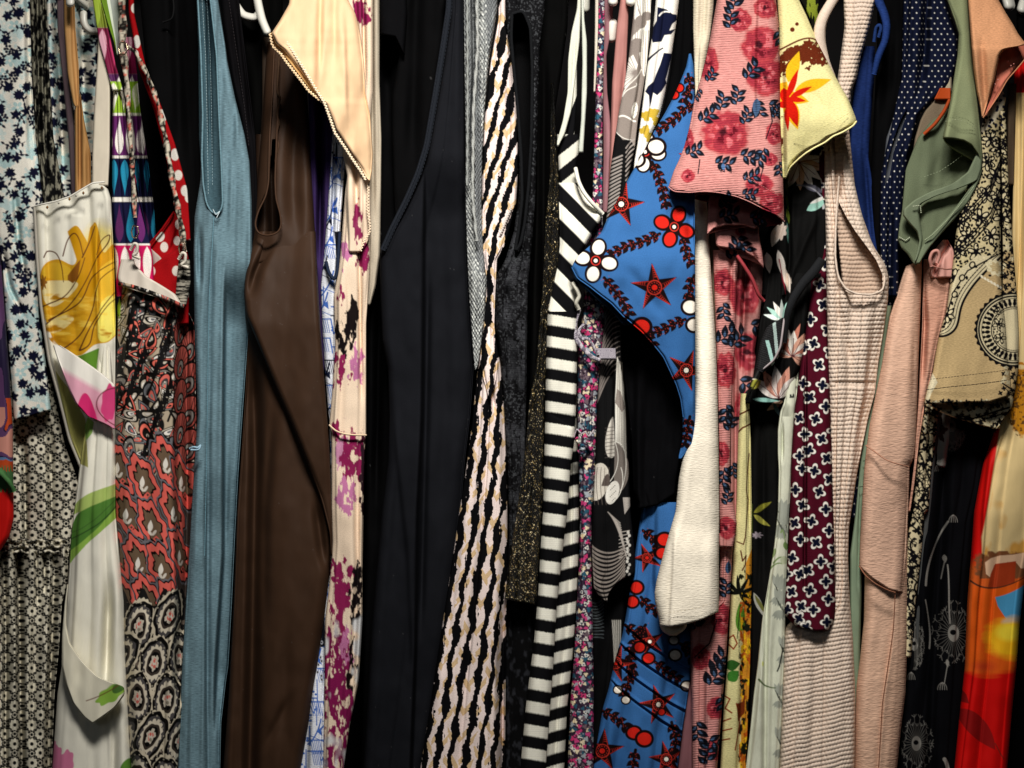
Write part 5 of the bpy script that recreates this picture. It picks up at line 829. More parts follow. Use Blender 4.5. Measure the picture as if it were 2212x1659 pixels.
# lower parts of the same cloth
for i, (x, y, r, q) in enumerate([(1562, 610, 26, 1.2), (1568, 800, 26, 1.6), (1560, 980, 18, 1.6), (1570, 1140, 24, 1.1), (1560, 1340, 24, 1.5), (1512, 1420, 24, 1.3), (1545, 1530, 22, 1.2), (1540, 1620, 20, 1.2), (1510, 1750, 30, 1.2), (1610, 640, 36, 1.3), (1618, 760, 34, 1.4), (1612, 880, 26, 1.5), (1640, 470, 18, .7), (1600, 500, 14, .8)]): rose(c, x, y, r, i + 40, q)
for (x, y, s_, a) in ((1562, 655, 14, 1.5), (1550, 740, 18, -.6), (1580, 750, 18, -.8), (1570, 875, 16, 1.6), (1575, 930, 14, -1.3), (1565, 1010, 16, 1.7), (1584, 1000, 12, 1.5), (1570, 1090, 12, -1.4), (1500, 1360, 16, -1.4), (1540, 1450, 18, -1.0), (1530, 1480, 20, -.9), (1505, 1560, 17, 1.5), (1556, 1500, 14, 1.4), (1525, 1650, 16, -1.5), (1580, 560, 16, -1.2), (1622, 700, 16, .5), (1600, 820, 18, .8), (1568, 1290, 14, -1.5), (1530, 1600, 17, .4), (1556, 470, 15, -.2), (1594, 515, 15, .9), (1560, 450, 13, -.9), (1620, 470, 15, .1)): sprig(c, x, y, s_, a)
for P in ([(1548, 1340), (1532, 1390), (1500, 1420)], [(1530, 1600), (1520, 1650)]): c.line(P, 3, '15171f')
c.leaf(1572, 1240, 30, 13, -1.5, '3f5675'); c.leaf(1575, 1240, 34, 4, -1.6, '15171f')
rc = c
g = thing('rose_blouse', 'pink crepe blouse printed with red roses and navy leaves, its short sleeve flared', 'blouse', 1590, 250, 0)
crp = lambda px, pv: .35 * np.sin(pv * 1.25 + 1.6 * np.sin(px * .03) + px * .12 + 1.5 * vn(px * .08, pv * .08, 3))
HB = [(1444, 404), (1456, 414), (1490, 416), (1520, 413), (1554, 416), (1590, 424), (1620, 436), (1650, 452), (1680, 464), (1694, 478)]
SL = [(1557, -90), (1549, 0), (1534, 83), (1526, 120), (1514, 167), (1500, 215), (1492, 260), (1487, 283), (1478, 316), (1467, 345), (1455, 370), (1449, 388), (1444, 404)]
SR = [(1674, -90), (1676, 0), (1683, 60), (1685, 150), (1686, 240), (1688, 330), (1692, 400), (1694, 478)]
sheet(g, 'sleeve', SL, SR, y=[(-90, -14), (200, -44), (404, -72), (478, -60)], D=34, r=26, kind='crepe', pat=rc, rough=3.5, rx=90, sm=2.5, top=[(0, -90), (1, -90)], bot=[(0, 404), (.05, 412), (.2, 416), (.42, 415), (.6, 424), (.75, 438), (.87, 454), (1, 478)], folds=[('s', [(1640, -60), (1634, 80), (1632, 200), (1636, 300)], -10, 3), ('v', [(1560, 40), (1540, 200), (1500, 380)], 5, 30)], disp=crp, res=1.15, hem=2)
stitches(g, 'hem_stitching', [(1466, 356, -88), (1500, 362, -96), (1540, 364, -98), (1590, 374, -96), (1640, 398, -90), (1684, 424, -76)], 'c98d86', dash=4, gap=2)
cord(g, 'sleeve_hem', [(x, v, yy) for (x, v), yy in zip(HB, (-62, -80, -92, -96, -97, -97, -94, -88, -76, -58))], 1.3, rc, 'crepe', sm=3)
sheet(g, 'sleeve_inside', [(1448, 396), (1452, 410), (1470, 420), (1500, 424)], [(1690, 396), (1690, 480), (1690, 486), (1664, 496)], y=[(396, -20), (496, -34)], D=10, r=4, kind='crepe', pat=lambda px, pv, s: mixc(np.clip((px - 1600) / 20, 0, 1), hx('6e2a2c'), hx('8a4a44')), bot=[(0, 408), (.2, 422), (.45, 420), (.7, 440), (.85, 490), (1, 484)], rough=2, sm=2)
for nm, LL, RR_, yy, bt, fl in (
    ('ruffle', [(1532, 400), (1530, 440), (1528, 480), (1527, 508)], [(1640, 400), (1648, 440), (1650, 470), (1652, 480), (1640, 492)], [(400, -6), (440, -18), (508, -34)], [(0, 508), (.12, 494), (.35, 486), (.7, 486), (.9, 494), (1, 480)], [('v', [(1560, 430), (1552, 500)], 7, 6)]),
    ('ruffle', [(1548, 470), (1545, 500), (1546, 528), (1556, 540)], [(1638, 470), (1640, 510), (1646, 540), (1650, 575)], [(470, 0), (530, -16), (575, -6)], [(0, 532), (.2, 536), (.5, 540), (.8, 556), (1, 580)], [('v', [(1600, 500), (1632, 560)], 6, 6)])):
    sheet(g, nm, LL, RR_, y=yy, D=12, r=6, kind='crepe', pat=rc, bot=bt, folds=fl, rough=3, sm=2.5, res=1.4)
sheet(g, 'body', [(1540, 540), (1542, 600), (1546, 700), (1549, 800), (1552, 900), (1554, 1106), (1556, 1180)], [(1596, 540), (1592, 600), (1589, 680), (1587, 760), (1582, 830), (1579, 900), (1577, 1000), (1578, 1060), (1592, 1130), (1586, 1170), (1582, 1190)], y=6, D=40, r=12, kind='crepe', pat=rc, rough=2.5, disp=crp, folds=[('v', [(1580, 560), (1578, 700)], 8, 5)], res=1.2, sm=3)
sheet(g, 'side_panel', [(1584, 540), (1584, 700), (1580, 850), (1578, 950), (1576, 1190)], [(1652, 540), (1648, 620), (1640, 700), (1630, 760), (1640, 800), (1626, 850), (1606, 900), (1600, 960), (1596, 1100), (1594, 1190)], y=34, D=50, r=12, kind='satin', pat=rc, rough=5, rx=20, folds=[('v', [(1612, 560), (1606, 700), (1600, 850)], 18, 6), ('v', [(1590, 700), (1588, 1180)], 14, 5)], res=1.3)
cord(g, 'rolled_edge', [(1592, 552, -10), (1606, 572, -14), (1624, 600, -14), (1640, 640, -8), (1650, 650, 0)], 4, '9c3a40', 'satin', sm=3)
sheet(g, 'tie_belt', [(1552, 1156), (1554, 1182)], [(1590, 1152), (1584, 1178)], y=-6, D=8, r=4, kind='crepe', pat=rc, sm=1, folds=[('v', [(1566, 1140), (1566, 1200)], 4, 3)])
sheet(g, 'skirt', [(1556, 1176), (1553, 1300), (1492, 1330), (1491, 1343), (1494, 1500), (1496, 1659), (1490, 1900)], [(1583, 1176), (1581, 1220), (1577, 1300), (1572, 1360), (1567, 1440), (1560, 1520), (1554, 1600), (1549, 1659), (1540, 1900)], y=10, D=90, r=14, kind='crepe', pat=rc, rough=3, disp=crp, folds=[('s', [(1534, 1330), (1524, 1480), (1520, 1880)], -12, 3)], res=1.2, sm=3)
g = thing('mauve_slip', 'narrow dusty mauve slip edge at the bottom between blue and rose prints', 'slip dress', 1482, 1600, 30)
sheet(g, 'body', [(1486, 1380), (1484, 1480), (1476, 1560), (1464, 1659), (1450, 1900)], [(1500, 1380), (1500, 1900)], y=34, D=60, r=9, pat='7d5358', rough=3, kind='satin', res=2.5)
g = thing('taupe_slip', 'shadowed taupe slip between the cream sleeve and the rose blouse body', 'slip dress', 1540, 550, 30)
sheet(g, 'body', [(1526, 440), (1534, 600), (1544, 760), (1550, 900)], [(1556, 440), (1556, 900)], y=30, D=50, r=9, pat='6e6250', rough=3, res=2.5)
# ------------------------------------------------------------------ right third
# yellow palm print shirt
c = Cv(1540, -90, 1880, 1900, 'dad298', 2.0); B = '5c2412'
for (x, y, a, b, d) in scatter(1680, 52, 1790, 190, 7.5, 70, .45):
    dd = abs(y - (118 + .55 * (1735 - x) * (x < 1735) - .1 * (x - 1735) * (x > 1735)))
    if dd < 34 * (.35 + .65 * a) and not (1700 < x < 1735 and y > 130): c.poly(blobpoly(x, y, 2.2 + 4.2 * b, 3, .4, int(a * 9999), sx=1.5, rot=-.5), B)
c.line(bez((1684, 108), (1720, 90), (1750, 70), (1768, 80), (1780, 112), n=20), 4, B, 3); c.line(bez((1686, 125), (1720, 95), (1760, 90), (1780, 116), n=20), 7, B, 4); c.ell(1722, 52, 4, c=B); c.ell(1712, 64, 5, c=B); c.line([(1684, 160), (1700, 140), (1712, 128)], 6, B)
Y_, R_ = 'dba81c', 'b8180c'
c.leaf(1702, 178, 72, 27, -1.22, Y_); c.leaf(1716, 196, 84, 27, -.30, Y_); c.leaf(1690, 205, 60, 26, .25, Y_); c.leaf(1700, 210, 74, 32, 1.25, Y_); c.leaf(1720, 222, -40, 20, .9, Y_); c.poly([(1684, 180), (1700, 176), (1706, 210), (1684, 230)], Y_)
c.leaf(1700, 212, 68, 15, -1.2, R_); c.leaf(1706, 210, 54, 13, -.45, R_); c.leaf(1702, 212, 66, 24, 1.25, R_); c.leaf(1700, 212, 42, 12, .15, R_); c.leaf(1706, 226, -30, 16, 0, R_); c.leaf(1694, 190, 36, 20, 1.5, R_); c.leaf(1698, 230, 55, 10, 1.5, R_)
c.field(lambda X, Y: (fbm(X / 9, Y / 18, 22, 3) - .45) * 14 * (Y > 250) * (X < 1697), B, [(1676, 250), (1694, 250), (1692, 400), (1680, 400)])
# lower strip artwork
c.line([(1598, 895), (1612, 888), (1624, 884)], 3.6, B); c.line([(1592, 936), (1604, 924), (1622, 916)], 3.6, B); c.line([(1620, 980), (1616, 1020), (1613, 1060), (1618, 1080), (1614, 1120), (1610, 1160), (1606, 1176), (1592, 1170)], 2.6, B); c.line([(1600, 1190), (1604, 1212), (1612, 1200), (1610, 1220), (1603, 1232)], 3, B)
c.poly([(1612, 1216), (1626, 1180), (1626, 1900), (1600, 1900), (1604, 1420)], 'c8882a')
for k in range(7): a = -2.9 + k * .62; c.leaf(1596, 1284, 44, 9, a, '12130f')
c.poly(bez((1598, 1300), (1626, 1330), (1612, 1400), (1588, 1370), (1578, 1350), (1598, 1300), n=20), '568a2c'); c.line([(1600, 1300), (1592, 1380)], 2, '1c2c14')
c.leaf(1566, 1440, 34, 24, -.2, '2f5d24'); c.leaf(1572, 1470, 32, 26, -.7, '3c7a2c'); c.leaf(1560, 1330, 28, 10, -1.2, '15180f')
c.field(lambda X, Y: (fbm(X / 9, Y / 13, 25, 3) - .52) * 12 * (X > 1598) * (Y > 1300), 'b4561a'); c.field(lambda X, Y: (fbm(X / 7, Y / 11, 26, 3) - .56) * 12 * (X > 1600) * (Y > 1280), 'e0b422')
c.field(lambda X, Y: (fbm(X / 8, Y / 14, 27, 3) - .60) * 14 * (X > 1595) * (Y > 1220), '1a1c12')
for P in ([(1572, 1380), (1584, 1372), (1592, 1390), (1584, 1402), (1574, 1392)], [(1560, 1500), (1576, 1510), (1566, 1530), (1580, 1540)], [(1556, 1560), (1578, 1552)], [(1554, 1580), (1580, 1574)], [(1552, 1600), (1576, 1596)], [(1590, 1520), (1600, 1560), (1588, 1620)]): c.line(P, 3.2, '8a3418')
c.poly([(1590, 1520), (1606, 1516), (1612, 1490), (1610, 1540), (1594, 1560)], '6b2c12')
yc = c
g = thing('palm_shirt', 'pale yellow shirt with a red and yellow orchid on its folded sleeve', 'shirt', 1750, 150, 0)
sheet(g, 'sleeve', [(1674, -90), (1679, 0), (1683, 60), (1684, 200), (1684, 300), (1688, 350), (1690, 384)], [(1716, -90), (1726, 0), (1742, 33), (1756, 66), (1766, 90), (1782, 122), (1800, 157), (1816, 186), (1832, 213), (1843, 240), (1850, 258), (1849, 266), (1842, 272), (1818, 286), (1796, 294), (1780, 308), (1758, 318), (1740, 330), (1724, 344), (1706, 362), (1698, 386)],
      y=[(-90, 0), (150, -30), (262, -48), (384, -20)], D=20, r=16, kind='linen', pat=yc, rough=3, rx=60, sm=2.2, slope=-.06, folds=[('v', [(1690, 100), (1692, 370)], 9, 6), ('v', [(1740, 180), (1790, 250)], 3, 12)], res=1.2)
stitches(g, 'hem_stitching', [(1715, 302, -44), (1760, 282, -58), (1800, 264, -62), (1838, 242, -60)], 'c9c084', dash=5, gap=3)
cord(g, 'sleeve_hem', [(1698, 380, -18), (1708, 360, -28), (1726, 343, -38), (1742, 330, -46), (1760, 319, -50), (1782, 308, -54), (1800, 294, -58), (1820, 286, -58), (1843, 272, -54), (1850, 262, -46)], 2.2, 'e6dfa2', 'linen', sm=2)
sheet(g, 'body', [(1600, 850), (1594, 950), (1590, 1106), (1584, 1200), (1578, 1300), (1574, 1400), (1564, 1520), (1556, 1659), (1540, 1900)], [(1618, 850), (1622, 950), (1624, 1106), (1624, 1200), (1622, 1400), (1618, 1500), (1612, 1659), (1604, 1900)], y=26, D=90, r=12, kind='linen', pat=yc, rough=3, folds=[('v', [(1622, 870), (1618, 1200)], 8, 4), ('s', [(1606, 1240), (1598, 1500), (1584, 1880)], 9, 4)], res=1.3)
# lily blouse
c = Cv(1590, -90, 1860, 1900, '121212', 2.1)
def lily(x, y, r, a, n=7, cols=('ece4da', 'dcb295', 'cfa286')):
    for k in range(n): t = a + (k - n / 2) * .42; c.leaf(x, y, r, r * .34, t, cols[k % len(cols)])
    for k in range(n): t = a + (k - n / 2) * .42; c.line([(x, y), (x + r * .7 * math.cos(t), y + r * .7 * math.sin(t))], 1.3, '5b2a30')
lily(1716, 352, 54, -.3, 8, ('d8b088', 'e8ddd0', 'caa07c')); lily(1726, 350, 62, 1.1, 6, ('ece8e0', 'd9b18e', 'ece8e0')); lily(1720, 330, 50, -1.3, 5)
c.leaf(1732, 398, 54, 14, .35, '50505c'); c.line(bez((1722, 400), (1755, 400), (1776, 420), (1790, 450)), 3, '8f8f98'); c.leaf(1742, 455, 56, 20, -.55, '9fd0c2'); c.leaf(1748, 440, 46, 8, -.4, 'e9e9e4'); c.leaf(1776, 452, 20, 9, -1.0, 'b9b9ba')
for k in range(5): c.leaf(1698 + k * 1, 330 + k * 30, 34, 8, 1.4, '6c7d2c')
c.leaf(1702, 480, 46, 6, 1.5, '6fa89a'); c.leaf(1684, 486, 50, 24, 1.9, 'e5ded6'); c.ell(1688, 500, 12, 18, .4, 'e0cfc2', .2); c.leaf(1656, 545, 46, 20, 1.4, 'ddd3ca'); c.leaf(1682, 540, 70, 16, 1.35, 'e6ddd4'); c.leaf(1692, 575, 60, 16, 1.3, 'e9dccf'); c.line([(1684, 560), (1698, 640)], 2.4, '8a2836')
for k in range(5): c.leaf(1692, 690, 44, 11, -2.9 + k * .42, ('e4efe9', 'a8cfc4', 'efeae2')[k % 3])
for k in range(7): c.leaf(1706, 752, 58, 13, -1.35 + k * .18 * 3 - .9, ('dca58e', 'ece2d8', 'c97f6c')[k % 3]); 
lily(1712, 770, 56, -.9, 9, ('dca58e', 'ece2d8', 'c97f6c', 'efe9df'))
lily(1682, 860, 72, -1.45, 5, ('e4dcd6', 'd59a86')); c.leaf(1690, 866, 40, 14, 2.6, 'e0b8a4'); c.leaf(1626, 862, 60, 9, .08, '86b5ac'); c.leaf(1670, 870, 34, 9, 1.1, '6a8c98')
c.leaf(1626, 840, 26, 12, -.8, 'b0b04c'); c.ell(1631, 828, 7, 10, .6, 'b2b248')
c.poly([(1612, 1000), (1618, 980), (1622, 990), (1620, 1140), (1616, 1160)], 'a0284a'); c.leaf(1628, 1108, 46, 12, -.55, '8c8a34'); c.leaf(1628, 1112, 44, 12, .6, 'a3a04a'); c.line([(1624, 1090), (1624, 1150)], 3, '5c6a2c'); c.ell(1636, 1156, 12, 6, 0, '9a8f98', .3)
c.leaf(1628, 1280, 60, 14, 1.15, 'a9a9a0'); c.leaf(1630, 1284, 58, 8, 1.05, '6c6c3a')
lc = c
g = thing('lily_blouse', 'black blouse with peach and white lilies, knotted at its side', 'blouse', 1700, 600, 10)
sheet(g, 'upper_body', [(1698, 240), (1692, 360), (1684, 430), (1668, 470), (1650, 520), (1646, 640)], [(1782, 240), (1782, 330), (1786, 400), (1790, 450), (1792, 560), (1786, 640)], y=26, D=60, r=14, pat=lc, rough=5, res=1.2, folds=[('v', [(1702, 320), (1706, 560), (1700, 640)], 14, 5), ('v', [(1776, 440), (1740, 520), (1690, 640)], -8, 9), ('v', [(1640, 560), (1700, 600), (1760, 640)], 0, 8)])
sheet(g, 'shoulder', [(1720, -90), (1726, 0), (1745, 34), (1764, 88)], [(1774, -90), (1770, 20), (1764, 60), (1768, 92)], y=30, D=40, r=8, pat=lambda px, pv, s: mixc((fbm(px / 6, pv / 22, 9, 2) > .56) * 1., hx('7d8a2c'), hx('14140f')), rough=3)
sheet(g, 'side_gather', [(1660, 590), (1652, 650), (1640, 700), (1634, 760), (1626, 820), (1610, 862)], [(1786, 590), (1750, 640), (1742, 690), (1738, 760), (1726, 800), (1700, 860), (1688, 872)], y=[(590, 22), (700, 0), (872, 12)], D=50, r=14, pat=lc, rough=6, rx=16, sm=3, res=1.2, folds=[('v', [(1696, 600), (1700, 690), (1690, 760), (1650, 840)], 14, 6)])
sheet(g, 'knot_loop', [(1690, 686), (1656, 706), (1642, 740), (1636, 772), (1632, 800), (1640, 806)], [(1694, 686), (1694, 720), (1692, 752), (1680, 775), (1668, 790), (1648, 806)], y=-16, D=16, r=10, kind='lace', pat=lambda px, pv, s: np.where((np.abs(px - 1658 - .25 * (pv - 740)) < 4)[..., None] & (pv > 735)[..., None], hx('a8cfc8'), np.where((np.abs(px - 1676 - .1 * (pv - 740)) < 3.5)[..., None] & (pv < 775)[..., None], hx('a9bdb8'), mixc((np.sin(pv * 1.6 + px * .5) > .5) * 1., hx('3c3c3e'), hx('161617')))), rough=3, sm=3, res=1.2)
cord(g, 'knot_edge', [(1694, 688, -18), (1690, 720, -24), (1686, 750, -24), (1672, 778, -20), (1650, 796, -16), (1634, 806, -12)], 2.4, 'a59a9c', 'satin', sm=3)
cord(g, 'tie_strap', [(1776, 560, -4), (1756, 590, -14), (1736, 610, -18), (1716, 640, -22), (1704, 668, -22), (1698, 700, -16), (1694, 740, -8)], [10, 11, 10, 9, 7, 6], '222325', 'lace', sm=4, flat=.6)
cord(g, 'tie_end', [(1640, 800, -10), (1632, 818, -12), (1622, 840, -10), (1612, 864, -4)], [6, 7, 5, 3], lc, 'satin', sm=2)
sheet(g, 'skirt', [(1640, 850), (1626, 900), (1620, 1000), (1622, 1200), (1620, 1659), (1612, 1900)], [(1700, 850), (1692, 900), (1688, 1000), (1680, 1200), (1660, 1350), (1640, 1659), (1630, 1900)], y=48, D=80, r=12, pat=lc, rough=4, folds=[('v', [(1650, 900), (1648, 1300)], 14, 8)], res=1.5)
# pale green chiffon
c = Cv(1590, 560, 1790, 1900, 'd3d6c2', 2.0)
c.field(lambda X, Y: (fbm(X / 20, Y / 34, 44, 2) - .55) * 6 * (Y < 900), '9a9c8c'); c.field(lambda X, Y: (fbm(X / 8, Y / 14, 45, 3) - .60) * 14 * (Y < 860), '2a2f2c')
c.leaf(1706, 798, 34, 14, -.5, '6d8a44'); c.leaf(1708, 790, 40, 8, -1.0, '5b7040')
for (x, y, s_) in ((1688, 1112, 1), (1680, 1270, .9), (1686, 1130, .8), (1684, 1300, .9), (1692, 1400, .8), (1686, 1600, .9), (1682, 1500, .7)):
    for k in range(6): c.leaf(x, y, 36 * s_, 13 * s_, -1.9 + k * .35, 'a3a89c'); c.leaf(x + 2, y + 20 * s_, 26 * s_, 9 * s_, 1.0 + k * .3, '9ea397')
    for k in range(5): c.line([(x - 6 + k * 4, y - 8 + k * 6), (x + k * 3, y + 8 + k * 5)], 1.6, '4c5048')
for (a, b) in (((1688, 1150), (1698, 1180)), ((1672, 1216), (1696, 1206)), ((1664, 1230), (1690, 1218))): c.line(bez(a, ((a[0] + b[0]) / 2, a[1] - 18), b), 4, '7c9260', 2)
c.ell(1694, 1210, 8, 9, 0, 'b7bfa0'); c.leaf(1696, 1170, 20, 10, 1.4, '6f8a50'); c.leaf(1676, 1184, 26, 8, 1.9, '8a9c6c')
c.line(bez((1640, 1468), (1654, 1486), (1676, 1486)), 4.5, '5c6b48', 2); c.ell(1649, 1434, 2.5, 6, 0, 'c4c878'); c.line([(1692, 1400), (1684, 1440), (1680, 1450)], 3, '2c2f2a')
g = thing('chiffon_dress', 'pale sage white chiffon dress with faint grey green flower sprays', 'dress', 1670, 1300, 0)
sheet(g, 'body', [(1718, 640), (1706, 730), (1698, 800), (1693, 870), (1685, 890), (1680, 930), (1680, 980), (1682, 1020), (1680, 1106), (1672, 1180), (1661, 1250), (1646, 1340), (1636, 1440), (1628, 1500), (1620, 1580), (1611, 1659), (1590, 1900)], [(1740, 640), (1735, 720), (1726, 800), (1720, 900), (1714, 1000), (1705, 1106), (1701, 1200), (1698, 1306), (1695, 1440), (1690, 1550), (1684, 1659), (1676, 1900)],
      y=[(640, 18), (900, 8), (1900, 2)], D=110, r=14, kind='chiffon', pat=c, rough=3, rx=26, rv=500, folds=[('v', [(1664, 1180), (1654, 1400), (1650, 1880)], 9, 6), ('v', [(1690, 900), (1690, 1010)], 7, 3), ('v', [(1676, 1280), (1668, 1500), (1660, 1880)], 5, 8)], res=1.4)
# maroon
c = Cv(1670, 360, 1830, 1460, '4c1020', 2.2); FW = [(1771, 615), (1778, 640 + 18), (1751, 690), (1787, 712), (1757, 742), (1737, 750), (1768, 788), (1775, 832), (1735, 828), (1748, 858), (1782, 878), (1760, 905), (1726, 903), (1738, 938), (1773, 948), (1746, 972), (1727, 985), (1784, 990), (1733, 1012), (1757, 1017), (1790, 1035), (1718, 1058), (1768, 1062), (1733, 1091), (1782, 1100),
      (1716, 1130), (1751, 1126), (1729, 1165), (1761, 1172), (1789, 1146), (1711, 1205), (1744, 1232), (1771, 1213), (1799, 1186), (1728, 1240), (1783, 1256), (1710, 1278), (1749, 1275), (1789, 1294), (1731, 1310), (1757, 1317), (1700, 1316), (1726, 1336), (1786, 1344), (1742, 1355), (1799, 1225), (1699, 1240), (1764, 560), (1782, 520), (1766, 480), (1786, 440), (1770, 400), (1784, 570), (1792, 760), (1798, 930)]
for i, (x, y) in enumerate(FW):
    a = .3 + .35 * math.sin(i * 2.3)
    for k in range(4): t = a + k * math.pi / 2; c.ell(x + 8.4 * math.cos(t), y + 9.6 * math.sin(t), 7.6, 6.4, t, '180a12')
    for k in range(4): t = a + k * math.pi / 2; c.ell(x + 8.4 * math.cos(t), y + 9.6 * math.sin(t), 6.8, 5.6, t, 'ece6dc')
    for k in range(4): t = a + k * math.pi / 2; c.ell(x + 5.4 * math.cos(t), y + 6.2 * math.sin(t), 5.0, 4.0, t, '0e1124')
    c.ell(x, y, 4.6, c='0e1124')
g = thing('maroon_top', 'maroon sleeve with small white four petalled flowers, ending in a rounded hem', 'top', 1750, 1100, 0)
sheet(g, 'shoulder', [(1768, 300), (1766, 450), (1764, 600), (1758, 700)], [(1786, 300), (1788, 600), (1790, 700)], y=22, D=40, r=7, pat=c, rough=2)
sheet(g, 'sleeve', [(1752, 600), (1746, 680), (1734, 753), (1724, 830), (1716, 886), (1709, 990), (1706, 1106), (1703, 1173), (1699, 1240), (1696, 1290), (1694, 1326), (1706, 1340), (1716, 1352), (1734, 1358)], [(1782, 600), (1784, 653), (1790, 760), (1793, 853), (1797, 980), (1800, 1106), (1803, 1173), (1804, 1250), (1805, 1310), (1803, 1336), (1798, 1350), (1792, 1361), (1780, 1365)], y=[(600, 8), (1000, -12), (1366, -22)], D=50, r=16, pat=c, rough=2.5,
      folds=[('s', [(1744, 700), (1742, 900), (1741, 1106), (1742, 1280), (1744, 1330)], -9, 2), ('v', [(1741, 720), (1740, 900), (1738, 1320)], 12, 3)], sm=3, bot=[(0, 1356), (.5, 1363), (1, 1362)], res=1.15)
# beige rib
def rib(px, pv):
    q = (pv + .14 * (px - 1780) * np.clip((pv - 1200) / 200, 0, 1.6) + 3 * vn(px * .05, pv * .02, 3)) / 9.4; row = np.floor(q); u = q - row
    return -2.0 * np.abs(np.sin(np.pi * u)) ** .7 * (1 + .22 * np.cos(px * .85 + row * np.pi)) + .2 * vn(px * .6, pv * .6, 4)
def ribp(px, pv, s): return mixc(vn(px * .5, pv * .5, 2), hx('e4d2c2'), hx('d8c3b1'))
AH = [(1812, 436), (1806, 500), (1806, 553), (1812, 596), (1828, 622), (1850, 632), (1883, 634), (1906, 622), (1906, 592), (1893, 562), (1872, 532), (1848, 500), (1828, 468)]
g = thing('knit_tank', 'beige waffle knit tank dress with a deep scooped armhole', 'dress', 1840, 900, 0)
sheet(g, 'body', [(1780, 280), (1781, 400), (1784, 520), (1786, 653), (1789, 800), (1792, 950), (1796, 1106), (1797, 1260), (1780, 1310), (1702, 1345), (1696, 1360), (1692, 1450), (1688, 1560), (1684, 1659), (1676, 1900)],
      [(1822, 280), (1842, 380), (1856, 440), (1872, 500), (1892, 540), (1912, 570), (1920, 600), (1918, 650), (1908, 720), (1897, 786), (1890, 850), (1876, 900), (1866, 950), (1852, 1020), (1843, 1080), (1834, 1140), (1832, 1206), (1836, 1300), (1842, 1373), (1848, 1506), (1846, 1659), (1842, 1900)],
      y=[(280, 12), (600, -14), (900, 0), (1900, 0)], D=120, r=20, kind='knit', pat=ribp, rough=4, rx=44, rv=260, disp=rib, hole=AH, sm=5,
      folds=[('s', [(1880, 660), (1876, 760), (1868, 850), (1850, 940), (1838, 1020)], 12, 3), ('v', [(1812, 640), (1822, 720), (1838, 800)], 8, 9), ('s', [(1792, 820), (1830, 848), (1868, 838)], 3, 5), ('v', [(1814, 260), (1812, 450)], 26, 6), ('v', [(1860, 560), (1850, 600)], 0, 6)], res=1.25)
sheet(g, 'back_panel', [(1800, 280), (1806, 480), (1818, 600), (1826, 650)], [(1834, 280), (1850, 430), (1886, 530), (1912, 570), (1918, 650)], y=16, D=8, r=6, kind='knit', pat='c9b09c', disp=rib, rough=3, res=1.4)
cord(g, 'armhole_binding', [(1813, 380, 6), (1808, 440, 0), (1805, 500, -8), (1804, 553, -14), (1810, 598, -18), (1827, 625, -22), (1850, 635, -24), (1883, 637, -24), (1908, 628, -20), (1912, 596, -10), (1898, 562, -4), (1876, 528, 0), (1850, 494, 4), (1830, 460, 8), (1818, 420, 10)], 2.4, ribp, 'knit', sm=4, twist=.10)
sheet(g, 'strap', [(1820, -90), (1822, 0), (1824, 60), (1816, 120), (1808, 180), (1806, 230), (1816, 290)], [(1894, -90), (1892, 0), (1878, 60), (1860, 120), (1850, 170), (1838, 200), (1832, 290)], y=[(-90, 8), (290, 14)], D=24, r=12, kind='knit', pat=ribp, rough=4, disp=rib, folds=[('s', [(1846, -60), (1842, 60), (1826, 180)], -7, 4)], res=1.3)
cord(g, 'strap_loop', [(1818, -60, 6), (1806, -10, 0), (1790, 14, -6), (1776, 40, -10), (1770, 62, -10), (1770, 90, -8), (1778, 130, -4), (1794, 180, 2), (1808, 230, 8), (1814, 280, 12)], [11, 12, 12, 11, 12, 15, 15, 12, 9, 8], ribp, 'knit', sm=5, twist=.12, flat=.6)
stitches(g, 'seam', [(1904, 560, -8), (1880, 530, -4), (1878, 520, -2)], 'a88a74', rad=.7)
# royal blue, black
g = thing('royal_blue_top', 'royal blue jersey top with a curled shoulder edge', 'top', 1880, 300, 20)
sheet(g, 'body', [(1858, 100), (1844, 180), (1838, 240), (1834, 320), (1838, 400), (1848, 500), (1870, 600), (1880, 700)], [(1890, 100), (1888, 180), (1882, 250), (1876, 340), (1886, 400), (1895, 480), (1900, 560), (1902, 700)], y=44, D=60, r=10, kind='heather', pat='1a2a58', rough=4, folds=[('v', [(1866, 300), (1880, 560)], 9, 6)], res=2.2)
cord(g, 'rolled_shoulder', [(1892, -60, 16), (1896, 0, 14), (1910, 30, 8), (1916, 56, 4), (1912, 90, 4), (1898, 120, 8), (1888, 160, 14)], [11, 12, 10, 9, 8, 8, 6], '223870', 'heather', sm=4)
cord(g, 'rolled_shoulder', [(1888, 90, 14), (1892, 60, 10), (1900, 52, 6), (1904, 60, 6), (1898, 80, 10)], 4, '22386a', 'heather', sm=2)
g = thing('black_sweater', 'matte black top between the royal blue and the dotted navy tops', 'top', 1930, 300, 40)
sheet(g, 'body', [(1890, -90), (1896, 60), (1890, 200), (1880, 400), (1890, 600)], [(1962, -90), (1958, 120), (1952, 200), (1948, 400), (1940, 600)], y=46, D=60, pat='080809', rough=5, res=3, folds=[('v', [(1926, 0), (1912, 300)], 14, 14)])
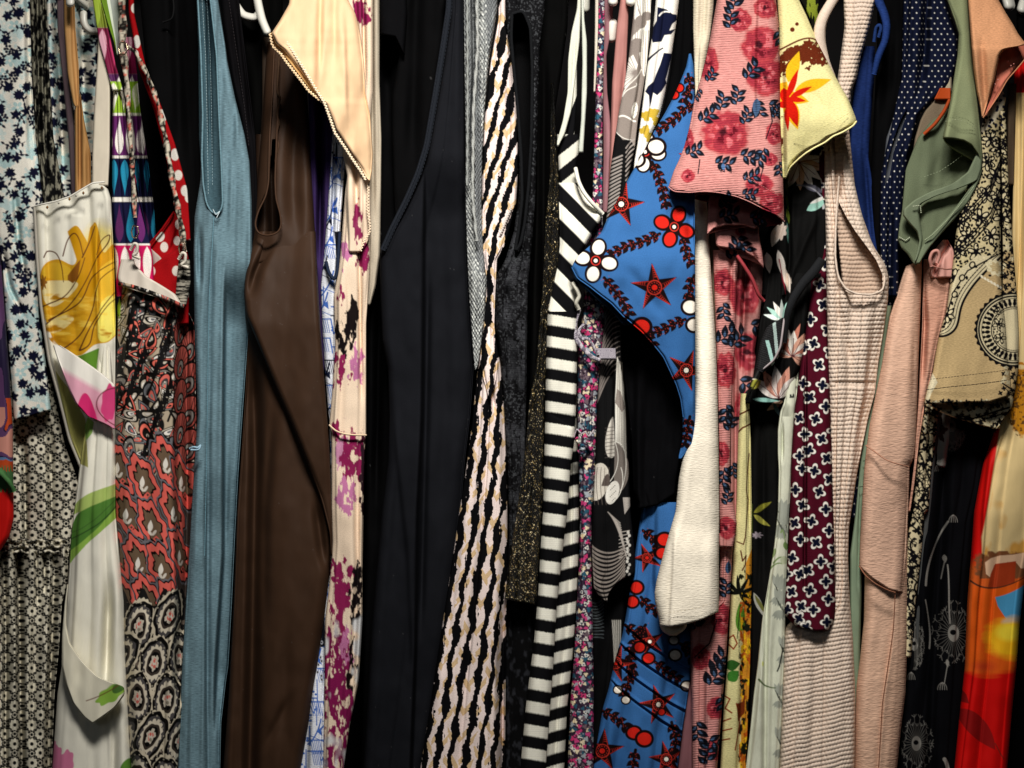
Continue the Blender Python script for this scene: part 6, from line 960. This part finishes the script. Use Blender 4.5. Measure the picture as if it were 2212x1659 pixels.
# navy dots
c = Cv(1820, -90, 2160, 1400, '11162a', 2.6)
for j in range(130):
    for i in range(22): c.ell(1826 + i * 13 + (j % 2) * 6.5, -86 + j * 11.4, 1.35, 1.6, c='d6d3cc')
g = thing('dotted_blouse', 'navy blouse with fine white pin dots and an open side slit', 'blouse', 1990, 300, 10)
sheet(g, 'body', [(1958, -90), (1951, 0), (1949, 100), (1947, 170), (1934, 230), (1922, 290), (1912, 330), (1903, 380), (1900, 460), (1902, 553), (1912, 640)], [(2050, -90), (2042, 0), (2060, 50), (2072, 83), (2066, 140), (2056, 180), (2020, 215), (1984, 250), (1972, 300), (1960, 340), (1952, 420), (1946, 500), (1942, 560), (1940, 640)], y=[(-90, 18), (640, 16)], D=60, r=16, pat=c, rough=5, rx=34, warp=.45,
      hole=[(1960, 234), (1946, 258), (1930, 300), (1917, 350), (1911, 402), (1922, 380), (1930, 330), (1944, 290), (1958, 250)], folds=[('v', [(2006, -60), (1996, 120), (1976, 260)], 20, 8), ('v', [(1972, -60), (1960, 200)], 7, 6), ('v', [(1926, 410), (1922, 620)], 16, 6)], res=1.15)
sheet(g, 'lining', [(1940, 225), (1914, 300), (1904, 410)], [(1970, 225), (1950, 300), (1930, 410)], y=34, D=10, r=4, kind='satin', pat='54575d', res=2)
sheet(g, 'lower_body', [(1900, 560), (1898, 640), (1890, 720), (1876, 800), (1862, 880), (1852, 950), (1842, 1040), (1838, 1120)], [(1942, 560), (1938, 620), (1926, 680), (1912, 730), (1904, 820), (1890, 900), (1874, 960), (1862, 1040), (1852, 1120)], y=46, D=40, r=8, pat=c, rough=3, res=1.3)
# sage long dress sliver
g = thing('sage_dress', 'narrow sage green dress edge running down beside the beige knit', 'dress', 1880, 1000, 30)
sheet(g, 'body', [(1914, 660), (1902, 740), (1892, 800), (1880, 870), (1868, 940), (1858, 1000), (1848, 1106), (1836, 1200), (1836, 1400), (1844, 1900)], [(1926, 660), (1918, 720), (1908, 800), (1898, 870), (1888, 930), (1876, 1000), (1868, 1106), (1862, 1250), (1858, 1400), (1856, 1900)], y=28, D=70, r=6, kind='satin', pat='82957c', rough=2, folds=[('v', [(1860, 1000), (1852, 1300)], 5, 2.5)], res=1.8)
for (x, v) in ((1884, 860), (1864, 996), (1856, 1052)): cord(g, 'loose_thread', [(x, v, 20), (x + 8, v - 1, 18), (x + 15, v + 2, 20)], .8, '1c221c')
# green tee
g = thing('green_tee', 'muted sage green t-shirt with its short sleeve twisted open at the hem', 't-shirt', 2040, 300, 0)
GN = '838b69'
sheet(g, 'sleeve', [(2036, -90), (2045, 0), (2062, 45), (2071, 75), (2068, 120), (2060, 170), (2053, 217), (2045, 255), (2036, 298)], [(2086, -90), (2091, 0), (2095, 60), (2099, 110), (2104, 160), (2110, 210), (2116, 262), (2120, 300), (2123, 340), (2121, 370)], y=[(-90, 4), (300, -40), (370, -26)], D=10, r=14, pat=GN, rough=3, rx=50, sm=2.5, bot=[(0, 298), (.3, 300), (.55, 304), (.75, 314), (.9, 334), (1, 370)], folds=[('v', [(2066, 60), (2058, 200)], 4, 8)], res=1.6)
stitches(g, 'hem_stitching', [(2042, 262, -42), (2066, 258, -50), (2088, 264, -50), (2110, 280, -42)], 'a9b290', dash=4, gap=3); stitches(g, 'hem_stitching', [(2044, 256, -42), (2066, 252, -50), (2088, 257, -50), (2108, 272, -42)], '77805f', dash=4, gap=3)
sheet(g, 'sleeve_back', [(2045, 235), (2010, 262), (1982, 298), (1968, 335), (1956, 367), (1952, 410), (1948, 457), (1942, 490), (1939, 517), (1946, 535), (1961, 550), (1970, 566), (1976, 572)], [(2052, 235), (2080, 270), (2108, 320), (2116, 345), (2112, 372), (2100, 400), (2078, 438), (2060, 465), (2040, 498), (2010, 532), (1990, 560), (1980, 572)], y=[(235, 16), (400, 4), (572, -6)], D=10, r=9, pat='636c55', rough=4, sm=3, res=1.8,
      folds=[('v', [(2100, 350), (2060, 385), (2000, 425), (1972, 470)], 0, 9), ('s', [(2034, 300), (2010, 380), (1985, 440)], 6, 8)])
sheet(g, 'inner_band', [(2110, 330), (2090, 372), (2056, 398), (2010, 414), (1975, 432), (1951, 452), (1950, 466), (1960, 478), (1980, 500), (1986, 520), (1976, 560)], [(2122, 330), (2120, 366), (2112, 390), (2080, 404), (2020, 424), (1990, 440), (1985, 458), (1988, 480), (1993, 510), (1988, 545), (1978, 566)], y=[(330, -26), (440, -22), (566, -12)], D=8, r=5, pat='77826a', rough=2.5, sm=2.5, res=1.6)
sheet(g, 'hollow_shade', [(2098, 385), (2040, 412), (1994, 432), (1988, 470), (1992, 510)], [(2104, 385), (2080, 424), (2056, 452), (2030, 485), (1998, 512)], y=8, D=6, r=4, pat='232a22', rough=2, sm=3, res=2)  # shade inside the twisted sleeve, painted as a dark green sheet
sheet(g, 'outer_band', [(2116, 372), (2098, 402), (2070, 440), (2040, 475), (2006, 512), (1990, 535), (1978, 570)], [(2122, 368), (2116, 390), (2096, 430), (2066, 470), (2038, 500), (2010, 532), (1986, 570)], y=-20, D=8, r=4, pat='717c64', rough=2, sm=3, res=1.6)
stitches(g, 'overlock_stitch', [(2104, 402, -26), (2076, 440, -26), (2046, 476, -26), (2016, 506, -26), (1996, 520, -24)], '98a386', dash=2.5, gap=1.4, rad=1.6)
stitches(g, 'overlock_stitch', [(1942, 512, -2), (1956, 520, -4), (1966, 512, -4)], 'b5bda4', dash=2.5, gap=1.2, rad=1.4); stitches(g, 'overlock_stitch', [(1972, 446, -28), (1988, 444, -28), (1990, 462, -28)], 'b0b89e', dash=2.5, gap=1.2, rad=1.4)
stitches(g, 'stitching', [(1996, 382, -8), (2030, 370, -10), (2060, 350, -10), (2088, 328, -8)], '9aa588', dash=4, gap=3)
g = thing('orange_trim_top', 'cream and orange trimmed garment peeking between the dotted navy and sage sleeves', 'top', 2020, 220, 20)
sheet(g, 'collar', [(2048, 150), (2036, 176), (2030, 200)], [(2056, 150), (2056, 200)], y=22, D=10, r=4, pat='a89c86', sm=3); 
sheet(g, 'orange_band', [(2030, 190), (2018, 214)], [(2054, 192), (2054, 216)], y=10, D=8, r=4, kind='satin', pat='b5481a', sm=1)
cord(g, 'orange_piping', [(2052, 214, 4), (2040, 240, 2), (2020, 268, 2), (1996, 290, 4)], 4, 'a04018', 'satin', sm=3)
sheet(g, 'side_panel', [(2020, 216), (1998, 240), (1988, 260), (1976, 300), (1972, 330)], [(2050, 216), (2040, 240), (2020, 260), (2000, 290), (1980, 330)], y=20, D=10, r=4, pat='7a6c5a', sm=3, rough=3)
# peach sleeve
g = thing('peach_top', 'peach top whose short sleeve curls open to a coral lining at the upper right', 'top', 2150, 100, 0)
sheet(g, 'sleeve', [(2084, -90), (2091, 0), (2097, 80), (2103, 150), (2110, 200), (2118, 235), (2121, 254)], [(2150, -90), (2157, 0), (2173, 28), (2188, 52), (2200, 74), (2214, 92), (2222, 99), (2184, 101), (2168, 108), (2160, 120), (2155, 142), (2148, 176), (2136, 215), (2124, 254)], y=[(-90, 0), (100, -46), (254, -24)], D=12, r=10, kind='linen', pat='d39a72', rough=3, rx=50, sm=2.5, folds=[('v', [(2118, 60), (2128, 230)], 6, 8)], res=1.3, slope=-.1)
sheet(g, 'sleeve_lining', [(2176, 90), (2162, 104), (2156, 130), (2152, 165), (2140, 210), (2126, 250)], [(2230, 90), (2230, 104), (2216, 126), (2196, 148), (2172, 180), (2130, 252)], y=[(84, -16), (252, -22)], D=8, r=9, kind='satin', pat='cf7660', rough=3, sm=2.5, res=1.6)
cord(g, 'sleeve_hem', [(2226, 110, -38), (2214, 128, -40), (2196, 150, -40), (2176, 172, -38), (2158, 205, -36), (2140, 232, -32), (2124, 254, -26)], 1.4, 'd08c68', 'linen', sm=3)
for (x, v) in ((2178, 132), (2184, 142), (2190, 138), (2150, 182), (2156, 172)): cord(g, 'bead', [(x - 1.6, v, -27), (x + 1.6, v, -27)], [1.2, 2.4, 1.2], 'e09a90', 'plastic', res=.8)
# peach crepe dress
pk = 'dcb49c'
g = thing('crepe_dress', 'long peach pink crepe dress with curved overlapping seams', 'dress', 1930, 1100, 0)
ck = lambda px, pv: .45 * (fbm(px / 9, pv / 2.6, 8, 2) - .5) * 2
sheet(g, 'body', [(1962, 560), (1948, 600), (1936, 640), (1921, 686), (1912, 740), (1905, 786), (1896, 830), (1888, 870), (1878, 920), (1870, 980), (1866, 1020), (1862, 1090), (1858, 1160), (1856, 1223)], [(1992, 560), (1990, 620), (1987, 700), (1984, 780), (1982, 850), (1980, 900), (1978, 960), (1974, 990), (1965, 1008), (1962, 1106), (1958, 1200), (1952, 1275)], y=[(560, 10), (800, -6), (1275, -10)], D=60, r=26, kind='crepe', pat=pk, rough=3, rx=60, bot=[(0, 1224), (.3, 1250), (.65, 1272), (1, 1282)], disp=ck, pleat=.3, folds=[('s', [(1962, 1010), (1958, 1100), (1946, 1280)], 4, 2), ('v', [(1976, 700), (1972, 900)], 3, 5)], res=1.4, top=[(0, 575), (1, 560)])
sheet(g, 'skirt', [(1868, 1225), (1866, 1340), (1858, 1420), (1850, 1480), (1847, 1560), (1846, 1659), (1842, 1900)], [(1961, 1000), (1961, 1200), (1960, 1400), (1956, 1500), (1946, 1580), (1938, 1659), (1920, 1900)], y=2, D=130, r=26, kind='crepe', pat='dfb79d', rough=3, rx=60, disp=ck, pleat=.3, top=[(0, 1225), (1, 1000)], folds=[('s', [(1934, 1270), (1926, 1400), (1910, 1500), (1898, 1659), (1890, 1880)], -6, 1.6)], res=1.4)
cord(g, 'curved_seam', [(1870, 962, -8), (1890, 976, -22), (1914, 994, -31), (1940, 1003, -32), (1962, 1008, -18)], 1.4, 'b98770', 'crepe', sm=3)
cord(g, 'curved_seam', [(1856, 1223, -2), (1870, 1244, -20), (1892, 1262, -26), (1920, 1276, -26), (1934, 1280, -24)], 1.5, '94654f', 'crepe', sm=3)
cord(g, 'side_seam', [(1934, 1280, -22), (1930, 1360, -24), (1918, 1440, -26), (1906, 1520, -26), (1898, 1659, -26)], 1.1, '8a5c48', 'crepe', sm=4)
sheet(g, 'back_fold', [(1994, 600), (1992, 700), (1984, 860), (1975, 1000), (1962, 1106)], [(2062, 560), (2056, 620), (2046, 680), (2030, 735), (2018, 790), (2006, 850), (1996, 890), (1986, 950), (1976, 1040), (1966, 1106)], y=14, D=60, r=16, kind='crepe', pat='d2a08a', rough=4, disp=ck, folds=[('v', [(1992, 600), (1998, 700), (1990, 860)], 18, 7)], res=1.5)
sheet(g, 'twisted_strap', [(2036, 518), (2022, 535), (2014, 556), (2010, 575), (2010, 600)], [(2048, 518), (2060, 540), (2064, 565), (2064, 600)], y=2, D=20, r=9, kind='satin', pat='d9a296', rough=4, sm=3, folds=[('v', [(2050, 530), (2030, 560), (2020, 590)], 10, 5), ('s', [(2040, 520), (2042, 600)], 5, 3)], res=1.5)
cord(g, 'strap_seam', [(2009, 572, -4), (2025, 578, -12), (2045, 582, -12), (2063, 580, -2)], 1.5, '9c6c60', 'satin')
cord(g, 'strap_curl', [(2012, 575, -6), (2008, 560, -10), (2014, 544, -12), (2026, 540, -14), (2030, 552, -12), (2024, 568, -10)], 4, 'cf9488', 'satin', sm=2)
# tan paisley
c = Cv(1940, 150, 2260, 1500, 'c0a679', 2.2); K = '0f0e12'; CR = 'd8cba6'
c.poly([(2100, 180), (2260, 180), (2260, 540), (2165, 545), (2110, 600), (2070, 660), (2050, 720), (2040, 690), (2060, 560), (2055, 440)], 'd0c196')
c.poly([(2098, 200), (2178, 190), (2160, 250), (2110, 300)], 'ddd2b8')
for (x, y, a, b, d) in scatter(2090, 190, 2180, 270, 15, 91, .3): c.ell(x, y, 3.2, 4.2, a * 3, '1c1f38')
def dash(P, w_=3.2, L1=5, L2=2.2, cc=K):
    P = np.array(P, float); d = np.r_[0, np.cumsum(np.linalg.norm(np.diff(P, axis=0), axis=1))]; q = 0
    while q < d[-1]: c.line([(np.interp(q, d, P[:, 0]), np.interp(q, d, P[:, 1])), (np.interp(q + L1, d, P[:, 0]), np.interp(q + L1, d, P[:, 1]))], w_, cc); q += L1 + L2
def ofl(x, y, r, n=5, a=0):
    for k in range(n): t = a + k * 6.283 / n; c.ell(x + r * .62 * math.cos(t), y + r * .62 * math.sin(t), r * .5, r * .32, t, K); c.ell(x + r * .62 * math.cos(t), y + r * .62 * math.sin(t), r * .33, r * .17, t, CR)
    c.ell(x, y, r * .2, c=K)
for i, (x, y) in enumerate([(2140, 300), (2112, 340), (2150, 380), (2095, 400), (2130, 420), (2085, 450), (2160, 320), (2118, 470), (2090, 510), (2140, 510), (2070, 540), (2108, 545), (2132, 350), (2165, 470), (2075, 480), (2060, 600), (2160, 430)]): ofl(x, y, 19, 5 if i % 2 else 6, i)
for (x, y, a, b, d) in scatter(2055, 250, 2200, 600, 9, 93, .35):
    if a > .3: c.ell(x, y, 2.4, 3.4, b * 3, K)
for off in (0, 16, 60, 78): dash([(2168, 330 + off), (2140, 400 + off), (2100, 445 + off), (2060, 480 + off)], 3.6)
for off in (8, 69): c.line([(2168, 330 + off), (2140, 400 + off), (2100, 445 + off), (2060, 480 + off)], 2, K)
# right hand return of the sleeve, dense print
for (x, y, a, b, d) in scatter(2164, 240, 2260, 900, 13, 94, .3): c.poly(blobpoly(x, y, 4.6, 4, .3, int(a * 900)), K if b > .25 else CR)
for k in range(9): dash([(2166, 300 + k * 66), (2190, 316 + k * 66), (2240, 330 + k * 66)], 3.4); c.line([(2166, 308 + k * 66), (2190, 324 + k * 66), (2240, 338 + k * 66)], 1.6, K)
# left paisley band
band = bez((2166, 552), (2110, 600), (2066, 650), (2060, 680), (2084, 690), (2076, 716), (2046, 730), (2028, 726), n=26); c.poly(band.tolist() + [(2036, 700), (2046, 640), (2070, 585), (2110, 552)], CR)
dash(band, 5.2, 4.5, 1.8); c.line(band + [-7, -4], 1.7, K); dash(band + [-13, -8], 2.6, 4, 3); c.line([(2150, 552), (2090, 585), (2060, 630), (2042, 690)], 3.2, K)
for k in range(14): t = k / 13; p = band[int(t * 25)]; c.ell(p[0] - 16 + 3 * math.sin(k * 3), p[1] - 16, 3, 4.5, k, K)
for (x, y) in ((2100, 572), (2078, 600), (2062, 636)): c.ell(x, y, 7, 8, .5, K); c.ell(x, y, 3.8, 5, .5, CR)
ofl(2045, 680, 17, 6, .4)
# round paisley
cx, cy = 2190, 712
c.ell(cx, cy, 84, 82, 0, K, .025, 34); c.ell(cx, cy, 78, 76, 0, CR); dash(arc(cx, cy, 75, 72, 1.2, 5.2, 60), 4, 4.5, 1.8); c.line(arc(cx, cy, 69, 67, 1.2, 5.2, 60), 1.5, K)
for k in range(22): t = 1.35 + k * .17; c.leaf(cx + 50 * math.cos(t), cy + 50 * math.sin(t), 15, 8, t, K); c.ell(cx + 66 * math.cos(t), cy + 63 * math.sin(t), 3.4, 3.4, 0, K)
c.line(arc(cx, cy, 48, 49, 1.2, 5.2, 50), 2.4, K); dash(arc(cx, cy, 44, 45, 1.2, 5.2, 50), 1.8, 3, 2); ofl(2158, 700, 13, 5, .3); ofl(2162, 730, 12, 5, 0); ofl(2156, 672, 8, 5, 0)
for (x, y, a, b, d) in scatter(2146, 660, 2166, 770, 8, 95): c.ell(x, y, 1.9, 2.4, 0, K)
c.ell(2150, 578, 20, 16, .6, 'e8dcb6', .12, 9); c.ell(2152, 578, 13, 10, .6, 'c9b487', .2, 7); 
for k in range(7): c.leaf(2118 + k * 7, 594 + k * 4, 10, 5, .9, 'efe6cc')
c.poly([(2012, 800), (2026, 826), (2012, 850), (2004, 872), (1997, 872), (2006, 830)], 'd9ceae')
# underside and lower strip
for (x, y, a, b, d) in scatter(1940, 870, 2210, 940, 9, 96, .35): c.poly(blobpoly(x, y, 5.5, 4, .35, int(a * 999)), (K, CR, K, 'd8cfae')[int(b * 4)])
dash([(2002, 880), (2050, 905), (2100, 905), (2180, 880)], 4); c.line([(2002, 890), (2050, 916), (2100, 914), (2180, 890)], 3, K)
c.poly([(1940, 940), (2060, 940), (2060, 1500), (1940, 1500)], CR)
for i, (x, y, a, b, d) in enumerate(scatter(1955, 930, 2030, 1400, 17, 97, .35)):
    if a < .35: ofl(x, y, 11, 5, b * 6)
    elif a < .7: c.line(arc(x, y, 10, 14, b * 6, b * 6 + 3.2, 12), 4, K); c.ell(x, y, 3, 4, 0, K)
    else: c.poly(blobpoly(x, y, 8, 3, .35, i), K)
for k in range(8): dash([(1950, 950 + k * 56), (1990, 985 + k * 56), (2010, 1040 + k * 56)], 3.6)
tp = c
g = thing('tan_paisley_top', 'tan top with black paisley outlines and a double stitched sleeve hem', 'top', 2110, 600, 0)
sheet(g, 'inner_side', [(2160, 240), (2164, 400), (2166, 553), (2164, 700), (2160, 870), (2140, 905), (2140, 925)], [(2172, 240), (2179, 400), (2190, 553), (2197, 640), (2201, 720), (2200, 800), (2192, 850), (2186, 872), (2170, 900), (2160, 922)], y=-4, D=40, r=10, pat=tp, rough=3, res=1.2, sm=3)
sheet(g, 'sleeve', [(2142, 195), (2130, 230), (2122, 266), (2110, 320), (2095, 380), (2075, 450), (2064, 510), (2060, 553), (2053, 610), (2045, 670), (2036, 700), (2028, 726), (2020, 770), (2015, 803), (2004, 835), (1998, 860), (1997, 872)], [(2166, 195), (2173, 213), (2168, 240), (2160, 254), (2161, 400), (2162, 553), (2165, 640), (2172, 700), (2177, 780), (2181, 800), (2186, 853)], y=[(195, 8), (500, -20), (872, -46)], D=34, r=14, kind='linen', pat=tp, rough=2.5, rx=70, sm=2.2, bot=[(0, 873), (.75, 868), (1, 853)], res=1.1, slope=.02, folds=[('s', [(2136, 260), (2140, 400), (2142, 500)], 6, 4)])
stitches(g, 'hem_stitching', [(2002, 820, -58), (2050, 815, -64), (2110, 808, -66), (2150, 803, -64), (2180, 798, -54)], '17161a', dash=5, gap=1.6, rad=.6); stitches(g, 'hem_stitching', [(2000, 842, -58), (2050, 836, -66), (2110, 830, -68), (2150, 825, -66), (2182, 820, -54)], '17161a', dash=8, gap=1.0, rad=.8)
sheet(g, 'sleeve_underside', [(2000, 860), (2004, 872), (2030, 890), (2060, 902), (2100, 914), (2140, 924)], [(2190, 860), (2186, 880), (2180, 890), (2168, 905), (2160, 920), (2154, 926)], y=[(860, -10), (926, -20)], D=16, r=9, pat=tp, rough=4, sm=2.5, res=1.2)
sheet(g, 'body', [(1996, 860), (1988, 950), (1978, 1040), (1972, 1106), (1960, 1160), (1956, 1250), (1950, 1420)], [(2032, 860), (2026, 900), (2020, 960), (2012, 1020), (2006, 1106), (1998, 1106), (1990, 1200), (1978, 1300), (1968, 1420)], y=18, D=50, r=9, pat=tp, rough=4, res=1.2, folds=[('v', [(2012, 880), (1998, 1100)], 8, 4)])
g = thing('grey_slip', 'slim grey fabric edge showing beside the tan paisley strip', 'slip dress', 2010, 1050, 40)
sheet(g, 'body', [(2008, 900), (1998, 1106), (1980, 1300), (1970, 1500)], [(2034, 900), (2020, 1000), (2010, 1106), (1990, 1300), (1976, 1500)], y=30, D=40, r=5, pat='4b4c4c', kind='satin', res=3)
g = thing('white_shirt', 'white cuff with a dark red flower print hanging behind the paisley sleeve', 'shirt', 2035, 950, 40)
c = Cv(1990, 860, 2100, 1040, 'aaa69e', 2); c.poly(blobpoly(2030, 930, 13, 5, .3, 3, sy=1.6), '4a2a28'); c.leaf(2022, 905, 30, 10, 1.2, '22201e')
sheet(g, 'cuff', [(2014, 850), (2018, 930), (2014, 990), (2014, 1002)], [(2066, 850), (2060, 930), (2050, 970), (2044, 1010)], y=38, D=30, r=12, kind='chiffon', pat=c, bot=[(0, 1000), (.5, 1008), (1, 1010)], rough=4, res=1.8)
# dandelion dress
c = Cv(1930, 860, 2190, 1900, '0b0b0e', 2.2); WG = '85827c'
def dand(x, y, r, sq, a0=0, a1=6.28):
    for k in range(34):
        t = a0 + (a1 - a0) * k / 33; ux, uy = math.cos(t) * sq, math.sin(t); L_ = r * (.82 + .18 * math.sin(k * 2.7)); c.line([(x + ux * r * .3, y + uy * r * .3), (x + ux * L_, y + uy * L_)], 1.0, '5e5c58')
        for q in (-.13, 0, .13): c.line([(x + ux * L_, y + uy * L_), (x + math.cos(t + q) * sq * (L_ + 6), y + math.sin(t + q) * (L_ + 6))], 1.0, '74726d')
    c.ell(x, y, r * .30 * max(sq, .6), r * .28, 0, WG); c.ell(x - 1, y - 2, r * .17 * max(sq, .6), r * .09, .1, '0b0b0e')
dand(2060, 1368, 66, .62); dand(1976, 1392, 50, .4, -1.6, 1.6); dand(1980, 1606, 58, .62); dand(2056, 920, 50, .6, .3, 2.2); dand(2090, 1720, 60, .7)
c.line(bez((2050, 1126), (2030, 1170), (2004, 1200), (2001, 1264), n=20), 3, WG, 5); c.line(bez((2048, 1220), (2052, 1260), (2048, 1300), (2052, 1346), n=16), 2.4, WG, 3.4); c.line(bez((2056, 920), (2030, 960), (2010, 1010)), 3, '6d6a66'); c.line(bez((2000, 1296), (2010, 1340), (2014, 1370), (2010, 1400)), 2.6, WG, 4)
for (x, y) in ((2046, 1432), (2043, 1206)): c.leaf(x, y - 8, 18, 7, 1.5, WG); c.line([(x, y + 8), (x - 6, y + 44)], 1.4, '8f8c86')
for (x, y) in ((2036, 1482), (1968, 1460), (2030, 1010), (2060, 1120)):
    for k in range(5): c.line(bez((x, y - 8), (x - 9 + k * 4.5, y - 4), (x - 9 + k * 4.5, y + 8)), .9, '8f8c86')
c.line(bez((2040, 1640), (2048, 1650), (2050, 1680)), 8, WG)
g = thing('dandelion_dress', 'black dress printed with grey dandelion clocks and drifting seeds', 'dress', 2040, 1300, 20)
sheet(g, 'body', [(2020, 860), (2010, 950), (2004, 1050), (1996, 1106), (1984, 1220), (1972, 1340), (1962, 1440), (1950, 1560), (1942, 1659), (1924, 1900)], [(2150, 860), (2140, 950), (2126, 1050), (2108, 1130), (2100, 1250), (2094, 1360), (2090, 1500), (2080, 1659), (2070, 1900)], y=[(860, 40), (1106, 26), (1900, 18)], D=100, r=20, pat=c, rough=4, rx=36, folds=[('v', [(2044, 900), (2036, 1106), (2024, 1300), (2014, 1500), (2000, 1880)], 18, 12), ('v', [(1990, 1250), (1976, 1500)], 8, 6)], res=1.3)
# red abstract
c = Cv(2040, 80, 2260, 1900, 'cc0e0a', 1.8)
c.field(lambda X, Y: ((X - np.interp(Y, [560, 920, 1106, 1160, 1210], [2180, 2158, 2128, 2118, 2120])) / 3) * (Y > 200) * (Y < 1275), 'e2c890')
c.field(lambda X, Y: ((fbm(X / 40, Y / 70, 51, 3) - .5) * 8) * (X > np.interp(Y, [560, 920, 1106, 1210], [2184, 2164, 2134, 2126])) * (Y > 880) * (Y < 1250), 'd09a48')
c.field(lambda X, Y: (fbm(X / 10, Y / 13, 52, 3) - .45) * 14 * (np.hypot((X - 2210) / 34, (Y - 860) / 80) < 1 + .3 * (fbm(X / 12, Y / 12, 5) - .5)), 'b87414')
c.field(lambda X, Y: (1 - np.hypot((X - 2206) / 30, (Y - 870) / 75) + .4 * (fbm(X / 9, Y / 9, 53) - .5)) * 6, 'c08018'); c.field(lambda X, Y: (fbm(X / 5, Y / 5, 54, 2) - .6) * 14 * (np.hypot((X - 2206) / 30, (Y - 870) / 75) < 1), '5c3a14')
c.field(lambda X, Y: (Y - 1216 - 12 * np.sin(X * .05)) / 24, 'cc5a20'); c.field(lambda X, Y: (1.1 - np.hypot((X - 2165) / 60, (Y - 1225) / 38) + .8 * (fbm(X / 10, Y / 10, 55, 3) - .5)) * 4 * (Y > 1190) * (Y < 1250), '7a4a2c')
c.poly([(2128, 1215), (2140, 1206), (2160, 1200), (2190, 1198), (2230, 1190), (2230, 1225), (2206, 1228), (2196, 1216), (2176, 1214), (2164, 1226), (2148, 1220), (2140, 1248), (2130, 1240)], 'dcb695')
c.poly([(2150, 1218), (2195, 1212), (2192, 1262), (2150, 1270), (2132, 1278), (2140, 1240)], 'a03818')
c.poly(bez((2100, 1262), (2130, 1282), (2180, 1272), (2230, 1240), n=16).tolist() + [(2230, 1500), (2090, 1500)], 'dc5a14'); c.line(bez((2096, 1255), (2130, 1282), (2180, 1272), (2230, 1236), n=16), 4, '4a2a1c', 1.5)
c.poly(bez((2150, 1290), (2180, 1285), (2210, 1270), (2240, 1240), n=12).tolist() + [(2240, 1360), (2200, 1356), (2176, 1340), (2156, 1310)], '4a97c4'); c.field(lambda X, Y: (1 - np.hypot((X - 2178) / 18, (Y - 1345) / 12)) * 2, 'a8b4cf')
c.field(lambda X, Y: (1.2 - np.hypot((X - 2190) / 60, (Y - 1380) / 44) + .25 * (fbm(X / 30, Y / 8, 56, 3) - .5)) * 2.2, 'eeb41c'); c.field(lambda X, Y: (1 - np.hypot((X - 2180) / 34, (Y - 1366) / 24)) * 2, 'f4d83c')
c.field(lambda X, Y: (Y - 1440 - 14 * np.sin((X - 2080) * .03) + 12 * (fbm(X / 30, Y / 6, 57, 2) - .5)) / 14, 'cc0c0a'); c.field(lambda X, Y: (.6 - np.hypot((X - 2125) / 60, (Y - 1440) / 30)) * 2, 'c2401a')
c.poly(bez((2062, 1532), (2110, 1520), (2150, 1570), (2150, 1620), n=14).tolist() + bez((2150, 1620), (2110, 1600), (2080, 1580), (2062, 1532), n=14).tolist(), '8c1010'); c.line([(2150, 1606), (2168, 1640)], 2.5, '8c2018'); c.poly([(2070, 1480), (2088, 1500), (2094, 1520), (2062, 1512)], '7a0e0e')
g = thing('abstract_dress', 'red satin dress with a painterly beige, orange, yellow and blue print at the right edge', 'dress', 2150, 1300, 0)
sheet(g, 'body', [(2190, 90), (2190, 250), (2188, 400), (2184, 560), (2176, 700), (2156, 870), (2150, 925), (2124, 1000), (2112, 1060), (2104, 1106), (2099, 1180), (2089, 1306), (2084, 1440), (2073, 1540), (2061, 1659), (2040, 1900)], [(2250, 90), (2252, 600), (2246, 1000), (2226, 1200), (2212, 1270), (2202, 1356), (2196, 1440), (2186, 1540), (2176, 1659), (2160, 1900)],
      y=[(90, 30), (870, 22), (1106, 8), (1900, 2)], D=110, r=22, kind='satin', pat=c, rough=3, rx=50, folds=[('s', [(2150, 880), (2134, 1000), (2122, 1106), (2118, 1240)], -9, 3), ('v', [(2202, 120), (2200, 700)], 12, 9)], res=1.4)
g = thing('black_coat', 'black garment closing the row at the right edge', 'coat', 2230, 1500, 60)
sheet(g, 'body', [(2195, -90), (2200, 600), (2190, 1200), (2160, 1900)], [(2330, -90), (2330, 1900)], y=70, D=90, pat='060607', rough=5, res=5)
g = thing('taupe_strap_top', 'brown taupe strap garment behind the tan paisley shoulder', 'camisole', 2185, 300, 30)
sheet(g, 'strap', [(2176, 180), (2176, 400)], [(2196, 180), (2190, 400)], y=36, D=20, r=5, pat='564839', res=3)
